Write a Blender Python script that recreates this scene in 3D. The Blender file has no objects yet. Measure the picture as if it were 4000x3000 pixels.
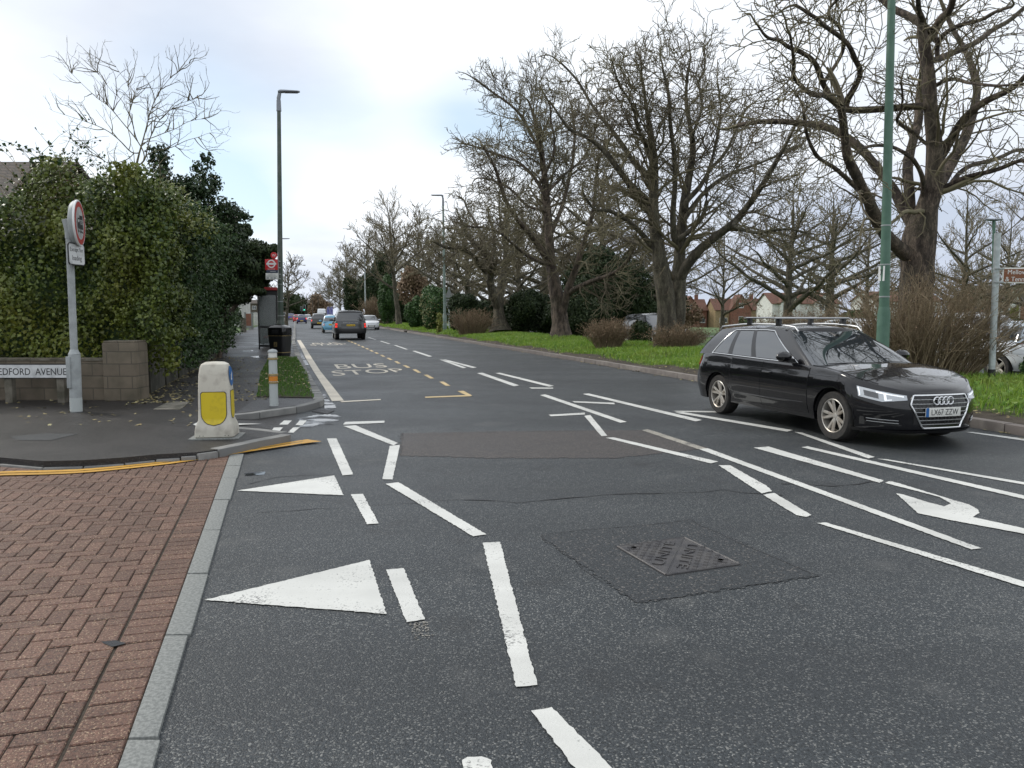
import bpy, bmesh, math, random
import numpy as np
from math import sin, cos, pi, sqrt, radians, atan, atan2
from mathutils import Vector, Matrix
from mathutils.geometry import tessellate_polygon
random.seed(11)
rng = np.random.default_rng(11)
sc = bpy.context.scene
COL = sc.collection

# ------------------------------------------------------------------ camera
F, CX, CY, CAMZ = 1661.0, 1106.0, 829.5, 1.65
HORIZON = 678.0
PIT = atan((CY - HORIZON) / F)
cd = bpy.data.cameras.new('camera')
cam = bpy.data.objects.new('camera', cd)
COL.objects.link(cam)
cam.location = (0, 0, CAMZ)
cam.rotation_euler = (pi / 2 - PIT, 0, 0)
cd.sensor_width = 36.0
cd.sensor_fit = 'HORIZONTAL'
cd.lens = F / 2212.0 * 36.0
cd.clip_start = 0.05
cd.clip_end = 4000
sc.camera = cam

# ------------------------------------------------------------------ world, sun, exposure
SUN_EL, SUN_AZ = radians(38), radians(-62)      # azimuth from +Y towards +X
w = bpy.data.worlds.new("World")
sc.world = w
w.use_nodes = True
nt = w.node_tree
nt.nodes.clear()
def N(t, kind, **kw):
    n = t.nodes.new(kind)
    for k, v in kw.items():
        setattr(n, k, v)
    return n
out = N(nt, 'ShaderNodeOutputWorld')
bg = N(nt, 'ShaderNodeBackground')
sky = N(nt, 'ShaderNodeTexSky', sky_type='NISHITA', sun_disc=False, sun_elevation=SUN_EL, sun_rotation=SUN_AZ)
tc = N(nt, 'ShaderNodeTexCoord')
sep = N(nt, 'ShaderNodeSeparateXYZ')
nt.links.new(tc.outputs['Generated'], sep.inputs[0])
def mth(t, op, a, b=None, clamp=False):
    n = N(t, 'ShaderNodeMath', operation=op, use_clamp=clamp)
    for i, x in enumerate((a, b)):
        if x is None:
            continue
        if isinstance(x, (int, float)):
            n.inputs[i].default_value = x
        else:
            t.links.new(x, n.inputs[i])
    return n.outputs[0]
def mixc(t, fac, a, b):
    n = N(t, 'ShaderNodeMix', data_type='RGBA')
    for idx, x in ((0, fac), (6, a), (7, b)):
        if isinstance(x, (int, float)):
            n.inputs[idx].default_value = x
        elif isinstance(x, (tuple, list)):
            n.inputs[idx].default_value = tuple(x) + ((1,) if len(x) == 3 else ())
        else:
            t.links.new(x, n.inputs[idx])
    return n.outputs[2]
def ramp(t, src, stops):
    n = N(t, 'ShaderNodeValToRGB')
    el = n.color_ramp.elements
    while len(el) < len(stops):
        el.new(0.5)
    for e, (p, c) in zip(el, stops):
        e.position = p
        e.color = (c, c, c, 1) if isinstance(c, (int, float)) else tuple(c) + (1,)
    t.links.new(src, n.inputs[0])
    return n.outputs[0]
den = mth(nt, 'ADD', mth(nt, 'MAXIMUM', sep.outputs[2], 0.0), 0.16)
comb = N(nt, 'ShaderNodeCombineXYZ')
nt.links.new(mth(nt, 'DIVIDE', sep.outputs[0], den), comb.inputs[0])
nt.links.new(mth(nt, 'DIVIDE', sep.outputs[1], den), comb.inputs[1])
def wnoise(scale, off, detail=6, rough=0.5):
    m = N(nt, 'ShaderNodeMapping')
    m.inputs['Location'].default_value = off
    nt.links.new(comb.outputs[0], m.inputs['Vector'])
    n = N(nt, 'ShaderNodeTexNoise')
    n.inputs['Scale'].default_value = scale
    n.inputs['Detail'].default_value = detail
    n.inputs['Roughness'].default_value = rough
    nt.links.new(m.outputs[0], n.inputs['Vector'])
    return n.outputs['Fac']
def blob(px, py, rad):          # soft patch of the cloud layer in a fixed direction of the sky
    u, v = (px - CX) / F, (CY - py) / F
    d = Vector((u, cos(PIT) + v * sin(PIT), -sin(PIT) + v * cos(PIT))).normalized()
    vd = N(nt, 'ShaderNodeVectorMath', operation='DISTANCE')
    nt.links.new(tc.outputs['Generated'], vd.inputs[0])
    vd.inputs[1].default_value = d
    k = mth(nt, 'DIVIDE', vd.outputs['Value'], rad)
    return mth(nt, 'EXPONENT', mth(nt, 'MULTIPLY', mth(nt, 'MULTIPLY', k, k), -1.0))
n1 = wnoise(1.1, (3.1, 1.7, 0.3), 5, 0.45)
n2 = wnoise(1.0, (9.4, 4.2, 1.3), 6, 0.5)
skyc = N(nt, 'ShaderNodeVectorMath', operation='SCALE')
nt.links.new(sky.outputs[0], skyc.inputs[0])
skyc.inputs['Scale'].default_value = 0.13
blue = mixc(nt, 0.42, skyc.outputs[0], (0.66, 0.88, 1.05))
# grey of the cloud undersides
g = mth(nt, 'MULTIPLY', mth(nt, 'SUBTRACT', n2, 0.44), 1.9)
for px, py, rad, amt in ((560, 130, .20, .50), (1500, 60, .25, .15), (120, 100, .2, .3), (1750, 560, .26, .62),
                         (690, 590, .10, .75), (1400, 560, .2, .5), (2150, 560, .2, .65), (900, 330, .1, .2)):
    g = mth(nt, 'ADD', g, mth(nt, 'MULTIPLY', blob(px, py, rad), amt))
for px, py, rad, amt in ((1000, 330, .13, .55), (520, 470, .11, .7), (900, 420, .16, .7), (1950, 250, .22, .5), (60, 260, .16, .7), (1350, 200, .2, .4)):
    g = mth(nt, 'SUBTRACT', g, mth(nt, 'MULTIPLY', blob(px, py, rad), amt))
g = mth(nt, 'MINIMUM', mth(nt, 'MAXIMUM', g, 0.0), 1.0)
cloud = mixc(nt, g, (0.98, 1.025, 1.08), (0.56, 0.62, 0.745))
# gaps of blue
b = mth(nt, 'MULTIPLY', mth(nt, 'SUBTRACT', n1, 0.57), 1.0)
for px, py, rad, amt in ((985, 262, .05, .6), (440, 232, .10, .75), (525, 450, .05, .95), (40, 235, .06, .4), (760, 250, .08, .35), (1130, 300, .06, .6)):
    b = mth(nt, 'ADD', b, mth(nt, 'MULTIPLY', blob(px, py, rad), mth(nt, 'MULTIPLY', mth(nt, 'ADD', n1, 0.45), amt)))
b = mth(nt, 'MINIMUM', mth(nt, 'MAXIMUM', b, 0.0), 0.9)
nt.links.new(mixc(nt, b, cloud, blue), bg.inputs[0])
bg.inputs[1].default_value = 1.0
nt.links.new(bg.outputs[0], out.inputs[0])

sd = bpy.data.lights.new('sun', 'SUN')
sun = bpy.data.objects.new('sun', sd)
COL.objects.link(sun)
sd.energy = 1.7
sd.angle = radians(14)
sd.color = (1.0, 0.95, 0.87)
dv = Vector((sin(SUN_AZ) * cos(SUN_EL), cos(SUN_AZ) * cos(SUN_EL), sin(SUN_EL)))
sun.rotation_euler = (-dv).to_track_quat('-Z', 'Y').to_euler()
sun.location = dv * 60
sc.view_settings.view_transform = 'Standard'
sc.view_settings.look = 'None'
sc.view_settings.exposure = 0.16
sc.view_settings.gamma = 1.0
sc.cycles.max_bounces = 6
sc.cycles.transparent_max_bounces = 8
sc.cycles.caustics_reflective = False
sc.cycles.caustics_refractive = False

# ------------------------------------------------------------------ places: photo pixel (2212 px wide) to world, road frame
def ray(x, y):
    u, v = (x - CX) / F, (CY - y) / F
    return np.array([u, cos(PIT) + v * sin(PIT), -sin(PIT) + v * cos(PIT)])
def gp(x, y, z=0.0):
    r = ray(x, y)
    k = (z - CAMZ) / r[2]
    return np.array([r[0] * k, r[1] * k, z])
def dp(x, y, d):
    r = ray(x, y)
    return r * (d / r[1]) + np.array([0, 0, CAMZ])
RS = np.array([-466.0, 1661.0]); RS = RS / np.linalg.norm(RS)      # along the road
RT = np.array([RS[1], -RS[0]])                                     # to its right
RANG = atan2(RS[1], RS[0])
def rd(s, t, z=0.0):
    p = RS * s + RT * t
    return np.array([p[0], p[1], z])
def st(p):
    return float(np.dot(p[:2], RS)), float(np.dot(p[:2], RT))

# ------------------------------------------------------------------ materials
MATS = {}
def mat(name, col, rough=0.6, var=None, vscale=4.0, vlo=.4, vhi=.6, bump=0.0, bscale=60.0, metal=0.0, island=None,
        emit=0.0, ior=1.5, coat=0.0, translucent=0.0, detail=4, alpha=1.0):
    m = bpy.data.materials.new(name)
    m.use_nodes = True
    t = m.node_tree
    p = t.nodes['Principled BSDF']
    c = None
    tcn = N(t, 'ShaderNodeTexCoord')
    if var is not None:
        n = N(t, 'ShaderNodeTexNoise')
        n.inputs['Scale'].default_value = vscale
        n.inputs['Detail'].default_value = detail
        t.links.new(tcn.outputs['Object'], n.inputs['Vector'])
        c = mixc(t, ramp(t, n.outputs['Fac'], [(vlo, 0.0), (vhi, 1.0)]), col, var)
    if island is not None:
        ge = N(t, 'ShaderNodeNewGeometry')
        c = mixc(t, ge.outputs['Random Per Island'], c if c is not None else col, island)
    if c is None:
        p.inputs['Base Color'].default_value = tuple(col) + (1,)
    else:
        t.links.new(c, p.inputs['Base Color'])
    p.inputs['Roughness'].default_value = rough
    p.inputs['Metallic'].default_value = metal
    p.inputs['IOR'].default_value = ior
    p.inputs['Coat Weight'].default_value = coat
    p.inputs['Coat Roughness'].default_value = 0.03
    if emit:
        p.inputs['Emission Color'].default_value = tuple(col) + (1,)
        p.inputs['Emission Strength'].default_value = emit
    if bump:
        bn = N(t, 'ShaderNodeTexNoise')
        bn.inputs['Scale'].default_value = bscale
        bn.inputs['Detail'].default_value = 4
        t.links.new(tcn.outputs['Object'], bn.inputs['Vector'])
        bu = N(t, 'ShaderNodeBump')
        bu.inputs['Strength'].default_value = bump
        bu.inputs['Distance'].default_value = 0.02
        t.links.new(bn.outputs['Fac'], bu.inputs['Height'])
        t.links.new(bu.outputs[0], p.inputs['Normal'])
    if translucent:
        tr = N(t, 'ShaderNodeBsdfTranslucent')
        if c is None:
            tr.inputs[0].default_value = tuple(col) + (1,)
        else:
            t.links.new(c, tr.inputs[0])
        mx = N(t, 'ShaderNodeMixShader')
        mx.inputs[0].default_value = translucent
        t.links.new(p.outputs[0], mx.inputs[1])
        t.links.new(tr.outputs[0], mx.inputs[2])
        t.links.new(mx.outputs[0], t.nodes['Material Output'].inputs[0])
    MATS[name] = m
    return m

def asphalt(name, c0, c1, stone, wet=0.0, scale=110.0, stonef=0.86, tracks=False):
    m = bpy.data.materials.new(name)
    m.use_nodes = True
    t = m.node_tree
    p = t.nodes['Principled BSDF']
    tcn = N(t, 'ShaderNodeTexCoord')
    vo = N(t, 'ShaderNodeTexVoronoi')
    vo.inputs['Scale'].default_value = scale
    t.links.new(tcn.outputs['Object'], vo.inputs['Vector'])
    sp = N(t, 'ShaderNodeSeparateColor')
    t.links.new(vo.outputs['Color'], sp.inputs[0])
    big = N(t, 'ShaderNodeTexNoise')
    big.inputs['Scale'].default_value = 0.45
    big.inputs['Detail'].default_value = 6
    big.inputs['Roughness'].default_value = 0.6
    t.links.new(tcn.outputs['Object'], big.inputs['Vector'])
    fine = N(t, 'ShaderNodeTexNoise')
    fine.inputs['Scale'].default_value = 75
    fine.inputs['Detail'].default_value = 5
    t.links.new(tcn.outputs['Object'], fine.inputs['Vector'])
    base = mixc(t, ramp(t, big.outputs['Fac'], [(.36, 0.0), (.66, 1.0)]), c0, c1)
    base = mixc(t, mth(t, 'MULTIPLY', mth(t, 'SUBTRACT', 0.62, fine.outputs['Fac'], True), 3.2, True), base, tuple(x * .30 for x in c0))
    st_ = ramp(t, sp.outputs[0], [(stonef, 0.0), (1.0, 1.0)])
    base = mixc(t, mth(t, 'MULTIPLY', st_, 0.7), base, stone)
    if tracks:                                                      # lanes polished by tyres, oil stains, seams
        mp = N(t, 'ShaderNodeMapping')
        mp.inputs['Rotation'].default_value = (0, 0, -RANG)
        mp.inputs['Scale'].default_value = (.05, .85, 1)
        t.links.new(tcn.outputs['Object'], mp.inputs['Vector'])
        tn = N(t, 'ShaderNodeTexNoise')
        tn.inputs['Scale'].default_value = 1.0
        tn.inputs['Detail'].default_value = 5
        t.links.new(mp.outputs[0], tn.inputs['Vector'])
        base = mixc(t, mth(t, 'MULTIPLY', ramp(t, tn.outputs['Fac'], [(.42, 0.0), (.6, 1.0)]), .38), base, (.022, .024, .026))
        ol = N(t, 'ShaderNodeTexNoise')
        ol.inputs['Scale'].default_value = 1.7
        ol.inputs['Detail'].default_value = 8
        t.links.new(tcn.outputs['Object'], ol.inputs['Vector'])
        base = mixc(t, mth(t, 'MULTIPLY', ramp(t, ol.outputs['Fac'], [(.60, 0.0), (.72, 1.0)]), .55), base, (.018, .018, .019))
        base = mixc(t, mth(t, 'MULTIPLY', ramp(t, ol.outputs['Fac'], [(.28, 1.0), (.40, 0.0)]), .30), base, (.12, .12, .115))
    t.links.new(base, p.inputs['Base Color'])
    p.inputs['IOR'].default_value = 1.40
    # streaks worn by tyres and damp patches change the gloss
    r = ramp(t, big.outputs['Fac'], [(.38, .52 - wet), (.62, .66 - wet)])
    t.links.new(r, p.inputs['Roughness'])
    h = mth(t, 'ADD', mth(t, 'MULTIPLY', vo.outputs['Distance'], -0.6), mth(t, 'MULTIPLY', fine.outputs['Fac'], 0.7))
    bu = N(t, 'ShaderNodeBump')
    bu.inputs['Strength'].default_value = 0.75
    bu.inputs['Distance'].default_value = 0.008
    t.links.new(h, bu.inputs['Height'])
    t.links.new(bu.outputs[0], p.inputs['Normal'])
    return m

def paint(name, col, under, wear=0.5, bare=0.42):
    m = bpy.data.materials.new(name)
    m.use_nodes = True
    t = m.node_tree
    p = t.nodes['Principled BSDF']
    tcn = N(t, 'ShaderNodeTexCoord')
    a = N(t, 'ShaderNodeTexNoise')
    a.inputs['Scale'].default_value = 70
    a.inputs['Detail'].default_value = 3
    t.links.new(tcn.outputs['Object'], a.inputs['Vector'])
    bb = N(t, 'ShaderNodeTexNoise')
    bb.inputs['Scale'].default_value = 2.2
    bb.inputs['Detail'].default_value = 5
    t.links.new(tcn.outputs['Object'], bb.inputs['Vector'])
    k = mth(t, 'ADD', mth(t, 'MULTIPLY', a.outputs['Fac'], .5), mth(t, 'MULTIPLY', bb.outputs['Fac'], .5))
    k = ramp(t, k, [(bare - .09, 1.0), (bare, 0.0)])
    dirt = mixc(t, ramp(t, bb.outputs['Fac'], [(.3, 0.0), (.75, 1.0)]), col, tuple(x * .8 for x in col))
    mp = N(t, 'ShaderNodeMapping')                                  # greyed where tyres run
    mp.inputs['Rotation'].default_value = (0, 0, -RANG)
    mp.inputs['Scale'].default_value = (.12, 1.5, 1)
    t.links.new(tcn.outputs['Object'], mp.inputs['Vector'])
    tn = N(t, 'ShaderNodeTexNoise')
    tn.inputs['Scale'].default_value = 1.0
    tn.inputs['Detail'].default_value = 6
    t.links.new(mp.outputs[0], tn.inputs['Vector'])
    dirt = mixc(t, mth(t, 'MULTIPLY', ramp(t, tn.outputs['Fac'], [(.44, 0.0), (.66, 1.0)]), .45), dirt, tuple(x * .5 for x in col))
    t.links.new(mixc(t, mth(t, 'MULTIPLY', k, wear), dirt, under), p.inputs['Base Color'])
    p.inputs['Roughness'].default_value = 0.55
    bu = N(t, 'ShaderNodeBump')
    bu.inputs['Strength'].default_value = 0.35
    bu.inputs['Distance'].default_value = 0.005
    t.links.new(a.outputs['Fac'], bu.inputs['Height'])
    t.links.new(bu.outputs[0], p.inputs['Normal'])
    return m

def bark(name, c0, c1, scale=6.0):
    m = bpy.data.materials.new(name)
    m.use_nodes = True
    t = m.node_tree
    p = t.nodes['Principled BSDF']
    tcn = N(t, 'ShaderNodeTexCoord')
    mp = N(t, 'ShaderNodeMapping')
    mp.inputs['Scale'].default_value = (1, 1, 0.35)
    t.links.new(tcn.outputs['Object'], mp.inputs['Vector'])
    n = N(t, 'ShaderNodeTexNoise')
    n.inputs['Scale'].default_value = scale
    n.inputs['Detail'].default_value = 7
    n.inputs['Roughness'].default_value = .65
    t.links.new(mp.outputs[0], n.inputs['Vector'])
    n2_ = N(t, 'ShaderNodeTexNoise')
    n2_.inputs['Scale'].default_value = 1.1
    t.links.new(tcn.outputs['Object'], n2_.inputs['Vector'])
    c = mixc(t, ramp(t, n.outputs['Fac'], [(.42, 0.0), (.60, 1.0)]), c0, c1)
    c = mixc(t, mth(t, 'MULTIPLY', ramp(t, n2_.outputs['Fac'], [(.45, 0.0), (.7, 1.0)]), .35), c, (.10, .10, .055))
    vo = N(t, 'ShaderNodeTexVoronoi')
    vo.feature = 'DISTANCE_TO_EDGE'
    vo.inputs['Scale'].default_value = scale * 1.2
    dm = N(t, 'ShaderNodeVectorMath', operation='ADD')
    t.links.new(mp.outputs[0], dm.inputs[0])
    t.links.new(n.outputs['Color'], dm.inputs[1])
    t.links.new(dm.outputs[0], vo.inputs['Vector'])
    c = mixc(t, mth(t, 'MULTIPLY', ramp(t, vo.outputs['Distance'], [(.0, 1.0), (.09, 0.0)]), .7), c, tuple(x * .45 for x in c0))
    t.links.new(c, p.inputs['Base Color'])
    p.inputs['Roughness'].default_value = .85
    bu = N(t, 'ShaderNodeBump')
    bu.inputs['Strength'].default_value = 1.0
    bu.inputs['Distance'].default_value = .09
    t.links.new(mth(t, 'ADD', n.outputs['Fac'], mth(t, 'MINIMUM', vo.outputs['Distance'], .12)), bu.inputs['Height'])
    t.links.new(bu.outputs[0], p.inputs['Normal'])
    return m

def blocks(name, c0, c1, mortar, bw, bh, msize=.01, rough=.85, axis='xz'):
    m = bpy.data.materials.new(name)
    m.use_nodes = True
    t = m.node_tree
    p = t.nodes['Principled BSDF']
    tcn = N(t, 'ShaderNodeTexCoord')
    s_ = N(t, 'ShaderNodeSeparateXYZ')
    t.links.new(tcn.outputs['Object'], s_.inputs[0])
    cb = N(t, 'ShaderNodeCombineXYZ')
    t.links.new(mth(t, 'ADD', s_.outputs[0], s_.outputs[1]), cb.inputs[0])
    t.links.new(s_.outputs[2], cb.inputs[1])
    br = N(t, 'ShaderNodeTexBrick')
    br.inputs['Scale'].default_value = 1.0
    br.inputs['Brick Width'].default_value = bw
    br.inputs['Row Height'].default_value = bh
    br.inputs['Mortar Size'].default_value = msize
    br.inputs['Color1'].default_value = tuple(c0) + (1,)
    br.inputs['Color2'].default_value = tuple(c1) + (1,)
    br.inputs['Mortar'].default_value = tuple(mortar) + (1,)
    t.links.new(cb.outputs[0], br.inputs['Vector'])
    n = N(t, 'ShaderNodeTexNoise')
    n.inputs['Scale'].default_value = 3.0
    n.inputs['Detail'].default_value = 8
    t.links.new(tcn.outputs['Object'], n.inputs['Vector'])
    n2_ = N(t, 'ShaderNodeTexNoise')
    n2_.inputs['Scale'].default_value = 90
    t.links.new(tcn.outputs['Object'], n2_.inputs['Vector'])
    c = mixc(t, mth(t, 'MULTIPLY', ramp(t, n.outputs['Fac'], [(.42, 0.0), (.7, 1.0)]), .6), br.outputs['Color'], (.05, .05, .032))
    c = mixc(t, mth(t, 'MULTIPLY', n2_.outputs['Fac'], .5), c, tuple(x * .5 for x in c0))
    t.links.new(c, p.inputs['Base Color'])
    p.inputs['Roughness'].default_value = rough
    bu = N(t, 'ShaderNodeBump')
    bu.inputs['Strength'].default_value = .6
    bu.inputs['Distance'].default_value = .01
    t.links.new(mth(t, 'SUBTRACT', n2_.outputs['Fac'], mth(t, 'MULTIPLY', br.outputs['Fac'], 1.5)), bu.inputs['Height'])
    t.links.new(bu.outputs[0], p.inputs['Normal'])
    return m

M_road = asphalt('road_asphalt', (.039, .046, .051), (.060, .068, .074), (.31, .31, .29), wet=.10, scale=140, stonef=.83, tracks=True)
M_patch = asphalt('patch_asphalt', (.036, .041, .045), (.054, .060, .064), (.22, .2, .18), scale=100, stonef=.9)
M_redasph = asphalt('brown_asphalt', (.066, .060, .058), (.090, .082, .078), (.24, .2, .17))
M_foot = asphalt('footway_asphalt', (.020, .019, .019), (.042, .038, .036), (.15, .135, .115), wet=.14, scale=130, stonef=.93)
M_white = paint('white_road_paint', (.68, .68, .64), (.07, .07, .07), .9, .435)
M_wornwhite = paint('worn_road_paint', (.42, .39, .33), (.06, .06, .06), .95, .52)
M_cream = paint('bay_paint', (.68, .61, .49), (.08, .08, .08), .9, .42)
M_yellow = paint('yellow_road_paint', (.62, .33, .035), (.09, .06, .04), .9, .42)
M_orange = paint('bay_dash_paint', (.62, .46, .22), (.08, .08, .08), .9, .42)
M_crack = mat('crack_tar', (.014, .014, .015), .5)
M_kerb = mat('kerb_concrete', (.20, .20, .19), .8, var=(.30, .295, .275), vscale=5, bump=.4, bscale=90, island=(.16, .16, .155))
M_kerbr = mat('kerb_red_granite', (.17, .15, .135), .8, var=(.25, .225, .20), vscale=4, bump=.4, bscale=80, island=(.15, .13, .12))
M_edge = mat('edging_concrete', (.155, .163, .155), .75, var=(.235, .243, .23), vscale=60, bump=.3, bscale=150, detail=2)
M_grass_far = mat('lawn', (.050, .095, .020), .9, var=(.08, .135, .034), vscale=.35, bump=.5, bscale=14)
M_soil = mat('soil', (.035, .026, .018), .95, var=(.06, .048, .034), vscale=3, bump=.8, bscale=25)
M_bank = mat('grassy_soil', (.040, .045, .016), .95, var=(.075, .12, .025), vscale=2.5, bump=.8, bscale=25)
M_grass = mat('grass_blades', (.11, .25, .022), .55, var=(.20, .20, .055), vscale=.9, vlo=.5, vhi=.72, island=(.30, .42, .065), translucent=.4)
M_weed = mat('weed_leaves', (.12, .25, .03), .5, island=(.26, .38, .07), translucent=.4)
M_lawnb = mat('short_grass_blades', (.045, .145, .014), .6, island=(.12, .21, .03), translucent=.3)
M_deadleaf = mat('fallen_leaf', (.20, .15, .06), .8, island=(.34, .31, .16))
M_water = mat('puddle_water', (.030, .031, .033), .04, ior=1.33)
_t = M_water.node_tree
_n = N(_t, 'ShaderNodeTexNoise'); _n.inputs['Scale'].default_value = 3.5; _n.inputs['Detail'].default_value = 6
_t.links.new([x for x in _t.nodes if x.type == 'TEX_COORD'][0].outputs['Object'], _n.inputs['Vector'])
_t.links.new(ramp(_t, _n.outputs['Fac'], [(.40, .03), (.60, .55)]), _t.nodes['Principled BSDF'].inputs['Roughness'])
M_ivy = mat('ivy_leaves', (.024, .052, .012), .4, var=(.19, .19, .028), vscale=.7, vlo=.45, vhi=.68, island=(.13, .165, .026), translucent=.12, ior=1.45)
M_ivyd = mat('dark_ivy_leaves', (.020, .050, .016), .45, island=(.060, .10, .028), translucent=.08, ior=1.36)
M_holly = mat('holly_leaves', (.014, .032, .012), .4, island=(.040, .066, .025), ior=1.36)
M_ever = mat('evergreen_leaves', (.012, .026, .010), .6, island=(.044, .064, .022), ior=1.3)
M_laurel = mat('laurel_leaves', (.024, .060, .016), .5, ior=1.36, island=(.06, .12, .03), translucent=.1)
M_cream_fl = mat('pale_blossom', (.30, .27, .13), .7, island=(.14, .17, .06))
M_beech = mat('dry_beech_leaves', (.15, .098, .058), .8, island=(.27, .19, .12))
M_gold = mat('golden_leaves', (.20, .20, .03), .6, island=(.10, .13, .02))
M_bark = bark('chestnut_bark', (.052, .038, .029), (.19, .145, .110))
M_barkg = bark('mossy_bark', (.062, .053, .038), (.17, .15, .105))
M_twig = mat('twig_bark', (.105, .085, .055), .85, var=(.175, .155, .092), vscale=.6)
M_twigl = mat('pale_twig_bark', (.145, .118, .075), .85, var=(.22, .19, .125), vscale=1.0)
M_bush = mat('brown_twigs', (.135, .10, .060), .85, island=(.33, .26, .165))
M_green = mat('green_lamp_paint', (.060, .135, .092), .5, var=(.08, .16, .115), vscale=6)
M_palegreen = mat('pale_green_lamp_paint', (.15, .205, .175), .5, var=(.20, .25, .22), vscale=3)
M_dkgreen = mat('dark_green_lamp_paint', (.050, .075, .055), .5, var=(.085, .10, .085), vscale=4)
M_galv = mat('galvanised_steel', (.36, .40, .40), .42, var=(.46, .50, .50), vscale=12, metal=.35)
M_lamphead = mat('lamp_head_grey', (.20, .215, .24), .4, metal=.3)
M_lampglass = mat('lamp_lens', (.10, .085, .11), .2)
M_signgrey = mat('sign_grey', (.36, .385, .385), .55, var=(.29, .31, .31), vscale=9)
M_signback = mat('sign_back', (.21, .225, .22), .55)
M_black = mat('black_plastic', (.012, .012, .013), .42)
M_blackg = mat('black_gloss', (.008, .008, .009), .12)
M_rubber = mat('rubber', (.016, .0155, .015), .75, var=(.03, .027, .024), vscale=20)
M_gold_band = mat('gold_band', (.34, .26, .12), .4, metal=.4)
M_wht = mat('white_enamel', (.72, .73, .72), .4)
M_bolw = mat('bollard_white', (.54, .515, .44), .5, var=(.36, .33, .28), vscale=7, vlo=.5, vhi=.72, detail=8)
M_boly = mat('bollard_yellow', (.62, .48, .012), .4, var=(.42, .31, .012), vscale=9, vlo=.5, vhi=.75, detail=8)
M_blue = mat('sign_blue', (.015, .12, .36), .4)
M_red = mat('sign_red', (.55, .03, .035), .4)
M_redd = mat('sign_ring_red', (.40, .045, .04), .45)
M_brown = mat('sign_brown', (.19, .062, .018), .45)
M_pole_w = mat('old_white_paint', (.43, .46, .45), .5, var=(.06, .06, .06), vscale=9, vlo=.66, vhi=.69)
M_orangeb = mat('orange_band', (.62, .22, .02), .5)
M_nameplate = mat('nameplate_white', (.62, .63, .63), .45, var=(.34, .35, .35), vscale=5, vlo=.5, vhi=.75, detail=8)
M_letters = mat('black_letters', (.02, .02, .022), .5)
M_conc = mat('old_concrete', (.17, .155, .125), .9, var=(.075, .07, .05), vscale=4, bump=.5, bscale=50, detail=8)
M_concd = mat('shaded_concrete', (.060, .056, .044), .9, var=(.03, .03, .02), vscale=3, bump=.5, bscale=50, detail=8)  # fence concrete, colour darkened for the shade below trees and ivy
M_block = blocks('wall_blocks', (.20, .165, .12), (.155, .125, .092), (.10, .085, .065), .44, .22)
M_brickh = blocks('house_brick', (.30, .10, .06), (.24, .085, .055), (.2, .16, .13), .225, .075)
M_yelbrick = blocks('yellow_brick', (.42, .30, .15), (.36, .25, .12), (.3, .26, .2), .225, .075)
M_rooft = blocks('roof_tiles', (.20, .085, .055), (.15, .07, .05), (.06, .035, .03), .28, .2)
M_roofg = blocks('grey_roof_tiles', (.10, .075, .06), (.075, .06, .05), (.02, .018, .016), .25, .14, .02)
M_render = mat('white_render', (.66, .66, .62), .8, var=(.55, .55, .52), vscale=2)
M_dark = mat('dark_interior', (.006, .006, .007), .9)
M_glass = mat('car_glass', (.020, .026, .031), .02, ior=2.3)
M_glassd = mat('dark_car_glass', (.02, .023, .026), .03, ior=2.0)
M_winglass = mat('window_glass', (.03, .035, .04), .05, ior=1.7)
M_chrome = mat('chrome', (.72, .73, .74), .16, metal=.95)
M_silver = mat('silver_trim', (.50, .51, .52), .35, metal=.8)
M_alloy = mat('alloy', (.52, .50, .46), .38, metal=.55, var=(.40, .36, .31), vscale=6)
M_headl = mat('headlamp_glass', (.52, .55, .58), .08, ior=1.7)
M_drl = mat('running_lamp', (.95, .97, 1.0), .3, emit=.35)
M_tail = mat('tail_lamp', (.42, .012, .014), .15, ior=1.6)
M_taillit = mat('lit_tail_lamp', (1.0, .055, .035), .2, emit=.9)
M_plate_w = mat('plate_white', (.70, .70, .66), .45)
M_plate_y = mat('plate_yellow', (.72, .47, .02), .45)
M_greenlit = mat('green_signal', (.06, .95, .62), .3, emit=1.2)
M_brass = mat('iron_cover', (.052, .050, .053), .45, var=(.085, .080, .078), vscale=8, bump=.2, bscale=200, metal=.3)
def carpaint(name, col, metal=.2, rough=.28):
    m_ = mat(name, col, rough, coat=1.0, metal=metal)
    m_.node_tree.nodes['Principled BSDF'].inputs['Specular IOR Level'].default_value = .12
    return m_
M_cblack = carpaint('black_car_paint', (.004, .004, .0055), 0, .25)
M_cgrey = carpaint('grey_car_paint', (.075, .078, .082), .3)
M_cblue = carpaint('pale_blue_car_paint', (.17, .42, .58), 0)
M_cgreen = carpaint('dark_olive_car_paint', (.035, .038, .034), .2)
M_cnavy = carpaint('navy_car_paint', (.035, .038, .12), .2)
M_cred = carpaint('red_car_paint', (.45, .02, .02), 0)
M_cpurple = carpaint('violet_blue_car_paint', (.055, .05, .22), .1)
M_cwhite = carpaint('white_car_paint', (.72, .74, .76), 0)
M_csilver = carpaint('silver_car_paint', (.42, .48, .54), .5)

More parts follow.
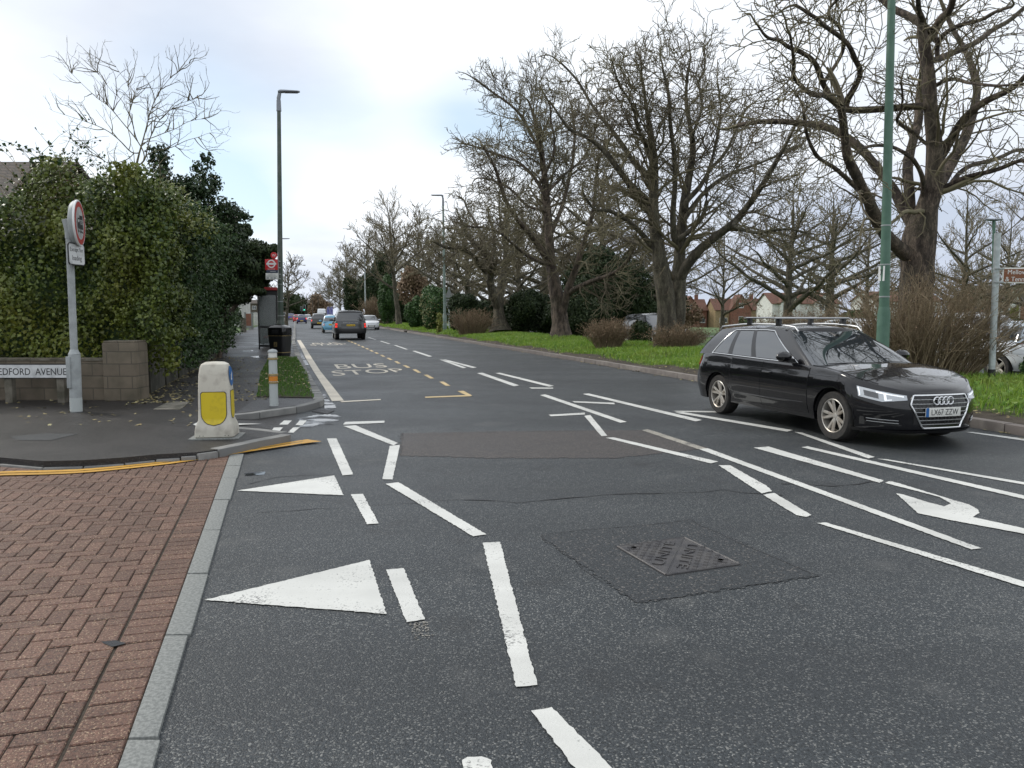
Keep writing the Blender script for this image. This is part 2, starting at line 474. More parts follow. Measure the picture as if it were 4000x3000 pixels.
# ------------------------------------------------------------------ mesh helpers
class MB:
    def __init__(self):
        self.v, self.f, self.m, self.n = [], [], [], 0
    def add(self, verts, faces, mi=0):
        o = self.n
        self.v.extend([tuple(float(c) for c in p) for p in verts])
        self.f.extend([tuple(int(i) + o for i in f) for f in faces])
        self.m.extend([mi] * len(faces))
        self.n += len(verts)
        return self
    def box(self, c, s, mi=0, rz=0.0, ry=0.0, rx=0.0):
        x, y, z = s[0] / 2, s[1] / 2, s[2] / 2
        vs = [(-x, -y, -z), (x, -y, -z), (x, y, -z), (-x, y, -z), (-x, -y, z), (x, -y, z), (x, y, z), (-x, y, z)]
        R = Matrix.Rotation(rz, 3, 'Z') @ Matrix.Rotation(ry, 3, 'Y') @ Matrix.Rotation(rx, 3, 'X')
        vs = [R @ Vector(p) + Vector(c) for p in vs]
        return self.add(vs, [(0, 3, 2, 1), (4, 5, 6, 7), (0, 1, 5, 4), (1, 2, 6, 5), (2, 3, 7, 6), (3, 0, 4, 7)], mi)
    def lathe(self, prof, c=(0, 0, 0), n=24, mi=0, M=None, caps=True):
        vs, fs = [], []
        for r, z in prof:
            for k in range(n):
                a = 2 * pi * k / n
                p = Vector((r * cos(a), r * sin(a), z))
                if M is not None:
                    p = M @ p
                vs.append(p + Vector(c))
        for i in range(len(prof) - 1):
            for k in range(n):
                k2 = (k + 1) % n
                fs.append((i * n + k, i * n + k2, (i + 1) * n + k2, (i + 1) * n + k))
        if caps and prof[0][0] > 1e-5:
            fs.append(tuple(range(n))[::-1])
        if caps and prof[-1][0] > 1e-5:
            fs.append(tuple((len(prof) - 1) * n + k for k in range(n)))
        return self.add(vs, fs, mi)
    def tube(self, pts, r, n=8, mi=0, closed=False, cap=True):
        pts = [Vector(p) for p in pts]
        L = len(pts)
        rs = [r] * L if isinstance(r, (int, float)) else list(r)
        vs, fs = [], []
        up0 = None
        for i, p in enumerate(pts):
            if closed:
                t = pts[(i + 1) % L] - pts[i - 1]
            else:
                t = pts[min(i + 1, L - 1)] - pts[max(i - 1, 0)]
            t.normalize()
            if up0 is None:
                up0 = Vector((0, 0, 1)) if abs(t.z) < .9 else Vector((1, 0, 0))
            a = (up0 - t * up0.dot(t))
            if a.length < 1e-4:
                a = t.orthogonal()
            a.normalize()
            up0 = a
            b_ = t.cross(a)
            for k in range(n):
                an = 2 * pi * k / n
                vs.append(p + (a * cos(an) + b_ * sin(an)) * rs[i])
        for i in range(L if closed else L - 1):
            j = (i + 1) % L
            for k in range(n):
                k2 = (k + 1) % n
                fs.append((i * n + k, i * n + k2, j * n + k2, j * n + k))
        if cap and not closed:
            fs.append(tuple(range(n))[::-1])
            fs.append(tuple((L - 1) * n + k for k in range(n)))
        return self.add(vs, fs, mi)
    def prism(self, poly, z0, z1, mi=0, side=None, M=None):
        """poly: list of (x, y); extruded from z0 to z1"""
        n = len(poly)
        tri = tessellate_polygon([[Vector((p[0], p[1], 0)) for p in poly]])
        vs = [Vector((p[0], p[1], z1)) for p in poly] + [Vector((p[0], p[1], z0)) for p in poly]
        if M is not None:
            vs = [M @ v_ for v_ in vs]
        self.add(vs, [tuple(t_) for t_ in tri], mi)
        o = self.n - 2 * n
        fs = [(i, (i + 1) % n, n + (i + 1) % n, n + i) for i in range(n)]
        self.f.extend([tuple(i + o for i in f) for f in fs])
        self.m.extend([mi if side is None else side] * n)
        return self
    def sheet(self, pts3, mi=0):
        tri = tessellate_polygon([[Vector((p[0], p[1], 0)) for p in pts3]])
        return self.add(pts3, [tuple(t_) for t_ in tri], mi)
    def grid(self, rows, mi=0, closed=False):
        R_, C_ = len(rows), len(rows[0])
        vs = [p for r in rows for p in r]
        fs = []
        for i in range(R_ - 1):
            for j in range(C_ if closed else C_ - 1):
                j2 = (j + 1) % C_
                fs.append((i * C_ + j, i * C_ + j2, (i + 1) * C_ + j2, (i + 1) * C_ + j))
        return self.add(vs, fs, mi)
    def build(self, name, mats, parent=None, smooth=False, loc=None, bevel=0.0, fixn=True, ang=40, origin=None):
        if not isinstance(mats, (list, tuple)):
            mats = [mats]
        vs = self.v
        if origin is not None:
            vs = [(p[0] - origin[0], p[1] - origin[1], p[2] - origin[2]) for p in vs]
        me = bpy.data.meshes.new(name)
        me.from_pydata(vs, [], self.f)
        for m_ in mats:
            me.materials.append(m_)
        me.polygons.foreach_set('material_index', self.m)
        if bevel or fixn:
            bm = bmesh.new()
            bm.from_mesh(me)
            if fixn:
                bmesh.ops.recalc_face_normals(bm, faces=bm.faces)
            if bevel:
                ed = [e for e in bm.edges if len(e.link_faces) == 2 and e.calc_face_angle(0) > radians(35)]
                bmesh.ops.bevel(bm, geom=ed, offset=bevel, segments=2, profile=.6, affect='EDGES')
            bm.to_mesh(me)
            bm.free()
        if smooth or bevel:
            me.shade_smooth()
            me.set_sharp_from_angle(angle=radians(ang))
        me.update()
        return link(name, me, parent, loc if loc is not None else origin)

def link(name, me, parent=None, loc=None):
    o = bpy.data.objects.new(name, me)
    COL.objects.link(o)
    if parent is not None:
        o.parent = parent
    if loc is not None:
        o.location = tuple(float(c) for c in loc)
    return o
def tag(o, label=None, cat=None, group=None, kind=None):
    if label: o['label'] = label
    if cat: o['category'] = cat
    if group: o['group'] = group
    if kind: o['kind'] = kind
    return o
def thing(name, label, cat, loc=(0, 0, 0), rz=0.0, group=None):
    o = bpy.data.objects.new(name, None)
    o.empty_display_size = .3
    COL.objects.link(o)
    o.location = tuple(float(c) for c in loc)
    o.rotation_euler = (0, 0, rz)
    return tag(o, label, cat, group)
def dup(root, loc, rz=0.0, label=None, group=None, scale=None):
    r = root.copy()
    COL.objects.link(r)
    r.location = tuple(float(c) for c in loc)
    r.rotation_euler = (0, 0, rz)
    if scale is not None:
        r.scale = scale if isinstance(scale, tuple) else (scale,) * 3
    if label: r['label'] = label
    if group: r['group'] = group
    def rec(a, b_):
        for ch in list(a.children):
            c = ch.copy()
            COL.objects.link(c)
            c.parent = b_
            rec(ch, c)
    rec(root, r)
    return r
def np_mesh(name, V, Fq, m, parent=None, loc=None, smooth=False):
    """V (n,3), Fq (k,3|4) arrays"""
    me = bpy.data.meshes.new(name)
    k, w_ = Fq.shape
    me.vertices.add(len(V))
    me.vertices.foreach_set('co', np.ascontiguousarray(V, dtype=np.float32).ravel())
    me.loops.add(k * w_)
    me.loops.foreach_set('vertex_index', np.ascontiguousarray(Fq, dtype=np.int32).ravel())
    me.polygons.add(k)
    me.polygons.foreach_set('loop_start', np.arange(k, dtype=np.int32) * w_)
    me.polygons.foreach_set('loop_total', np.full(k, w_, dtype=np.int32))
    me.materials.append(m)
    me.update(calc_edges=True)
    if smooth:
        me.shade_smooth()
    return link(name, me, parent, loc)
def text_geo(body, extrude=0.0):
    cu = bpy.data.curves.new('lettering', 'FONT')
    cu.body = body
    cu.align_x, cu.align_y = 'CENTER', 'CENTER'
    cu.extrude = extrude
    cu.resolution_u = 4
    o = bpy.data.objects.new('lettering', cu)
    COL.objects.link(o)
    bpy.context.view_layer.update()
    dg = bpy.context.evaluated_depsgraph_get()
    me = bpy.data.meshes.new_from_object(o.evaluated_get(dg))
    V = np.array([v_.co[:] for v_ in me.vertices])
    Fs = [tuple(p.vertices) for p in me.polygons]
    bpy.data.objects.remove(o)
    bpy.data.curves.remove(cu)
    bpy.data.meshes.remove(me)
    V[:, 0] -= (V[:, 0].max() + V[:, 0].min()) / 2
    V[:, 1] -= (V[:, 1].max() + V[:, 1].min()) / 2
    return V, Fs
def put_text(mb, body, width, height, M, extrude=.002, mi=0):
    V, Fs = text_geo(body, 1.0)
    V = V.copy()
    V[:, 0] *= width / (np.ptp(V[:, 0]) or 1)
    V[:, 1] *= height / (np.ptp(V[:, 1]) or 1)
    V[:, 2] *= extrude
    mb.add([M @ Vector(p) for p in V], Fs, mi)
# ================================================================== the setting
def struct(o):
    return tag(o, kind='structure')
def smooth01(a, lo, hi):
    x = min(1.0, max(0.0, (a - lo) / (hi - lo)))
    return x * x * (3 - 2 * x)
def land_z(s, t):
    z = -0.05
    if t > 20:
        z -= 2.0 * smooth01(t, 22, 120)
    return z
# ground: one sheet to the horizon
ss = [-60, -20, 0, 10, 20, 30, 40, 60, 80, 110, 150, 200, 260, 340, 450, 700, 1200, 2500]
ts = [-2500, -800, -300, -100, -40, -10, 0, 9, 16, 20, 24, 30, 40, 55, 70, 90, 110, 130, 180, 260, 500, 1200, 2500]
mb = MB()
mb.grid([[rd(s, t, land_z(s, t)) for t in ts] for s in ss])
struct(mb.build('ground', M_grass_far, smooth=True))

road_poly = [rd(-18, -34), rd(-18, 9.5), rd(420, 9.5), rd(420, -.05), rd(15.5, -.05), rd(15.5, -34)]
mb = MB()
mb.sheet(road_poly)
road = struct(mb.build('main_road', M_road))

def jitter_poly(pts, step=.12, amp=.006, z=.006):
    """subdivide the outline of a painted shape and roughen it a little"""
    out_ = []
    n = len(pts)
    for i in range(n):
        a, b_ = np.array(pts[i][:2]), np.array(pts[(i + 1) % n][:2])
        L = np.linalg.norm(b_ - a)
        k = max(1, min(160, int(L / step)))
        nrm = np.array([-(b_ - a)[1], (b_ - a)[0]]) / (L + 1e-9)
        for j in range(k):
            p = a + (b_ - a) * j / k
            if j:
                p = p + nrm * random.uniform(-amp, amp)
            out_.append((p[0], p[1], z))
    return out_
def marking(name, px, m=None, z=.006, amp=.0045, par=None, fix=0.0):
    pts = [gp(x, y) for x, y in px]
    far = pts[0][1] > 25
    mb_ = MB()
    mb_.sheet(jitter_poly(pts, step=.022 if not far else .6, amp=amp if not far else 0.0, z=z))
    return mb_.build(name, m or M_white, par if par is not None else road, fixn=False)

# resurfaced areas
for nm, px, m in (('resurfaced_patch', [(1165, 1157), (1490, 1123), (1770, 1245), (1375, 1303)], M_patch),
                  ('trench_reinstatement', [(868, 936), (1100, 932), (1385, 929), (1530, 968), (1330, 990), (1060, 990), (865, 985)], M_redasph),
                  ('resurfaced_strip', [(650, 700), (760, 700), (1010, 885), (730, 890), (700, 868), (668, 800)], M_road)):
    if nm != 'resurfaced_strip':
        marking(nm, px, m, z=.003, amp=.02 if nm == 'resurfaced_patch' else .035)
# tar-filled cracks
def crack(px, wd=.02, z=.0045):
    mb_ = MB()
    pts = []
    for (a, b_) in zip(px[:-1], px[1:]):
        A, B_ = gp(*a), gp(*b_)
        k = max(2, int(np.linalg.norm(B_ - A) / .14))
        for j in range(k):
            p = A + (B_ - A) * j / k
            pts.append(p + np.array([random.uniform(-.02, .02), random.uniform(-.035, .035), 0]))
    pts.append(gp(*px[-1]))
    rows = []
    for i, p in enumerate(pts):
        d = pts[min(i + 1, len(pts) - 1)] - pts[max(i - 1, 0)]
        nrm = np.array([-d[1], d[0], 0]) / (np.linalg.norm(d) + 1e-9)
        w_ = wd * random.uniform(.1, .75)
        rows.append([(p + nrm * w_ / 2)[:2].tolist() + [z], (p - nrm * w_ / 2)[:2].tolist() + [z]])
    mb_.grid(rows)
    mb_.build('tar_crack', M_crack, road, fixn=False)
crack([(1000, 1079), (1120, 1086), (1300, 1070), (1440, 1066), (1560, 1060), (1690, 1070)], .05)
crack([(560, 1106), (720, 1098), (860, 1088), (1000, 1079)], .02)
crack([(1690, 1045), (1790, 1050), (1905, 1040)], .05)
crack([(1165, 1157), (1330, 1141), (1490, 1123)], .014)
crack([(1490, 1123), (1600, 1175), (1770, 1245)], .014)
crack([(1165, 1157), (1260, 1225), (1375, 1303)], .012)
crack([(1375, 1303), (1570, 1275), (1770, 1245)], .010)
crack([(536, 1045), (600, 1030), (760, 1022)], .025)
crack([(700, 830), (760, 827), (830, 822)], .03)
crack([(735, 822), (820, 818), (826, 834)], .05)
crack([(1010, 857), (1100, 851), (1180, 848)], .03)
crack([(870, 772), (900, 778), (960, 790)], .05)
crack([(645, 772), (760, 769), (880, 768)], .04)
crack([(660, 790), (760, 788), (860, 800)], .03)
crack([(668, 752), (740, 750), (830, 748)], .05)
crack([(1300, 770), (1400, 790)], .04)
crack([(860, 942), (1060, 934), (1250, 931)], .02)

# white lines
W_ = [
 ('give_way_dash', [(706, 948), (727, 948), (763, 1026), (740, 1028)]),
 ('give_way_dash', [(758, 1069), (784, 1068), (818, 1132), (793, 1134)]),
 ('give_way_dash', [(834, 1232), (872, 1229), (918, 1340), (878, 1346)]),
 ('give_way_triangle', [(512, 1061), (722, 1028), (742, 1071)]),
 ('give_way_triangle', [(442, 1298), (798, 1211), (835, 1328)]),
 ('zigzag_line', [(741, 918), (745, 912), (831, 909.5), (830, 914)]),
 ('zigzag_line', [(742, 921), (768, 919.5), (860, 958), (850, 963)]),
 ('zigzag_line', [(842, 964), (864, 962), (848, 1037), (826, 1036)]),
 ('zigzag_line', [(833, 1046), (861, 1043), (1051, 1156), (1022, 1160)]),
 ('zigzag_line', [(1043, 1174), (1080, 1172), (1161, 1482), (1115, 1486)]),
 ('zigzag_line', [(1147, 1538), (1192, 1530), (1350, 1690), (1270, 1700)]),
 ('zigzag_line', [(998, 1645), (1010, 1638), (1040, 1637), (1062, 1645), (1066, 1700), (1000, 1700)]),
 ('zigzag_line', [(1185, 896.5), (1263, 892), (1264, 896), (1190, 900)]),
 ('zigzag_line', [(1262, 899), (1275, 897), (1312, 942), (1299, 943)]),
 ('zigzag_line', [(1308, 946.5), (1325, 945.5), (1551, 998), (1535, 1002)]),
 ('zigzag_line', [(1552, 1006), (1577, 1006), (1655, 1050), (1668, 1062), (1645, 1067)]),
 ('zigzag_line', [(1648, 1070), (1672, 1066), (1753, 1114), (1742, 1118), (1720, 1114)]),
 ('zigzag_line', [(1765, 1131), (1784, 1130), (2280, 1278), (2280, 1291)]),
 ('lane_line', [(1166, 854), (1178, 852.3), (1354, 912), (1340, 914)]),
 ('lane_line', [(1030, 806.5), (1042, 805.5), (1122, 833), (1110, 835)]),
 ('lane_line', [(1070, 806.5), (1080, 805.5), (1197, 834), (1186, 836)]),
 ('lane_line', [(1143, 837.5), (1195, 838), (1195, 840), (1148, 840)]),
 ('lane_line', [(1258, 851.5), (1272, 850.5), (1517, 908), (1503, 911)]),
 ('lane_line', [(1236, 867), (1327, 870.5), (1328, 874), (1241, 870)]),
 ('lane_line', [(1455, 888), (1560, 888.5), (1560, 892), (1462, 890.5)]),
 ('lane_line', [(1458, 892), (1476, 890.8), (1713, 930), (1700, 933.2)]),
 ('lane_line', [(1716, 934), (1732, 935), (1890, 988), (1875, 991)]),
 ('lane_line', [(1895, 992), (1915, 993), (2280, 1054), (2280, 1060)]),
 ('lane_line', [(1731, 967), (1745, 965), (2280, 1087), (2280, 1095)]),
 ('lane_line', [(1510, 971), (1528, 969), (2120, 1186), (2098, 1188.5)]),
 ('lane_line', [(2085, 934), (2100, 934), (2280, 957), (2280, 963)]),
 ('lane_line', [(794, 729), (798, 729), (814, 734), (809.5, 734)]),
 ('lane_line', [(820, 737), (824.5, 737), (844, 743), (839, 743)]),
 ('lane_line', [(850.5, 746), (856, 746), (882, 755), (876, 755)]),
 ('lane_line', [(890, 758.5), (897, 758), (934, 770), (926.5, 771)]),
 ('lane_line', [(949, 777), (957, 777), (1008, 794.5), (1000, 796)]),
 ('lane_line', [(954, 777), (962, 776.7), (1030, 794), (1021, 795.5)]),
 ('turn_arrow_shaft', [(1628, 968), (1660, 965.5), (1909, 1039), (1900, 1044)]),
 ('turn_arrow_head', [(1936, 1067), (1983, 1110), (2054, 1125), (2280, 1167), (2280, 1158), (2101, 1118), (2116, 1109),
                      (2112, 1102), (2093, 1091), (2068, 1084), (1925, 1040), (1911, 1044), (2029, 1074.5), (2054, 1089),
                      (2040, 1095), (2007, 1087), (1950, 1069)]),
 ('cycle_dash', [(613.5, 909), (630.5, 909), (621.5, 918), (603, 918)]),
 ('cycle_dash', [(647.5, 909), (662.5, 909), (653.5, 919.6), (638.5, 919)]),
 ('cycle_dash', [(633.5, 924), (647.5, 924), (634.5, 935.6), (621.5, 935)]),
]
for nm, px in W_:
    marking(nm, px)
marking('worn_lane_line', [(1386, 930), (1400, 928), (1526, 969), (1508, 971)], M_wornwhite)
mb = MB()
qa = [gp(x, y)[:2] for x, y in ((884, 1350), (922, 1344), (938, 1378), (898, 1386))]
for _ in range(110):                                                # last flakes of an old dash
    a, b_ = random.random(), random.random() ** 1.5
    p = (qa[0] * (1 - a) + qa[1] * a) * (1 - b_) + (qa[3] * (1 - a) + qa[2] * a) * b_
    r_ = random.uniform(.002, .007)
    mb.add([(p[0] + r_ * random.uniform(.5, 1.4) * cos(k * pi / 3), p[1] + r_ * random.uniform(.5, 1.4) * sin(k * pi / 3), .0055) for k in range(6)], [(0, 1, 2, 3, 4, 5)])
mb.build('worn_lane_line', M_wornwhite, road, fixn=False)
# bay: thick edge line, end lines, dashes
marking('bus_bay_edge_line', [(641.3, 735), (649.3, 735), (656.3, 745.5), (673, 772.5), (692, 802), (717, 833), (743, 866), (717, 867), (700, 838), (677, 802), (660, 772.5), (648, 747)], M_cream)
marking('bus_bay_end_line', [(735, 867.2), (822, 862.6), (823, 864.6), (738, 869.5)], M_cream)
marking('bus_bay_end_line', [(918, 857.5), (1006, 854), (988, 845.5), (1001, 844.5), (1020, 855), (1016, 856.5), (919, 860)], M_orange)
Y_ = [(747, 734, 750.5, 734.5), (750.6, 736.3, 757, 737.6), (757, 738.3, 763.5, 740.5), (763.6, 741, 771, 743.5), (771.6, 744.8, 778.6, 747), (779.6, 748, 788, 751),
      (788.6, 752.3, 797.6, 755), (797.6, 756.5, 807.6, 759.6), (808.6, 761.5, 818.6, 764.6), (820.6, 767, 832.6, 771), (834.6, 773.5, 848.6, 778),
      (851.6, 781, 866, 785.7), (869.6, 789.5, 887, 794.8), (890.7, 798.4, 910.5, 805.6), (915, 810, 938, 818), (948.6, 825, 973, 834)]
for x0, y0, x1, y1 in Y_:
    wd = 3.2 + (y0 - 734) * .072
    marking('bus_bay_dash', [(x0, y0 + .1), (x0 + wd, y0 - .3), (x1, y1 - .2), (x1 - wd, y1 + .2)], M_orange)
# BUS STOP lettering on the bay, twice
def road_words(rows, m):
    for word, quad in rows:
        V, Fs = text_geo(word)
        hx, hy = np.ptp(V[:, 0]) / 2, np.ptp(V[:, 1]) / 2
        q = [gp(*c) for c in quad]          # top-left, top-right, bottom-right, bottom-left
        mb_ = MB()
        vs = []
        for x, y, _ in V:
            a, b_ = (x / hx + 1) / 2, (1 - y / hy) / 2
            p = (q[0] * (1 - a) + q[1] * a) * (1 - b_) + (q[3] * (1 - a) + q[2] * a) * b_
            vs.append((p[0], p[1], .006))
        mb_.add(vs, Fs)
        mb_.build('bus_stop_lettering', m, road, fixn=False)
road_words([('BUS', [(721, 787.5), (829, 785.5), (839, 793.5), (729, 797)]), ('STOP', [(714.5, 801.5), (862, 796), (882, 803), (720, 812.5)])], M_cream)
road_words([('BUS', [(673, 741), (728, 740), (738, 743), (676, 743.5)]), ('STOP', [(669, 744.5), (745, 742.2), (752, 744.4), (671, 747.2)])], M_cream)

# double yellow lines round the corner
cl = [(-260, 1046), (-120, 1036), (0, 1026.5), (90, 1025), (175, 1022), (262, 1014), (378, 1001), (500, 981), (600, 966), (662, 956)]
cp = [gp(*c)[:2] for c in cl]
pts = []
for a, b_ in zip(cp[:-1], cp[1:]):
    for j in range(10):
        pts.append(a + (b_ - a) * j / 10)
pts.append(cp[-1])
pts = np.array(pts)
for _ in range(12):
    pts[1:-1] = (pts[:-2] + 2 * pts[1:-1] + pts[2:]) / 4
for off in (-.062, .062):
    rows = []
    for i in range(len(pts)):
        d = pts[min(i + 1, len(pts) - 1)] - pts[max(i - 1, 0)]
        n_ = np.array([-d[1], d[0]]) / np.linalg.norm(d)
        a, b_ = pts[i] + n_ * (off - .048 + random.uniform(-.004, .004)), pts[i] + n_ * (off + .048 + random.uniform(-.004, .004))
        rows.append([(a[0], a[1], .022), (b_[0], b_[1], .022)])
    if off > 0:
        pass
    mb = MB()
    mb.grid(rows)
    mb.build('double_yellow_line', M_yellow, road, fixn=False)
marking('double_yellow_line', [(655, 953.5), (664, 952.5), (695, 957), (668, 960), (652, 962)], M_yellow, z=.0225, amp=.004)

# concrete edging between brick ramp and asphalt
EL = [(240, 1730), (257, 1659), (335, 1432), (356, 1378), (387, 1279), (422, 1201), (440, 1147), (461, 1084), (479, 1037.6), (497, 983)]
ER = [(310, 1730), (335, 1659), (392, 1432), (405, 1378), (431, 1321), (443, 1240), (479, 1147), (497, 1082.6), (519, 1007.6), (529, 983)]
JY = [1900, 1760, 1604, 1378, 1244, 1149, 1083, 1036, 1009, 983]
elf = [gp(*c)[:2] for c in EL]
erf = [gp(*c)[:2] for c in ER]
La = np.polyfit([p[1] for p in elf], [p[0] for p in elf], 1)      # X as a function of Y on the ground
Ra = np.polyfit([p[1] for p in erf], [p[0] for p in erf], 1)
yj = [gp(300 if y > 1200 else 480, y)[1] for y in JY]
yj = [yj[0] - 2.4, yj[0] - 1.2] + yj
mb = MB()
for a, b_ in zip(yj[:-1], yj[1:]):
    g_ = .006
    sl = random.uniform(-.012, .012)
    poly = [(np.polyval(La, a + g_), a + g_), (np.polyval(Ra, a + g_) + sl, a + g_ + .01), (np.polyval(Ra, b_ - g_) + sl, b_ - g_), (np.polyval(La, b_ - g_), b_ - g_)]
    mb.prism(poly, -.02, .016 + random.uniform(-.002, .002))
struct(mb.build('edging_strip', M_edge, bevel=.006))

# brick paving: every brick modelled, herringbone with a border course
u = np.array([La[0], 1.0]); u = u / np.linalg.norm(u)             # along the strip
v = np.array([-u[1], u[0]])                                       # away from it, to the left
o0 = np.array([np.polyval(La, 3.0), 3.0])
mb = MB()
def brick(cu, cv, lu, lv, z=.012):
    g_ = .0026
    hu, hv, c_ = lu / 2 - g_, lv / 2 - g_, .0055
    rot = random.uniform(-.012, .012)
    zt = z + random.uniform(-.0025, .0025)
    tx, ty = random.uniform(-.012, .012), random.uniform(-.012, .012)
    P = []
    for (a, b_, zz, k) in ((hu, hv, zt - c_, 0), (hu - c_, hv - c_, zt, 1)):
        for sx, sy in ((-1, -1), (1, -1), (1, 1), (-1, 1)):
            x, y = a * sx, b_ * sy
            x, y = x * cos(rot) - y * sin(rot), x * sin(rot) + y * cos(rot)
            p = o0 + u * (cu + x) + v * (cv + y)
            P.append((p[0], p[1], zz + x * tx * .3 + y * ty * .3))
    mb.add(P, [(4, 5, 6, 7), (0, 1, 5, 4), (1, 2, 6, 5), (2, 3, 7, 6), (3, 0, 4, 7)])
bw, bl = .105, .21
kk = -22
while kk < 80:                                                    # border course, headers to the strip
    brick(kk * bw, .105 + .003, bw, bl)
    kk += 1
for i in range(-30, 92):                                          # 90 degree herringbone
    for j in range(-2, 80):
        cu, cv = i * bw, .222 + j * bw
        q = (i - j) % 4
        p = o0 + u * cu + v * cv
        if p[0] < -9 or p[1] < 1.6 or p[1] > 9.4:
            continue
        if q == 0 and j >= 0:
            brick(cu + bw, cv + bw / 2, bl, bw)
        elif q == 3:                                              # upright brick, cut at the border
            if j >= 0:
                brick(cu + bw / 2, cv + bw, bw, bl)
            elif j == -1:
                brick(cu + bw / 2, cv + bw * 1.5, bw, bw)
M_brickp = asphalt('paving_brick', (.178, .092, .063), (.145, .079, .057), (.45, .34, .22), scale=170, stonef=.86)
_t = M_brickp.node_tree
_p = _t.nodes['Principled BSDF']
_src = _p.inputs['Base Color'].links[0].from_socket
_ge = N(_t, 'ShaderNodeNewGeometry')
_hs = N(_t, 'ShaderNodeHueSaturation')
_t.links.new(mth(_t, 'ADD', mth(_t, 'MULTIPLY', _ge.outputs['Random Per Island'], .4), .8), _hs.inputs['Value'])
_t.links.new(_src, _hs.inputs['Color'])
_t.links.new(_hs.outputs[0], _p.inputs['Base Color'])
struct(mb.build('brick_paving', M_brickp, fixn=False))
mb = MB()
mb.sheet([(np.polyval(La, y), y, .003) for y in (-1.0, 12.0)] + [(-11, 12.0, .003), (-11, -1.0, .003)])
struct(mb.build('paving_bed', M_soil, fixn=False))

# footway: one raised sheet with a notch where the cycle track drops to the road
FZ = .10
front = [(-420, 985), (-120, 999), (0, 1004), (94, 1012), (180, 1010), (269, 1004), (336, 996), (390, 991), (425, 985), (470, 974), (514, 962.5), (560, 952), (600, 945), (625.5, 939)]
tip_back = [(622, 934), (560, 926.5), (500, 922), (446, 924)]
gap = [(408, 916)]
back_kerb = [(446, 902.5), (508, 896.5), (545, 893), (581, 887.5), (615, 883), (647, 878.5), (675, 871.5), (692, 866), (697.5, 862)]
side_kerb = [(691.5, 850), (675, 824), (667, 808), (655, 784), (643, 757), (636, 737)]
zfr = [float(np.interp(x, [-420, 300, 390, 425, 470, 514], [.022, .022, .04, .06, .085, FZ])) for x, y in front]
P_front = [gp(x, y, z_) for (x, y), z_ in zip(front, zfr)]
P_front_in = [gp(x, y - 16 * (1 - (z_ - .022) / (FZ - .022)) - .01, FZ) for (x, y), z_ in zip(front, zfr)]
P_tip = [gp(x, y, FZ) for x, y in tip_back]
P_gap = [gp(x, y, FZ) for x, y in gap]
P_back = [gp(x, y, FZ) for x, y in back_kerb]
P_side = [gp(x, y, FZ) for x, y in side_kerb]
s_last = st(P_side[-1])[0]
P_far = [rd(s_, -.05, FZ) for s_ in (s_last + 6, s_last + 15, 90, 130, 200, 300, 420)]
P_in = [rd(420, -4.6, FZ), rd(120, -4.6, FZ), rd(70, -4.6, FZ), rd(44, -4.6, FZ), rd(40, -3.0, FZ), rd(30, -3.0, FZ), rd(17.0, -3.4, FZ), gp(230, 862, FZ), gp(-420, 862, FZ)]
poly = P_front_in + P_tip + P_gap + P_back + P_side + P_far + P_in
mb = MB()
mb.prism([(p[0], p[1]) for p in poly], -.04, FZ)
P_ramp = []
for i_ in range(11):                                                # ramp down to the dropped kerb
    d_ = P_front_in[i_] - P_front[i_]
    P_ramp.append(P_front[i_] + np.array([d_[0], d_[1], 0]) / (np.linalg.norm(d_[:2]) + 1e-9) * min(.12, np.linalg.norm(d_[:2]) * .9) + np.array([0, 0, .004]))
mb.grid([P_front_in[:11], P_ramp])
struct(mb.build('footway', M_foot, fixn=False))
mb = MB()
mb.sheet([gp(408, 916, FZ) + [0, 0, .001], gp(446, 902.5, FZ) + [0, 0, -.006], gp(508, 896.5, 0) + [0, .12, .004], gp(640, 884, 0) + [0, .1, .004], gp(632, 934, 0) + [0, 0, .004], gp(500, 924, .04), gp(446, 924, .085)])
struct(mb.build('cycle_track', M_foot, fixn=False))
def gpl(px, z):
    return [gp(x, y, z) for x, y in px]
for px, zz in (([(407.5, 911), (470, 913.5), (455, 919), (422.5, 921)], .075), ([(500, 914.5), (566, 915), (500, 918.5)], .04), ([(591.5, 923.6), (611, 923), (604.5, 931), (587, 930)], .012)):
    mb = MB()
    mb.sheet([tuple(p) for p in gpl(px, zz + .02)])
    mb.build('cycle_track_marking', M_white, road, fixn=False)

def kerb_run(pts, wd, stone, z0, z1, inward, mb_, gap_=.006, jit=.0):
    """kerb stones along a polyline, top at z1; inward = side on which the stone lies"""
    P = [np.array(p[:2]) for p in pts]
    seg = [np.linalg.norm(b_ - a) for a, b_ in zip(P[:-1], P[1:])]
    cum = np.concatenate([[0], np.cumsum(seg)])
    def at(d):
        i = min(len(seg) - 1, max(0, int(np.searchsorted(cum, d) - 1)))
        t_ = (d - cum[i]) / seg[i]
        return P[i] + (P[i + 1] - P[i]) * t_
    L = cum[-1]
    d = 0.0
    while d < L - .02:
        e = min(L, d + stone * random.uniform(.85, 1.15))
        if L - e < stone * .4:
            e = L
        k = 8 if stone > .5 else 2
        xs = np.linspace(d + gap_, e - gap_, k)
        A, B_ = [], []
        jz = random.uniform(-jit, jit)
        for x in xs:
            p = at(x)
            t_ = at(min(L, x + .05)) - at(max(0, x - .05))
            n_ = np.array([-t_[1], t_[0]]) / (np.linalg.norm(t_) + 1e-9) * inward
            o_ = random.uniform(-jit, jit)
            A.append(p + n_ * (-.028 + o_))
            B_.append(p + n_ * (wd + o_))
        ring = A + B_[::-1]
        mb_.prism([(q[0], q[1]) for q in ring], z0, z1 + jz)
        d = e
mb = MB()
kerb_run(P_front[9:], .13, .9, -.05, FZ + .006, 1, mb)
for i_ in range(9):
    kerb_run(P_front[i_:i_ + 2], .13, .9, -.05, (zfr[i_] + zfr[i_ + 1]) / 2 + .012, 1, mb)
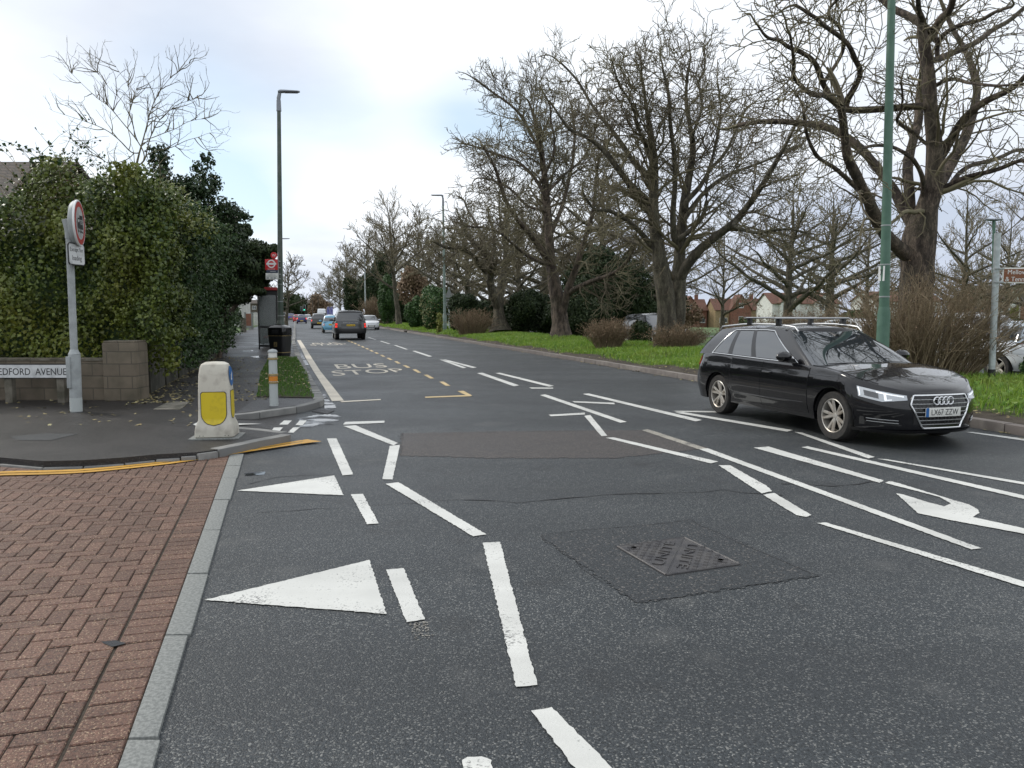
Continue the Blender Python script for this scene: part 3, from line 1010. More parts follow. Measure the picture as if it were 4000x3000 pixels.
kerb_run([gp(619, 933.2, FZ)] + P_tip[1:], .10, .9, -.05, FZ + .003, 1, mb)
struct(mb.build('island_kerb', M_kerb, bevel=.012))
mb = MB()
kerb_run(P_back, .13, .9, -.05, FZ + .006, 1, mb)
struct(mb.build('corner_kerb', M_kerb, bevel=.012))
mb = MB()
kerb_run([gp(697.5, 862, FZ)] + P_side + P_far[:3], .17, .34, -.05, FZ + .008, 1, mb, jit=.010)
kerb_run(P_far[2:], .15, 3.0, -.05, FZ + .006, 1, mb)
struct(mb.build('roadside_kerb', M_kerb, bevel=.014))
mb = MB()
kerb_run([rd(s_, 9.48, 0) for s_ in np.arange(-4, 70, 2.0)], .15, .95, -.06, .13, -1, mb, jit=.004)
kerb_run([rd(s_, 9.48, 0) for s_ in np.arange(70, 420, 10.0)], .15, 4.0, -.06, .13, -1, mb)
struct(mb.build('verge_kerb', M_kerbr, bevel=.014))
# dropped patch of rough setts and a pale slab on the footway
mb = MB()
for px in ([(330, 885), (365, 868), (410, 868), (390, 885)], ):
    mb.prism([tuple(gp(x, y, FZ)[:2]) for x, y in px], FZ - .01, FZ + .006)
struct(mb.build('footway_slab', M_conc))
mb = MB()
mb.prism([tuple(gp(x, y, FZ)[:2]) for x, y in [(508, 893.5), (552, 862), (677, 863), (684, 868), (645, 875), (581, 884.5)]], FZ - .01, FZ + .003)
struct(mb.build('footway_corner_paving', asphalt('slab_grey', (.070, .070, .071), (.10, .10, .102), (.2, .2, .2), scale=150, stonef=.93, wet=.08)))
mb = MB()
for px in ([(20, 943), (95, 936), (170, 937), (110, 951), (40, 951)],):
    mb.sheet([tuple(gp(x, y, FZ + .004)) for x, y in px])
struct(mb.build('footway_patch', M_patch, fixn=False))

# verge on the right: a low bank of earth under long grass
vt = [9.62, 10.1, 10.9, 11.8, 12.8, 13.6, 14.2, 14.75]
vz = [.10, .17, .25, .32, .38, .36, .22, -.02]
mb = MB()
vs_ = list(np.arange(-4, 60, 1.0)) + list(np.arange(60, 140, 4.0)) + list(np.arange(140, 430, 15.0))
mb.grid([[rd(s_, t_, z_ + (.05 * sin(s_ * .9 + t_) + .03 * sin(s_ * 2.3) if 0 < i < 7 else 0)) for i, (t_, z_) in enumerate(zip(vt, vz))] for s_ in vs_])
mb.m = [0 if k_ % 7 < 1 else 1 for k_ in range(len(mb.f))]
struct(mb.build('verge_bank', [M_soil, M_bank], smooth=True, fixn=False))
def bank_z(s_, t_):
    return float(np.interp(t_, vt, vz)) + (.05 * sin(s_ * .9 + t_) + .03 * sin(s_ * 2.3)) * (1 if 9.8 < t_ < 14.5 else 0)
# service road and path behind
mb = MB()
mb.sheet([rd(-10, 14.7, .0), rd(-10, 19.6, .0), rd(62, 19.6, .0), rd(62, 14.7, .0)])
struct(mb.build('service_road', M_road, fixn=False))
mb = MB()
mb.grid([[rd(s_, t_, land_z(s_, t_) + .035) for t_ in (21, 23)] for s_ in np.arange(62, 180, 8)])
mb.grid([[rd(s_, t_, land_z(s_, t_) + .03) for s_ in (52, 54.5)] for t_ in np.arange(15, 90, 5)])
struct(mb.build('park_path', M_edge, fixn=False))
# water lying in the gutter and on the footway
def puddle(pts, z):
    n = len(pts)
    out_ = []
    c = np.mean([p[:2] for p in pts], axis=0)
    for i in range(n):
        a, b_ = np.array(pts[i][:2]), np.array(pts[(i + 1) % n][:2])
        for j in range(6):
            p = a + (b_ - a) * j / 6
            p = c + (p - c) * (1 + random.uniform(-.10, .06))
            out_.append((p[0], p[1], z))
    mb_ = MB()
    mb_.sheet(out_)
    struct(mb_.build('puddle', M_water, fixn=False))
puddle(gpl([(694, 853), (702, 850), (708, 862), (724, 874), (726, 882), (712, 885), (704, 889), (699, 880)], 0), .0035)
puddle(gpl([(640, 903), (664, 899), (690, 896), (715, 894), (738, 900), (720, 904), (736, 909), (700, 912), (722, 917), (684, 919), (668, 926), (655, 922), (640, 931), (650, 915)], 0), .0035)
puddle(gpl([(527, 1022), (573, 1019), (572, 1026), (530, 1028)], 0), .0035)
puddle(gpl([(545, 743.5), (566, 741.5), (600, 742), (600, 745.5), (560, 745.5)], FZ), FZ + .003)
puddle(gpl([(540, 770), (590, 765), (600, 772), (556, 776)], FZ), FZ + .003)
puddle(gpl([(520, 758), (545, 756), (548, 759), (525, 761)], FZ), FZ + .003)
puddle(gpl([(645, 762), (652, 762), (668, 790), (660, 790)], 0), .0035)
puddle(gpl([(218, 1385), (250, 1381), (275, 1388), (240, 1396)], .02), .0165)
# ================================================================== trees and plants
def unit(a):
    return a / (np.linalg.norm(a, axis=-1, keepdims=True) + 1e-9)
def grow(P0, D0, L, R0, R1, segs, wig, trop=(0, 0, 0), trop_end=None):
    n = len(P0)
    pts = np.zeros((n, segs + 1, 3))
    pts[:, 0] = P0
    d = unit(D0)
    st_ = (L / segs)[:, None]
    trop = np.array(trop)
    te = np.array(trop_end) if trop_end is not None else trop
    curl = rng.normal(0, wig * .5, (n, 3))
    for k in range(segs):
        tr = trop + (te - trop) * (k / max(1, segs - 1))
        d = unit(d + rng.normal(0, wig, (n, 3)) + curl + tr)
        pts[:, k + 1] = pts[:, k] + d * st_
    f = np.linspace(0, 1, segs + 1)[None, :]
    rad = R0[:, None] * (1 - f) + R1[:, None] * f
    return pts, rad
def spawn(pts, rad, L, per_m, t0=.15, t1=1.0, ang=(30, 65), lr=(.3, .5), taper=.55, rr=.6, rmin=.004, centre=None, outw=.0, up=.0, kmax=40, lmax=99, lmin=.1):
    """side shoots along every branch"""
    n, S, _ = pts.shape
    cnt = np.clip((L * per_m + rng.random(n)).astype(int), 1, kmax)
    idx = np.repeat(np.arange(n), cnt)
    t = t0 + (t1 - t0) * rng.random(len(idx)) ** .85
    x = t * (S - 1)
    i = np.minimum(x.astype(int), S - 2)
    f = (x - i)[:, None]
    P = pts[idx, i] * (1 - f) + pts[idx, i + 1] * f
    T = unit(pts[idx, i + 1] - pts[idx, i])
    R = rad[idx, i] * (1 - f[:, 0]) + rad[idx, i + 1] * f[:, 0]
    rv = rng.normal(0, 1, (len(idx), 3))
    side = unit(rv - T * (rv * T).sum(1, keepdims=True))
    if centre is not None:
        o_ = unit(P - centre)
        side = unit(side + outw * (o_ - T * (o_ * T).sum(1, keepdims=True)))
    side = unit(side + np.array([0, 0, up]))
    a = np.radians(rng.uniform(ang[0], ang[1], len(idx)))[:, None]
    D = unit(T * np.cos(a) + side * np.sin(a))
    Ln = np.clip(L[idx] * rng.uniform(lr[0], lr[1], len(idx)) * (1 - taper * t), lmin, lmax)
    return P, D, Ln, np.maximum(R * rr * rng.uniform(.7, 1, len(idx)), rmin)
def tubes(pts, rad, n):
    K, S, _ = pts.shape
    T = np.zeros_like(pts)
    T[:, 1:-1] = pts[:, 2:] - pts[:, :-2]
    T[:, 0] = pts[:, 1] - pts[:, 0]
    T[:, -1] = pts[:, -1] - pts[:, -2]
    T = unit(T)
    ref = np.where(np.abs(T[..., 2:3]) < .8, np.array([0, 0, 1.0]), np.array([1.0, 0, 0]))
    # keep one reference per branch so that the rings do not twist
    ref = np.repeat(ref[:, :1], S, axis=1)
    A = unit(np.cross(T, ref))
    B_ = np.cross(T, A)
    an = 2 * pi * np.arange(n) / n
    V = pts[:, :, None, :] + rad[:, :, None, None] * (A[:, :, None, :] * np.cos(an)[None, None, :, None] + B_[:, :, None, :] * np.sin(an)[None, None, :, None])
    base = (np.arange(K) * S * n)[:, None, None]
    r_ = (np.arange(S - 1) * n)[None, :, None]
    k = np.arange(n)[None, None, :]
    k2 = (k + 1) % n
    Fq = np.stack([base + r_ + k, base + r_ + k2, base + r_ + n + k2, base + r_ + n + k], -1).reshape(-1, 4)
    return V.reshape(-1, 3), Fq
def join(parts):
    Vs, Fs, o = [], [], 0
    for V, Fq in parts:
        Vs.append(V)
        Fs.append(Fq + o)
        o += len(V)
    return np.concatenate(Vs), np.concatenate(Fs)
def resample(P, R, k):
    P, R = np.array(P, float), np.array(R, float)
    d = np.concatenate([[0], np.cumsum(np.linalg.norm(np.diff(P, axis=0), axis=1))])
    x = np.linspace(0, d[-1], k)
    Q = np.stack([np.interp(x, d, P[:, c]) for c in range(3)], 1)
    r = np.interp(x, d, R)
    for _ in range(2):
        Q[1:-1] = (Q[:-2] + 2 * Q[1:-1] + Q[2:]) / 4
    return Q, r, d[-1]
KL = 26
def tree(name, label, cat, base, limbs, centre, per=(1.3, 2.0, 2.6), mb_=None, mt=None, group=None, twig=.008, up=.3, lens=((.22, .45), (.3, .55), (.35, .7)), l1=4.2, hang=0.0, trunk_n=16, wig=.10, bas=True, rr1=.36, lead=1.0):
    """limbs: list of (points, radii) in world space; the first is the trunk"""
    base = np.array(base, float)
    root = thing(name, label, cat, base, 0, group)
    Q, Rr, Ls = [], [], []
    tp = []
    for i, (P, R) in enumerate(limbs):
        P, R = [np.array(p_) for p_ in P], list(R)
        if i:                                                       # root the limb in the wood it grows from
            allq, allr = np.concatenate(Q), np.concatenate(Rr)
            dd = np.linalg.norm(allq - (P[0] - np.array([0, 0, R[0] * 1.2])), axis=1)
            k_ = int(np.argmin(dd))
            if dd[k_] < 2.5:
                P.insert(0, allq[k_]); R.insert(0, min(R[0], allr[k_] * .9))
        q, r, L = resample(P, R, KL)
        cj_ = rng.normal(0, .022 * min(L, 5), (8, 3)) * np.linspace(0, 1, 8)[:, None]
        xj_ = np.linspace(0, 7, KL)
        q += np.stack([np.interp(xj_, np.arange(8), cj_[:, k_]) for k_ in range(3)], 1)
        for _ in range(3):
            q[1:-1] = (q[:-2] + 2 * q[1:-1] + q[2:]) / 4
        if i == 0 and bas:
            r = r * (1 + .45 * np.exp(-np.linspace(0, L, KL) / .55))
        Q.append(q); Rr.append(r); Ls.append(L)
        rv_ = rng.normal(0, 1, KL + 4)
        r2 = r * (1 + .05 * np.convolve(rv_, [.25, .5, .25, .25, .25], 'valid'))
        Vt, Ft = tubes(q[None], r2[None], trunk_n)
        Cq = np.repeat(q, trunk_n, axis=0)
        lobes = np.tile(rng.normal(0, 1, trunk_n), KL) * .035 + rng.normal(0, .045, len(Vt))
        tp.append((Cq + (Vt - Cq) * (1 + lobes)[:, None], Ft))
    # swelling burrs on the trunk
    V, Fq = join(tp)
    np_mesh('trunk', V - base, Fq, mb_ or M_bark, root, smooth=True)
    Q, Rr, Ls = np.array(Q), np.array(Rr), np.array(Ls)
    c = np.array(centre)
    tw = []
    st0 = np.array([.45 if i == 0 else .22 for i in range(len(Ls))])
    P, D, L, R = [], [], [], []
    for i in range(len(Ls)):
        a, b_, c_, d_ = spawn(Q[i:i + 1], Rr[i:i + 1], Ls[i:i + 1], per[0], st0[i], 1.0, (30, 75), lens[0], .45, rr1, .012, c, .9, up, lmax=l1, lmin=.8)
        P.append(a); D.append(b_); L.append(c_); R.append(d_)
    # leaders at each limb tip
    P.append(Q[:, -1]); D.append(Q[:, -1] - Q[:, -2]); L.append(np.clip(Ls * .15, .5, 1.4) * lead); R.append(Rr[:, -1])
    P, D, L, R = np.concatenate(P), np.concatenate(D), np.concatenate(L), np.concatenate(R)
    b1, r1 = grow(P, D, L, R, np.maximum(R * .30, twig), 7, wig * 1.3, (0, 0, up * .12 - hang * .05))
    tw.append(tubes(b1, r1, 5))
    P, D, L2, R = spawn(b1, r1, L, per[1], .12, 1.0, (25, 65), lens[1], .4, .5, twig * 1.15, c, .5, up, lmax=2.2, lmin=.35)
    b2, r2 = grow(P, D, L2, R, np.maximum(R * .5, twig), 5, wig * 1.6, (0, 0, up * .1 - hang * .12), (0, 0, up * .3))
    tw.append(tubes(b2, r2, 4))
    P, D, L3, R = spawn(b2, r2, L2, per[2], .15, 1.0, (20, 60), lens[2], .3, .7, twig * .8, c, .4, up, lmax=1.1, lmin=.22)
    b3, r3 = grow(P, D, L3, np.full(len(P), twig), np.full(len(P), twig * .7), 4, wig * 2.2, (0, 0, -hang * .25), (0, 0, .25 + up * .4))
    tw.append(tubes(b3, r3, 3))
    V, Fq = join(tw)
    np_mesh('crown', V - base, Fq, mt or M_twig, root)
    return root
def limb_px(pts, rpx, d0, d1, conv, dd=None):
    """photo pixels to a limb at depth d0..d1; rpx = radius in pixels at the ends"""
    n = len(pts)
    P, R = [], []
    for i, p in enumerate(pts):
        f = i / max(1, n - 1)
        d = d0 + (d1 - d0) * f
        x, y = conv(*p)
        P.append(dp(x, y, d))
        R.append((rpx[0] + (rpx[-1] - rpx[0]) * f) / F * d if len(rpx) == 2 else np.interp(f, np.linspace(0, 1, len(rpx)), rpx) / F * d)
    return P, R

# ---- the big horse chestnut on the right
c4 = lambda x, y: (1659 + .4 * x, .4 * y)
D1 = 16.8
b1 = rd(*st(dp(1979, 700, D1)), .36)
t1 = limb_px([(795, 1600), (805, 1450), (820, 1330), (850, 1230), (890, 1100), (905, 950), (900, 780), (880, 640), (880, 480), (885, 330), (880, 180), (872, 110), (862, 50)], [33, 33, 33, 30, 21, 19, 16, 15, 14, 13, 11, 7, 2], D1, D1 - .5, c4)
t1[0].insert(0, b1 + [0, 0, -.1]); t1[1].insert(0, .36)
L1 = [t1]
def A1(pts, r, dz):
    L1.append(limb_px(pts, r, D1, D1 + dz, c4))
A1([(770, 1390), (700, 1330), (640, 1280), (560, 1150), (500, 1030), (460, 900), (420, 780), (395, 640), (380, 560)], [15, 12, 10, 8], -2.5)
A1([(390, 600), (340, 510), (230, 490), (180, 400), (170, 360), (150, 200)], [7, 2.5], -4.0)
A1([(390, 590), (450, 500), (520, 380), (480, 300), (360, 200), (230, 90), (180, 30)], [7, 3], -3.2)
A1([(470, 1000), (380, 930), (280, 830), (190, 710), (180, 600), (180, 500)], [5, 2], -3.0)
A1([(790, 1210), (750, 1150), (690, 1050), (640, 960), (540, 870), (440, 760), (340, 690), (250, 640), (150, 670), (0, 670), (-150, 640)], [15, 11, 9, 7, 6, 4], 2.5)
A1([(290, 470), (270, 350), (180, 270), (100, 220), (0, 190), (-120, 130)], [6, 2.5], -3)
A1([(770, 1120), (755, 1000), (745, 880), (775, 780), (790, 680), (800, 580), (840, 480), (850, 380), (840, 200)], [11, 9, 8, 6], 2.0)
A1([(830, 1100), (850, 980), (800, 900), (740, 840), (690, 800), (560, 820), (460, 850)], [6, 4, 2.5], -2.5)
A1([(930, 1020), (980, 900), (1030, 800), (1100, 680), (1120, 560), (1130, 450), (1100, 350), (1070, 260), (1000, 200), (960, 60)], [11, 9, 8, 6, 4], 2.4)
A1([(930, 850), (1000, 740), (1080, 620), (1180, 540), (1280, 480), (1382, 410), (1560, 300)], [10, 8, 6, 4], -2)
A1([(945, 1020), (1050, 960), (1180, 930), (1290, 880), (1382, 860), (1560, 860)], [6, 3], -1.5)
A1([(1000, 970), (1080, 890), (1200, 870), (1300, 825), (1382, 830), (1500, 800)], [5, 3], 2)
A1([(905, 330), (1000, 280), (1100, 240), (1200, 190), (1300, 140), (1382, 80), (1500, 0)], [7, 3], 1.5)
A1([(910, 230), (960, 170), (1050, 130), (1150, 110), (1220, 60), (1300, 20)], [5, 3], -2)
A1([(905, 450), (1000, 430), (1100, 440), (1200, 460), (1280, 470), (1400, 450)], [4, 2], -3)
A1([(870, 790), (760, 700), (680, 650), (700, 600), (740, 540), (740, 460)], [4, 2], -1.5)
A1([(880, 190), (830, 130), (760, 90), (700, 60), (610, 0), (500, -80)], [9, 6], 1)
A1([(885, 190), (930, 110), (980, 40), (1020, -60)], [9, 6], -1)
A1([(850, 160), (830, 80), (800, 0), (780, -120)], [6, 4], -2)
A1([(420, 260), (380, 130), (330, 80), (360, 20), (380, -40)], [4, 2.5], -3)
tree('horse_chestnut_tree', 'largest bare tree at the right with massive trunk rising behind the bushy brown shrub', 'tree', b1, L1, dp(1990, 330, D1 + .5),
     per=(2.6, 3.3, 3.0), group='bare trees along the right verge', twig=.0068, up=.12, hang=.55, l1=2.3, wig=.17, lens=((.2, .5), (.35, .65), (.4, .8)), rr1=.28)

# ---- three more old trees on the verge
c5 = lambda x, y: (940 + .4 * x, 55.3 + .4 * y)
D2 = 28.0
b2_ = rd(*st(gp(1443, 752, .36)), .36)
b2_ = np.array([dp(1443, 752, D2)[0], D2, .34])
L2 = []
def A2(pts, r, dz, d0=0):
    L2.append(limb_px(pts, r if len(L2) < 2 else [x_ * .82 for x_ in r], D2 + d0, D2 + dz, c5))
A2([(1258, 1745), (1255, 1650), (1240, 1400), (1210, 1250), (1190, 1100), (1180, 950), (1190, 800), (1170, 650), (1150, 520), (1130, 400), (1100, 320)], [24, 22, 19, 15, 12, 10, 9, 7, 5, 3, 2], -1)
A2([(1300, 1740), (1305, 1650), (1310, 1400), (1310, 1250), (1330, 1100), (1345, 950), (1370, 820), (1400, 700), (1380, 560), (1350, 400), (1345, 290), (1370, 190)], [21, 19, 16, 13, 11, 10, 8, 7, 5, 4, 3, 2], 1)
A2([(1320, 1340), (1400, 1230), (1500, 1150), (1600, 1080), (1700, 990), (1760, 860), (1830, 740), (1900, 650), (1960, 560)], [13, 10, 8, 6, 3], -3)
A2([(1600, 1085), (1750, 1140), (1860, 1110), (1960, 1100), (2080, 1150)], [5, 2], -4, -2)
A2([(1180, 970), (1080, 900), (1000, 790), (920, 680), (820, 600), (740, 540), (640, 470)], [11, 8, 5, 3], -2)
A2([(1185, 850), (1080, 740), (990, 620), (930, 520), (850, 430), (780, 330), (720, 190)], [8, 5, 2.5], 2)
A2([(1200, 1230), (1130, 1130), (1060, 1070), (960, 1020), (860, 1000), (780, 900)], [8, 5, 3], -3)
A2([(1195, 1210), (1100, 1170), (1000, 1150), (900, 1100), (800, 1110)], [6, 3], 3)
A2([(1290, 1200), (1280, 1000), (1290, 850), (1300, 650), (1250, 450), (1240, 330), (1240, 220)], [9, 6, 3], -2)
A2([(1345, 960), (1420, 880), (1480, 780), (1560, 680), (1620, 560), (1680, 440)], [7, 4, 2.5], 2)
A2([(1340, 1050), (1450, 900), (1560, 820), (1680, 760), (1800, 700), (1936, 650)], [7, 4, 2.5], 3)
A2([(1320, 1150), (1420, 1080), (1480, 980), (1460, 830), (1520, 660), (1530, 480), (1560, 340)], [7, 4, 2], 0)
A2([(1190, 780), (1120, 600), (1080, 450), (1000, 350), (960, 200)], [6, 3, 2], -3)
A2([(1385, 600), (1440, 450), (1430, 300), (1460, 150)], [4, 2], 1)
tree('horse_chestnut_tree', 'bare double-stemmed spreading tree standing in the middle behind two low brown bushes', 'tree', b2_, L2, dp(1470, 430, D2),
     per=(4.2, 4.2, 3.9), group='bare trees along the right verge', twig=.0095, up=.08, mb_=M_barkg, l1=2.7, hang=.15, lens=((.2, .5), (.3, .6), (.35, .75)), wig=.13)
D3 = 39.0
b3_ = np.array([dp(1210, 733, D3)[0], D3, .3])
L3_ = []
def A3(pts, r, dz, d0=0):
    L3_.append(limb_px(pts, r if not L3_ else [x_ * .82 for x_ in r], D3 + d0, D3 + dz, c5))
A3([(682, 1710), (680, 1640), (670, 1500), (640, 1400), (625, 1280), (610, 1100), (600, 950), (590, 800), (560, 650), (545, 500), (540, 460), (510, 390)], [20, 17, 15, 14, 11, 9, 8, 6, 5, 4, 3, 2], 1)
A3([(690, 1560), (720, 1400), (760, 1330), (800, 1200), (830, 1090), (870, 980), (880, 850), (900, 720)], [11, 8, 5, 3], -2)
A3([(720, 1440), (760, 1420), (860, 1370), (960, 1330), (1040, 1260), (1100, 1150)], [8, 5, 3], -4)
A3([(615, 1270), (540, 1170), (470, 1090), (420, 1020), (380, 950), (350, 850), (330, 760), (260, 640)], [8, 5, 3], -3)
A3([(595, 920), (520, 800), (430, 720), (300, 690), (180, 640)], [5, 3, 2], 3)
A3([(565, 680), (480, 500), (400, 420), (300, 350), (210, 290)], [4, 2], 0)
A3([(590, 810), (640, 700), (650, 560), (620, 460), (600, 370)], [4, 2], -2)
A3([(605, 1150), (680, 1000), (720, 850), (760, 700), (760, 540), (720, 420)], [6, 4, 2], 3)
A3([(620, 1300), (500, 1250), (430, 1180), (330, 1100), (200, 1090)], [5, 2.5], -5)
A3([(610, 1000), (500, 980), (380, 860), (230, 820)], [4, 2], 4)
A3([(600, 900), (680, 820), (800, 720), (860, 580), (890, 460)], [4, 2], 3)
tree('horse_chestnut_tree', 'bare tree with straight flaking trunk and one long low limb reaching right', 'tree', b3_, L3_, dp(1180, 450, D3),
     per=(5.0, 3.8, 3.7), group='bare trees along the right verge', twig=.011, up=.05, l1=3.3, lens=((.22, .5), (.3, .6), (.35, .75)), wig=.13)
c6 = lambda x, y: (691 + .2 * x, 387 + .2 * y)
D4 = 51.0
b4_ = np.array([dp(1080, 715, D4)[0], D4, .4])
L4_ = []
def A4(pts, r, dz, d0=0):
    L4_.append(limb_px(pts, r, D4 + d0, D4 + dz, c6))
A4([(1950, 1650), (1950, 1600), (1930, 1450), (1910, 1330), (1940, 1200), (1970, 1100), (1990, 960), (2040, 850), (2010, 650), (1990, 500), (1950, 380), (1960, 200)], [18, 16, 12, 11, 9, 8, 7, 5, 4, 3, 2, 1.5], 1)
A4([(1900, 1340), (1880, 1250), (1820, 1120), (1860, 980), (1840, 850), (1760, 780), (1680, 720), (1580, 650), (1570, 500), (1520, 380)], [9, 8, 7, 5, 3, 2], -3)
A4([(1790, 990), (1740, 960), (1680, 860), (1600, 780), (1500, 750), (1350, 740), (1230, 700)], [6, 4, 2], -4)
A4([(1790, 800), (1760, 640), (1700, 500), (1600, 350), (1560, 240)], [4, 2], 3)
A4([(1990, 880), (2100, 760), (2160, 600), (2180, 420)], [5, 3, 2], 3)
A4([(1850, 860), (1900, 700), (1850, 520), (1820, 350)], [4, 2], 0)
A4([(1690, 730), (1560, 600), (1430, 540), (1290, 500)], [3, 2], 3)
tree('horse_chestnut_tree', 'smaller bare tree with crooked forked trunk behind the slim green lamp post', 'tree', b4_, L4_, dp(1070, 520, D4),
     per=(4.2, 3.4, 3.1), group='bare trees along the right verge', twig=.0140, up=.06, mb_=M_barkg, l1=3.4, wig=.13)

# ---- tree maker for the generic bare trees
def bare_tree(name, label, base, h, spread, fork, r0, group=None, n=9, mb_=None, mt=None, twig=.014, per=(1.2, 1.6, 1.5), up=.4, lean=(0, 0), l1=3.5, cat='tree'):
    base = np.array(base, float)
    top = base + np.array([lean[0], lean[1], h * .92])
    tr = ([base + [0, 0, -.1], base + [lean[0] * .2, lean[1] * .2, fork * .6], base + [lean[0] * .4, lean[1] * .4, fork], base * .5 + top * .5 + [0, 0, fork * .25], top], [r0 * 1.05, r0 * .85, r0 * .72, r0 * .4, r0 * .1])
    limbs = [tr]
    a0 = rng.uniform(0, 6.28)
    for k in range(n):
        a = a0 + k * 2.4 + rng.uniform(-.3, .3)
        f = k / max(1, n - 1)
        z0 = fork * .85 + (h * .45) * f
        p0 = base + np.array([lean[0] * .4, lean[1] * .4, z0])
        ln = spread * (1 - .35 * f) * rng.uniform(.8, 1.1)
        rise = (h * .93 - z0) * rng.uniform(.35, .95) * (.45 + .55 * f)
        dx, dy = cos(a), sin(a)
        P = [p0, p0 + np.array([dx * ln * .35, dy * ln * .35, rise * .3]), p0 + np.array([dx * ln * .7, dy * ln * .7, rise * .65]), p0 + np.array([dx * ln, dy * ln, rise])]
        r_ = r0 * (.5 - .25 * f)
        limbs.append((P, [r_, r_ * .7, r_ * .45, r_ * .2]))
    return tree(name, label, cat, base, limbs, base + np.array([0, 0, h * .5]), per=per, mb_=mb_ or M_barkg, mt=mt, group=group, twig=twig, up=up, l1=l1, trunk_n=8)
def at(x, y, d):
    return dp(x, y, d)
def base_at(x, d, z=.2):
    return np.array([(x - CX) / F * (d * cos(PIT) + (CAMZ - z) * sin(PIT)), d, z])
B0 = base_at(862, 92, .2)
t0 = bare_tree('bare_tree', 'rounded bare street tree with straight pale trunk on the verge beside the white oncoming car', B0, 15.2, 5.8, 4.5, .33, 'bare trees along the right verge', 15, twig=.02, per=(2.4, 2.3, 2.0), lean=(-1.2, 0), mt=M_twigl)
# farther trees on the right of the road, from copies of three builds
far_src = [bare_tree('bare_tree', 'tall brownish bare tree beyond the far lamp posts, leaning over the road end', base_at(752, 175, .2), 16, 7.5, 4, .35, 'bare trees beyond the far lamp posts', 14, twig=.03, per=(2.1, 2.0, 1.7), l1=4),
           bare_tree('bare_tree', 'spreading bare tree in the park between the black estate car and the houses', base_at(1700, 46, -.3), 9.6, 6.2, 2.6, .36, 'bare trees in the park', 16, twig=.015, per=(2.4, 2.5, 2.3), up=.25),
           bare_tree('bare_tree', 'wide pale bare tree farther back, seen above the shrub between trunk and grey sign post', base_at(2075, 58, -.5), 12.0, 6.0, 2.4, .30, 'bare trees in the park', 14, twig=.015, per=(2.2, 2.4, 2.2), mt=M_twigl, up=.5)]
spots = [(0, 712, 240, 13, 'bare tree at the far end of the road, nearest the traffic queue', 1.0),
         (0, 795, 150, 17.5, 'dense brown bare tree behind the two far lamp posts', 1.0),
         (0, 905, 118, 17, 'bare tree directly behind the pale rounded street tree', 1.0),
         (0, 950, 105, 13, 'low bare tree behind the slim green lamp post', .9),
         (1, 1010, 80, 12.5, 'bare tree behind the dark shrubs next to the road sign', .95),
         (1, 1175, 72, 14, 'bare tree filling the gap behind the forked trunk', 1.0),
         (1, 1300, 70, 15, 'bare tree behind the tree with the long low limb', 1.0),
         (2, 1560, 75, 11, 'thin bare tree beside the orange brick house', .9),
         (1, 1790, 60, 11.5, 'bare tree above the dark bush left of the near green lamp post', .95),
         (2, 1870, 80, 13, 'bare tree seen just left of the big chestnut trunk', 1.0),
         (2, 2170, 66, 11.5, 'bare tree with thick stub trunk behind the brown sign', 1.0),
         (2, 2290, 50, 12, 'bare tree at the right edge behind the clipped hedge', 1.0),
         (1, 1380, 110, 12, 'distant bare tree behind the double-stemmed tree', 1.0),
         (0, 850, 135, 15, 'bare tree between the far lamp posts and the pale rounded street tree', 1.0),
         (0, 735, 205, 14, 'hazy brown bare tree over the far end of the car queue', 1.1),
         (1, 985, 92, 11.5, 'bare tree over the dark shrubs left of the slim green lamp post', 1.0),
         (1, 1060, 86, 10.5, 'bare tree low behind the crooked forked trunk', 1.0),
         (1, 1120, 64, 9.5, 'bare tree tangled behind the gap left of the straight flaking trunk', 1.0),
         (1, 1240, 88, 11, 'bare tree behind the dark holly bush by the straight trunk', 1.0),
         (1, 1425, 64, 9.5, 'bare tree crowding behind the double stems', 1.0),
         (2, 1950, 100, 12, 'pale bare tree beyond the car park behind the largest trunk', 1.0),
         (1, 2110, 88, 10.5, 'bare tree low in the gap left of the grey sign post', 1.0)]
src_h = [16, 9.6, 12.0]
for i, (k, x, d, h, lab, wx) in enumerate(spots):
    s_ = h / src_h[k]
    dup(far_src[k], base_at(x, d, land_z(0, st(base_at(x, d, 0))[1])), rng.uniform(0, 6.28), lab, 'bare trees beyond the far lamp posts' if k == 0 else 'bare trees in the park', (s_ * wx, s_ * wx, s_))
# street tree on the left, beyond the shelter
bare_tree('bare_tree', 'bare street tree on the left footway beyond the bus shelter and lamp post', rd(100, -1.2, .1), 9.0, 4.0, 2.6, .22, 'bare trees on the left', 14, twig=.02, per=(2.8, 2.5, 2.2), up=.3, lean=(1.0, 0), l1=2.6)
lt = bare_tree('bare_tree', 'slender bare tree farther along the left side of the road', rd(190, -6, .1), 10, 4.5, 2.6, .25, 'bare trees on the left', 9, twig=.03, per=(1.2, 1.4, 1.2))
dup(lt, rd(290, 3, .1), 2.0, 'bare tree closing the view at the far bend of the road', 'bare trees on the left', .9)
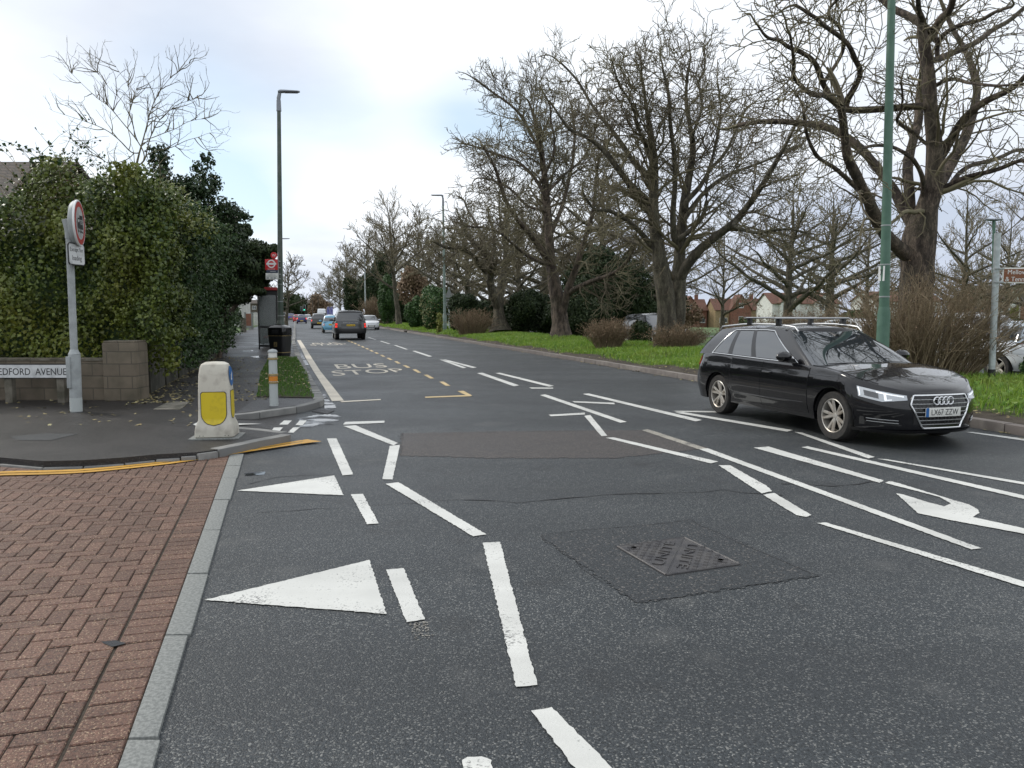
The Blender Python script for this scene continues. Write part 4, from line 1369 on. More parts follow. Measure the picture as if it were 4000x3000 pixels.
# the open wide-branched garden tree above the ivy
cg = lambda x, y: (.2749 * x, 83 + .2749 * y)
DG = 18.5
bg_ = base_at(290, DG, .05)
GL = []
def AG(pts, r, dz, d0=0):
    GL.append(limb_px(pts, r if len(r) > 6 else [x_ * .7 for x_ in r], DG + d0, DG + dz, cg))
AG([(1045, 1700), (1045, 1050), (1040, 920), (1100, 820), (1160, 700), (1220, 620), (1240, 520), (1300, 450), (1340, 350), (1400, 260), (1520, 210)], [4, 3, 2.2, 1.5, 1.2, 1.0, .8, .65, .5, .4, .3], 0)
GL[0][0].insert(0, bg_); GL[0][1].insert(0, .09)
AG([(1040, 920), (960, 820), (880, 750), (800, 700), (680, 650), (560, 610), (425, 560)], [1.8, 1.1, .35], -1)
AG([(1150, 1000), (1140, 900), (1060, 760), (980, 680), (900, 590), (820, 500), (720, 400), (600, 310), (540, 250)], [2, 1.4, .9, .35], 1)
AG([(1060, 760), (1020, 600), (960, 480), (880, 390), (730, 240)], [1.3, .8, .35], -1)
AG([(1150, 1000), (1170, 850), (1200, 700), (1260, 600), (1400, 530), (1500, 460), (1620, 420)], [1.8, 1, .35], -1.5)
AG([(1160, 800), (1300, 740), (1450, 680), (1580, 640), (1700, 570)], [1.3, .35], 1.5)
AG([(1170, 900), (1350, 860), (1480, 800), (1600, 760), (1760, 735)], [1.3, .35], 0)
AG([(1040, 950), (860, 1000), (720, 880), (620, 800), (520, 800)], [1.3, .35], 1)
AG([(1040, 830), (1000, 700), (1040, 500), (1060, 400), (1170, 260)], [1.3, .35], 1)
AG([(1020, 560), (1020, 400), (980, 300), (920, 230)], [1, .35], 0)
tree('garden_tree', 'thin open bare garden tree spreading above the ivy hedge', 'tree', bg_, GL, dp(300, 330, DG), per=(4.4, 3.0, 2.0), mt=M_twig, mb_=M_twig, lead=.3, group='bare trees on the left', rr1=.3, twig=.0034, up=.25, lens=((.07, .15), (.25, .5), (.3, .6)), l1=.55, trunk_n=7, wig=.09, bas=False)

# ---- leaves: small folded blades scattered over a surface
def leaves(P, Nn, size, aspect=1.0, fold=.25, spread=.7, droop=.3):
    """P points, Nn outward normals -> leaf meshes of four triangles' worth of faces (2 quads)"""
    n = len(P)
    Nn = unit(Nn + rng.normal(0, spread, (n, 3)))
    tip = rng.normal(0, 1, (n, 3)) + np.array([0, 0, -droop * 3])
    T = unit(tip - Nn * (tip * Nn).sum(1, keepdims=True))
    B_ = np.cross(Nn, T)
    s_ = (size * rng.uniform(.55, 1.25, n))[:, None]
    w_ = s_ * aspect * .5
    a = P - T * s_ * .45
    tipp = P + T * s_ * .55 - Nn * s_ * .12
    l = P + B_ * w_ - T * s_ * .12 - Nn * s_ * fold
    r = P - B_ * w_ - T * s_ * .12 - Nn * s_ * fold
    m_ = P + T * s_ * .05
    V = np.stack([a, r, tipp, l, m_], 1).reshape(-1, 3)
    b_ = (np.arange(n) * 5)[:, None]
    Fq = np.concatenate([b_ + np.array([[0, 1, 4]]), b_ + np.array([[1, 2, 4]]), b_ + np.array([[2, 3, 4]]), b_ + np.array([[3, 0, 4]])], 1).reshape(-1, 3)
    return V, Fq
def blob_leaves(blobs, n, size, shell=.35, **kw):
    """leaves in the outer shell of a union of ellipsoids (c, r)"""
    vol = np.array([r[0] * r[1] + r[1] * r[2] + r[0] * r[2] for c, r in blobs])
    pick = rng.choice(len(blobs), n, p=vol / vol.sum())
    C = np.array([c for c, r in blobs])[pick]
    R = np.array([r for c, r in blobs])[pick]
    d = unit(rng.normal(0, 1, (n, 3)))
    rad = 1 - shell * rng.random(n)[:, None] ** 1.6 + rng.normal(0, .05, (n, 1))
    P = C + d * R * rad
    keep = P[:, 2] > .02
    return leaves(P[keep], (d / R)[keep] * R.mean(), size, **kw)
def sub_blobs(c, r, n, k=.45, seed=0):
    g_ = np.random.default_rng(seed)
    out_ = [(np.array(c, float), np.array(r, float) * .8)]
    for _ in range(n):
        d = unit(g_.normal(0, 1, 3))
        out_.append((np.array(c) + d * np.array(r) * g_.uniform(.5, .85), np.array(r) * g_.uniform(k * .6, k * 1.1)))
    return out_
def leafy(name, label, cat, base, blobs, n, size, m, group=None, stem=.08, core=.62, part='foliage', **kw):
    base = np.array(base, float)
    root = thing(name, label, cat, base, 0, group)
    V, Fq = blob_leaves(blobs, n, size, **kw)
    np_mesh(part, V - base, Fq, m, root)
    # branches that carry the leaves, from the base into every clump
    br = []
    Pb = np.array([base + [rng.normal(0, .05), rng.normal(0, .05), 0] for _ in blobs])
    Cb = np.array([c for c, r in blobs])
    hub = base + (Cb.mean(0) - base) * .62
    mid = hub + rng.normal(0, .07, Pb.shape)
    Pb = base + rng.normal(0, .03, Pb.shape) * [1, 1, 0]
    q = np.stack([Pb, (Pb + mid) / 2 + rng.normal(0, .03, Pb.shape), mid, (mid + Cb) / 2 + rng.normal(0, .1, Pb.shape), Cb], 1)
    rr = np.linspace(1, .3, 5)[None, :] * stem * rng.uniform(.4, 1, (len(Pb), 1))
    br.append(tubes(q, rr, 5))
    V, Fq = join(br)
    np_mesh('trunk', V - base, Fq, M_bark, root)
    if core:
        mb_ = MB()
        for c, r in blobs:
            rows = []
            for i in range(7):
                th = pi * i / 6
                rows.append([(c[0] + r[0] * core * sin(th) * cos(a) * (1 + .1 * sin(5 * a + i)), c[1] + r[1] * core * sin(th) * sin(a), max(base[2] + .03, c[2] + r[2] * core * cos(th))) for a in np.linspace(0, 2 * pi, 11)])
            mb_.grid(rows)
        mb_.build('inner_foliage', m, root, fixn=False, origin=None).location = tuple(-base)
    return root
# ================================================================== hedges, shrubs, grass
# ivy-covered corner hedge: front over the low wall, top with mounds, right flank along the footway
prof_px = [(-420, 420), (-200, 425), (-60, 428), (0, 424), (14, 402), (34, 366), (75, 342), (120, 334), (155, 345), (185, 385), (215, 392), (250, 368), (290, 356), (325, 372), (345, 392), (375, 400)]
DH = 15.0
xs_h = [dp(x, 500, DH)[0] for x, y in prof_px]
zs_h = [dp(x, y, DH)[2] for x, y in prof_px]
hx1 = gp(308, 862, .1)[0]
hb = np.array([hx1 - 3.0, DH + 1.0, .1])
def ivy_top(x):
    return np.interp(x, xs_h, zs_h)
root = thing('ivy_hedge', 'huge ivy-covered hedge bulging over the low block wall behind the street nameplate', 'hedge', hb)
n = 64000
X = rng.uniform(-20, hx1 + .35, n)
zt = ivy_top(X)
Z = .55 + (zt - .5) * rng.random(n) ** .85
edge = np.clip((zt - Z) / 1.0, 0, 1)
bul = .32 * np.sin(X * 2.1 + Z * 1.3) + .22 * np.sin(X * 4.7 - Z * 3.1) + .16 * np.sin(Z * 5.3 + X * 1.1)
Yf = DH - .55 + .9 * (1 - edge) ** 2 - bul * .8 + rng.normal(0, .14, n) + np.where((Z < .95) & (np.sin(X * 3.3) + .5 * np.sin(X * 7.1) > .1), .38, 0)
P1 = np.stack([X, Yf, Z + rng.normal(0, .05, n)], 1)
N1 = np.stack([np.zeros(n), -np.ones(n), .35 + (1 - edge)], 1)
n = 13000                                                           # top
X = rng.uniform(-20, hx1 + .2, n)
Yt = rng.uniform(DH, DH + 2.6, n)
P2 = np.stack([X, Yt, ivy_top(X) - .25 - .12 * (Yt - DH) + rng.normal(0, .16, n) + .12 * np.sin(Yt * 3 + X * 2)], 1)
N2 = np.tile([0, -.3, 1.0], (n, 1))
n = 21000                                                           # flank
S = rng.uniform(0, 1, n)
ztop = 4.4 - .3 * S
Zk = 1.15 + (ztop - 1.15) * rng.random(n)
t_ = -2.62 - .28 * (Zk > 3.4) * (Zk - 3.4) + .22 * np.sin(Zk * 3 + S * 12) + .12 * np.sin(Zk * 7.0) + rng.normal(0, .10, n)
s0 = st(gp(308, 862, .1))[0]
s_ = s0 + .1 + S * 4.5
P3 = np.stack([RS[0] * s_ + RT[0] * t_, RS[1] * s_ + RT[1] * t_, Zk], 1)
N3 = np.tile([RT[0], RT[1] - .3, .25], (n, 1))
allP, allN = np.concatenate([P1, P2, P3]), np.concatenate([N1, N2, N3])
allP = allP - unit(allN) * (rng.random((len(allP), 1)) ** 2 * .28)
V, Fq = leaves(allP, allN, .078, aspect=.95, spread=.8)
np_mesh('foliage', V - hb, Fq, M_ivy, root)
rows = []                                                           # solid core, its darker leaf colour stands in for shade inside
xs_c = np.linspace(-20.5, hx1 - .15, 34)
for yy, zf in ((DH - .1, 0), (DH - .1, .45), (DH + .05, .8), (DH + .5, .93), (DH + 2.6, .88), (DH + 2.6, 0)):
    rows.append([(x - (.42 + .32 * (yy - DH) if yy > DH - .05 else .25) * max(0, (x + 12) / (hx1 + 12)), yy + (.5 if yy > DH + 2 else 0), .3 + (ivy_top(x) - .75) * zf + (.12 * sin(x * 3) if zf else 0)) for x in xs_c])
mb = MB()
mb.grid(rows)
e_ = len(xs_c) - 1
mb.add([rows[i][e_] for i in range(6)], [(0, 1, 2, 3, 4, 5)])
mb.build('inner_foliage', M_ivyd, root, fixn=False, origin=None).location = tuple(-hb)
# bare ivy stems and shoots arching out of the top
mbP, mbD, mbL = [], [], []
for k in range(170):
    x = rng.uniform(-13, hx1 - .1)
    mbP.append((x, DH + rng.uniform(-.2, 1.2), ivy_top(x) - .55)); mbD.append((rng.normal(0, .7), -.2, 1)); mbL.append(rng.uniform(.5, 1.15))
for k in range(16):
    x = rng.uniform(-10.0, -8.6)
    mbP.append((x, DH, ivy_top(x) - .4)); mbD.append((rng.choice([-1, 1]) * rng.uniform(.4, 1.2), -.1, 1)); mbL.append(rng.uniform(1.0, 1.7))
q, r = grow(np.array(mbP), np.array(mbD), np.array(mbL), np.full(len(mbP), .007), np.full(len(mbP), .003), 7, .09, (0, 0, -.05), (0, 0, -.22))
V, Fq = tubes(q, r, 3)
np_mesh('stems', V - hb, Fq, M_bush, root)
ii = rng.integers(0, len(q), 1300)
jj = rng.integers(2, 8, 1300)
V, Fq = leaves(q[ii, jj] + rng.normal(0, .035, (1300, 3)), rng.normal(0, 1, (1300, 3)), .085, aspect=.8)
np_mesh('shoot_leaves', V - hb, Fq, M_ivyd, root)

# darker hedge along the footway, overhanging
def flank_hedge(name, label, s0, s1, z0, z1, tt, n, size, m, top=None, depth=2.0, cat='hedge', over=0.0, group=None):
    base = rd((s0 + s1) / 2, tt - depth / 2, .1)
    root = thing(name, label, cat, base, 0, group)
    S = rng.uniform(s0, s1, n)
    H = np.array([z1 if top is None else np.interp(s_, top[0], top[1]) for s_ in S])
    f = rng.random(n)
    face = f < .6
    Z = np.where(face, z0 + (H - z0) * rng.random(n), H + rng.normal(0, .15, n))
    ov = over * np.clip((Z - 2.0) / 1.5, 0, 1)
    bulge = .3 * np.sin(S * 1.7 + Z * 1.9) + .2 * np.sin(S * 4.1 - Z * 2.3)
    T = np.where(face, tt + ov + bulge, tt + ov - rng.random(n) * (depth + ov)) + rng.normal(0, .12, n)
    P = np.stack([RS[0] * S + RT[0] * T, RS[1] * S + RT[1] * T, Z], 1)
    Nn = np.where(face[:, None], np.array([RT[0], RT[1] - .2, .3]), np.array([0, -.3, 1.0]))
    end = rng.random(n) < .25                                       # near end
    Te = tt - rng.random(n) * depth
    P[end] = np.stack([RS[0] * s0 + RT[0] * Te, RS[1] * s0 + RT[1] * Te + rng.normal(0, .15, n), z0 + (H - z0) * rng.random(n)], 1)[end]
    Nn[end] = (-RS[0], -RS[1], .2)
    V, Fq = leaves(P, Nn, size, spread=.8)
    np_mesh('foliage', V - base, Fq, m, root)
    mb_ = MB()
    rows = []
    for s_ in np.linspace(s0 + .7, s1, 14):
        h = (z1 if top is None else float(np.interp(s_, top[0], top[1]))) - .3
        k = over * .8
        rows.append([rd(s_, tt - .75, z0 * .5), rd(s_, tt - .75, min(h, 2.2)), rd(s_, tt - .85 + k, h * .9), rd(s_, tt - 1.0 + k * .5, h), rd(s_, tt - depth, h), rd(s_, tt - depth, .1)])
    mb_.grid(rows)
    mb_.add(rows[0], [(0, 1, 2, 3, 4, 5)])
    mb_.build('inner_foliage', m, root, fixn=False, origin=None).location = tuple(-base)
    return root
flank_hedge('ivy_hedge', 'dark ivy hedge over the concrete panels along the left footway', 18.6, 31.0, .40, 4.1, -2.75, 44000, .092, M_ivyd, over=.5, depth=2.4)
flank_hedge('clipped_hedge', 'low dark hedge beside the footway before the old block gate pier', 31, 57, .3, 2.9, -4.0, 14000, .12, M_ivyd, depth=1.6)

# trees behind the ivy on the left
H0 = base_at(405, 24, .1)
def cl_(*a):
    return [(dp(x, y, d), np.array(r)) for x, y, d, r in a]
leafy('holly_tree', 'sparse pointed holly tree rising above the right end of the ivy hedge', 'tree', H0,
      sum([sub_blobs(c_, r_, 4, .55, 200 + k_) for k_, (c_, r_) in enumerate(cl_((350, 350, 24, (.40, .5, .8)), (340, 400, 24, (.5, .5, .6)), (376, 405, 24, (.6, .6, .6)), (438, 385, 24.2, (.5, .5, .6)), (450, 345, 24.2, (.22, .25, .3)), (420, 450, 24, (1.0, 1, .8)),
          (470, 470, 24.6, (.8, .9, .6)), (400, 520, 24, (1.1, 1, .9)), (505, 462, 25.5, (.55, .6, .4)), (480, 520, 25, (1.0, 1, .8))))], []),
      13000, .095, M_holly, 'trees behind the ivy hedge', stem=.035, core=0, shell=.9)
H1 = base_at(470, 27.3, .1)
bl = []
for k_, (c_, r_) in enumerate(cl_((488, 515, 27, (.85, 1.4, .85)), (505, 560, 27.5, (.75, 1.3, .8)), (492, 625, 27, (.75, 1.4, .7)), (450, 600, 26.5, (.9, 1.4, 1.2)), (525, 500, 28, (.4, .6, .3)))):
    bl += sub_blobs(c_, r_, 5, seed=70 + k_)
leafy('evergreen_tree', 'broad dark evergreen tree hanging over the left footway in front of the bus shelter', 'tree', H1, bl, 40000, .10, M_ever, 'trees behind the ivy hedge', stem=.07, core=.45, shell=.55)
H2 = base_at(440, 33.6, .1)
bl = []
for k_, (c_, r_) in enumerate(cl_((545, 545, 33.5, (1.0, 1.2, .7)), (570, 575, 33.5, (.7, .9, .7)), (592, 540, 33.5, (.36, .6, .34)), (545, 615, 33.8, (.75, .8, .5)), (560, 630, 33.2, (.36, .5, .24)), (525, 610, 33.6, (.9, 1.2, .8)))):
    bl += sub_blobs(c_, r_, 4, seed=90 + k_)
leafy('evergreen_tree', 'smaller evergreen tree whose boughs reach out behind the bus stop flag', 'tree', H2, bl, 26000, .105, M_ever, 'trees behind the ivy hedge', stem=.022, core=.45, shell=.6)
H3 = rd(20.5, -5.6, .1)
leafy('evergreen_tree', 'dark leafy tree filling the gap behind the top of the ivy hedge', 'tree', H3, sub_blobs(H3 + [0, 0, 2.9], (2.0, 1.5, 1.7), 9, seed=21), 7000, .13, M_holly, 'trees behind the ivy hedge', core=.5)
H4 = rd(62, -6.0, .1)
leafy('evergreen_tree', 'distant leafy shrub behind the red gate on the left', 'tree', H4, sub_blobs(H4 + [0, 0, 1.8], (2.2, 3, 1.3), 7, seed=24), 4000, .25, M_ever, None, core=.6)

# right: evergreen and shrubs between and behind the bare trees
def shrub(x, y_top, y_base, d, wpx, name, label, m, n, size, cat='shrub', group=None, seed=0, core=.6, depth=None, zb=None, k=.5, **kw):
    z0 = zb if zb is not None else float(gp(x, 800, 0)[2])
    b_ = base_at(x, d, 0.15 if zb is None else zb)
    top = dp(x, y_top, d)[2]
    wd = wpx / F * d / 2
    h = max(.3, top - b_[2])
    dep = depth if depth else wd
    bl_ = sub_blobs(b_ + [0, 0, h * .52], (wd * .92, dep, h * .5), 9, k=k, seed=seed)
    return leafy(name, label, cat, b_, bl_, n, size, m, group, core=core, stem=.03 * h, **kw)
G = 'evergreen shrubs among the trees'
shrub(1325, 530, 715, 47, 215, 'evergreen_tree', 'large dark evergreen tree between the single trunk and the double-stemmed tree', M_ever, 42000, .15, 'tree', G, 31, .62, depth=2.8)
shrub(1245, 628, 715, 44, 150, 'evergreen_shrub', 'dark holly bush right behind the trunk with the long low limb', M_ever, 18000, .12, 'shrub', G, 32, .6, depth=1.6)
shrub(1135, 618, 718, 52, 110, 'evergreen_shrub', 'dark evergreen shrub joining the forked trunk and the straight trunk', M_ever, 18000, .13, 'shrub', G, 33, .6, depth=1.8)
shrub(1012, 640, 722, 54, 110, 'evergreen_shrub', 'very dark low shrub beside the foot of the slim green lamp post', M_ever, 20000, .13, 'shrub', G, 34, .62, depth=1.5)
shrub(945, 612, 716, 66, 92, 'flowering_shrub', 'laurel shrub flecked with pale blossom left of the slim green lamp post', M_laurel, 9000, .17, 'shrub', G, 35, .62, depth=2)
fs_ = bpy.data.objects['flowering_shrub']
fc_ = base_at(945, 66, .15)
V, Fq = blob_leaves(sub_blobs(fc_ + [0, 0, 1.95], (1.85, 2.0, 1.95), 9, seed=35), 2600, .17, shell=.1)
np_mesh('blossom', V - fc_, Fq, M_cream_fl, fs_)
shrub(904, 640, 712, 74, 60, 'flowering_shrub', 'dark shrub with yellowish edges beside the path gap', M_laurel, 7000, .18, 'shrub', G, 36, .6, depth=1.8)
shrub(950, 672, 722, 58, 18, 'golden_shrub', 'small upright golden-leaved shrub next to the slim green lamp post', M_gold, 700, .2, 'shrub', G, 37, .5)
shrub(836, 592, 698, 98, 52, 'laurel_tree', 'bright green glossy evergreen behind the rounded street tree', M_laurel, 10000, .22, 'tree', G, 38, .55, depth=2.4)
shrub(820, 560, 692, 125, 90, 'evergreen_tree', 'dark conifer mass behind the white oncoming car', M_ever, 16000, .26, 'tree', G, 39, .62, depth=4)
shrub(768, 600, 690, 150, 60, 'evergreen_tree', 'dark evergreen behind the farthest right-hand lamp posts', M_ever, 12000, .3, 'tree', G, 40, .6, depth=4)
shrub(640, 630, 685, 255, 66, 'evergreen_tree', 'dark evergreen behind the green traffic signal', M_ever, 3500, .6, 'tree', G, 41, .6, depth=5)
shrub(690, 640, 690, 215, 60, 'brown_hedge', 'tall brown winter hedge behind the white van in the queue', M_beech, 4500, .5, 'hedge', 'brown winter bushes', 42, .6, depth=4)
shrub(890, 575, 640, 84, 80, 'brown_shrub', 'reddish brown dead-leaved shrub overhanging the park path', M_beech, 3500, .28, 'shrub', 'brown winter bushes', 43, .2, depth=2, zb=1.6)
shrub(1380, 688, 745, 33, 54, 'clipped_bush', 'round dark green bush between the two brown verge bushes', M_ever, 5200, .11, 'bush', G, 44, .7)
shrub(1860, 665, 722, 36, 110, 'evergreen_shrub', 'dark green bush behind the near green lamp post', M_laurel, 4500, .16, 'shrub', G, 45, .6)
shrub(1610, 687, 705, 60, 40, 'evergreen_shrub', 'small green shrub on the lawn in front of the houses', M_laurel, 1400, .2, 'shrub', G, 46, .6)
shrub(2215, 692, 800, 25, 165, 'clipped_hedge', 'clipped dark green hedge below the brown sign at the right edge', M_ever, 22000, .07, 'hedge', None, 47, .75, depth=1.2)
shrub(2170, 765, 832, 21, 46, 'evergreen_shrub', 'rounded leafy shrub beside the foot of the grey sign post', M_ever, 3600, .10, 'shrub', G, 48, .6)
shrub(2222, 770, 840, 17.3, 40, 'leafy_shrub', 'glossy leafy shrub in front of the pale blue parked car', M_laurel, 900, .10, 'shrub', G, 49, .3)
shrub(2187, 660, 705, 55, 22, 'golden_shrub', 'clipped round golden bush far behind the hedge', M_gold, 900, .16, 'shrub', G, 50, .7)
shrub(1470, 640, 720, 70, 120, 'brown_shrub', 'leafless brown thicket behind the double-stemmed tree', M_beech, 3500, .22, 'shrub', 'brown winter bushes', 51, .3, depth=2)

for k_, (x, yt, d, wpx, lab) in enumerate(((1080, 650, 68, 120, 'dark undergrowth between the slim green lamp post and the forked trunk'), (1180, 640, 66, 130, 'dark undergrowth in the gap left of the straight flaking trunk'),
                            (1270, 655, 64, 120, 'dark undergrowth under the large evergreen tree'), (1395, 640, 62, 90, 'dark undergrowth left of the double-stemmed trunk'), (880, 630, 105, 90, 'dark undergrowth behind the pale rounded street tree'),
                            (1440, 600, 75, 120, 'dull green thicket directly behind the double-stemmed tree'))):
    shrub(x, yt, 715, d, wpx, 'evergreen_shrub', lab, M_ever, 11000, .20, 'shrub', G, 60 + k_, .6, depth=1.8)
# twiggy brown bushes: stems from the ground and dry leaves
def twig_bush(name, label, base, w_, h, d_, n, nl, m_leaf, lsize, rad=.009, group=None, lean=.5, sub=2.6):
    base = np.array(base, float)
    root = thing(name, label, 'bush', base, 0, group)
    a = rng.uniform(0, 6.28, n)
    k = np.sqrt(rng.random(n))
    P = np.stack([np.cos(a) * k * w_ * .32, np.sin(a) * k * d_ * .32, np.zeros(n)], 1)
    D = np.stack([np.cos(a) * k * lean * w_ / h, np.sin(a) * k * lean * d_ / h, np.ones(n)], 1)
    L = h * rng.uniform(.55, 1.06, n)
    q, r = grow(P, D, L, np.full(n, rad), np.full(n, rad * .35), 7, .10, (0, 0, .02), (0, 0, -.06))
    tw = [tubes(q, r, 4)]
    P, D, L2, R = spawn(q, r, L, sub, .25, 1.0, (20, 60), (.15, .35), .4, .6, rad * .35, lmax=.6 * h, lmin=.12)
    q2, r2 = grow(P, D, L2, R, R * .5, 4, .2, (0, 0, .06))
    tw.append(tubes(q2, r2, 3))
    V, Fq = join(tw)
    V[:, 2] = np.maximum(V[:, 2], -.02)
    np_mesh('stems', V, Fq, M_bush, root)
    if nl:
        ii = rng.integers(0, len(q2), nl)
        jj = rng.integers(1, 5, nl)
        V, Fq = leaves(q2[ii, jj] + rng.normal(0, .04, (nl, 3)), rng.normal(0, 1, (nl, 3)), lsize, aspect=.6)
        np_mesh('foliage', V, Fq, m_leaf, root)
    return root
GB = 'brown winter bushes'
bb = base_at(1992, 15.7, .30)
twig_bush('winter_bush', 'big tangled brown bush of bare stems in front of the largest tree trunk', bb, 3.1, 2.2, 1.3, 560, 1600, M_beech, .05, .011, GB, .6, 5.0)
bq = base_at(1465, 27.5, .33)
twig_bush('winter_bush', 'brown bush right of the dark round bush, in front of the double-stemmed trunk', bq, 1.65, 1.05, 1.2, 420, 4500, M_beech, .055, .009, GB, .5, 4)
bq = base_at(1313, 29.5, .33)
twig_bush('winter_bush', 'brown clipped bush left of the dark round bush', bq, 1.45, 1.15, 1.2, 420, 5500, M_beech, .055, .009, GB, .35, 4)
bq = base_at(1745, 31.0, -.05)
twig_bush('winter_hedge', 'long low reddish brown hedge behind the black estate car roof', bq, 7.4, 1.85, 1.2, 900, 11000, M_beech, .06, .009, GB, .3, 4)
bq = base_at(1590, 40.0, .0)
twig_bush('winter_bush', 'low russet bush on the edge of the lawn beyond the estate car', bq, 2.0, 1.05, 1.2, 250, 3000, M_beech, .06, .009, GB, .3, 3)
bq = base_at(815, 105, .2)
twig_bush('winter_bush', 'tall red-brown bush behind the white oncoming car', bq, 4.2, 3.6, 2, 420, 3500, M_beech, .16, .03, GB, .35, 1.4)
bq = base_at(1020, 50, .3)
twig_bush('winter_bush', 'low russet thicket left of the forked trunk', bq, 2.6, 1.7, 1.4, 300, 2500, M_beech, .08, .014, GB, .4, 2)

# grass: blades on the right bank
def blades(P, h, w_, lean, m, name, parent=None, kind='stuff', label=None, cat=None):
    n = len(P)
    a = rng.uniform(0, 6.28, n)
    hh = h * rng.uniform(.5, 1.25, n)
    ww = w_ * rng.uniform(.6, 1.2, n)
    dx = np.stack([np.cos(a), np.sin(a), np.zeros(n)], 1)
    b_ = rng.uniform(0, 6.28, n)
    ld = np.stack([np.cos(b_), np.sin(b_), np.zeros(n)], 1) * (lean * hh * rng.uniform(.2, 1.2, n))[:, None]
    up = np.array([0, 0, 1.0])
    p0 = P - dx * ww[:, None] / 2
    p1 = P + dx * ww[:, None] / 2
    m0 = P + ld * .35 + up * (hh * .62)[:, None] - dx * ww[:, None] * .4
    m1 = P + ld * .35 + up * (hh * .62)[:, None] + dx * ww[:, None] * .4
    t_ = P + ld + up * (hh * .9)[:, None]
    V = np.stack([p0, p1, m1, m0, t_], 1).reshape(-1, 3)
    o = (np.arange(n) * 5)[:, None]
    Fq = np.concatenate([o + np.array([[0, 1, 2]]), o + np.array([[0, 2, 3]]), o + np.array([[3, 2, 4]])], 1).reshape(-1, 3)
    ob = np_mesh(name, V, Fq, m, parent)
    return tag(ob, label, cat, None, kind)
def bank_points(s0, s1, n, t0=10.0, t1=14.4):
    S = rng.uniform(s0, s1, n)
    T = rng.uniform(t0, t1, n)
    k = rng.random(n) < np.clip((T - 9.95) / .35, .08, 1) * (.6 + .4 * np.sin(S * 3.1 + T * 4) ** 2)
    S, T = S[k], T[k]
    Z = np.interp(T, vt, vz) + .05 * np.sin(S * .9 + T) + .03 * np.sin(S * 2.3)
    return np.stack([RS[0] * S + RT[0] * T, RS[1] * S + RT[1] * T, Z - .01], 1)
blades(bank_points(3, 22, 36000), .20, .014, .75, M_grass, 'verge_grass', label='lush long grass on the right verge bank', cat='grass')
blades(bank_points(22, 50, 36000), .20, .022, .7, M_grass, 'verge_grass', label='lush long grass on the right verge bank', cat='grass')
blades(bank_points(50, 125, 30000), .20, .045, .6, M_grass, 'verge_grass', label='lush long grass on the right verge bank', cat='grass')
Pw = bank_points(3, 60, 9000, 10.0, 13.9)
V, Fq = leaves(Pw + np.array([0, 0, .10]) + rng.normal(0, .03, Pw.shape), np.tile([0, -.3, 1.0], (len(Pw), 1)), .13, aspect=.55, spread=.5)
tag(np_mesh('verge_weeds', V, Fq, M_weed), 'broad leaved weeds growing in the verge grass', 'weeds', None, 'stuff')
# small patch of turf by the white bollard, with leaves lying on it
tq = [gp(x, y, FZ)[:2] for x, y in ((678, 860), (664, 811), (641, 773), (581, 773), (563, 807), (555, 858))]
mb = MB()
mb.sheet([(p[0], p[1], FZ + .012) for p in tq])
mb.sheet([tuple(rd(s_, t_, FZ + .012)) for s_, t_ in ((39.5, -.25), (44.5, -.25), (44.5, -.75), (39.5, -.75))])
struct(mb.build('turf_patch', M_soil, fixn=False))
def in_poly(P, poly):
    x, y = P[:, 0], P[:, 1]
    ins = np.zeros(len(P), bool)
    n = len(poly)
    for i in range(n):
        x0, y0 = poly[i]; x1, y1 = poly[(i + 1) % n]
        c = ((y0 > y) != (y1 > y)) & (x < (x1 - x0) * (y - y0) / (y1 - y0 + 1e-12) + x0)
        ins ^= c
    return ins
tq_a = np.array(tq)
R_ = rng.uniform(tq_a.min(0), tq_a.max(0), (60000, 2))
R_ = R_[in_poly(R_, tq)]
edge_k = rng.random(len(R_)) < .75
Pt = np.column_stack([R_, np.full(len(R_), FZ + .01)])[edge_k][:24000]
blades(Pt, .075, .008, .6, M_lawnb, 'turf_grass', label='short green turf beside the white bollard', cat='grass')
S = rng.uniform(39.6, 44.4, 2500); T = rng.uniform(-.75, -.25, 2500)
blades(np.stack([RS[0] * S + RT[0] * T, RS[1] * S + RT[1] * T, np.full(2500, FZ + .01)], 1), .09, .016, .6, M_lawnb, 'turf_grass', label='short green turf beyond the litter bin', cat='grass')
# fallen leaves on the footway by the hedge and on the turf
n = 900
S = 14.5 + 16 * rng.random(n) ** 1.6
T = -2.75 + 2.2 * rng.random(n) ** 2.4
Pf = np.stack([RS[0] * S + RT[0] * T, RS[1] * S + RT[1] * T, np.full(n, FZ + .012)], 1)
Xa = rng.uniform(-11, -4.5, 160)
Pa = np.stack([Xa, rng.uniform(10.6, 14.3, 160), np.full(160, FZ + .01)], 1)
ii = rng.integers(0, len(Pt), 160)
Pg = Pt[ii] + np.array([0, 0, .06])
Sv = rng.uniform(6, 45, 420)
Tv = 9.66 + .5 * rng.random(420)
Pv = np.stack([RS[0] * Sv + RT[0] * Tv, RS[1] * Sv + RT[1] * Tv, np.interp(Tv, vt, vz) + .04], 1)
Sg = rng.uniform(6, 40, 130)
Tg = 9.46 - .25 * rng.random(130) ** 2
Pr = np.stack([RS[0] * Sg + RT[0] * Tg, RS[1] * Sg + RT[1] * Tg, np.full(130, .015)], 1)
Pall = np.concatenate([Pf, Pa, Pg, Pv, Pr])
V, Fq = leaves(Pall, np.tile([0, 0, 1.0], (len(Pall), 1)), .075, aspect=.7, spread=.18, droop=0, fold=.06)
tag(np_mesh('fallen_leaves', V, Fq, M_deadleaf), 'fallen yellow leaves scattered over the wet footway and turf', 'leaves', None, 'stuff')
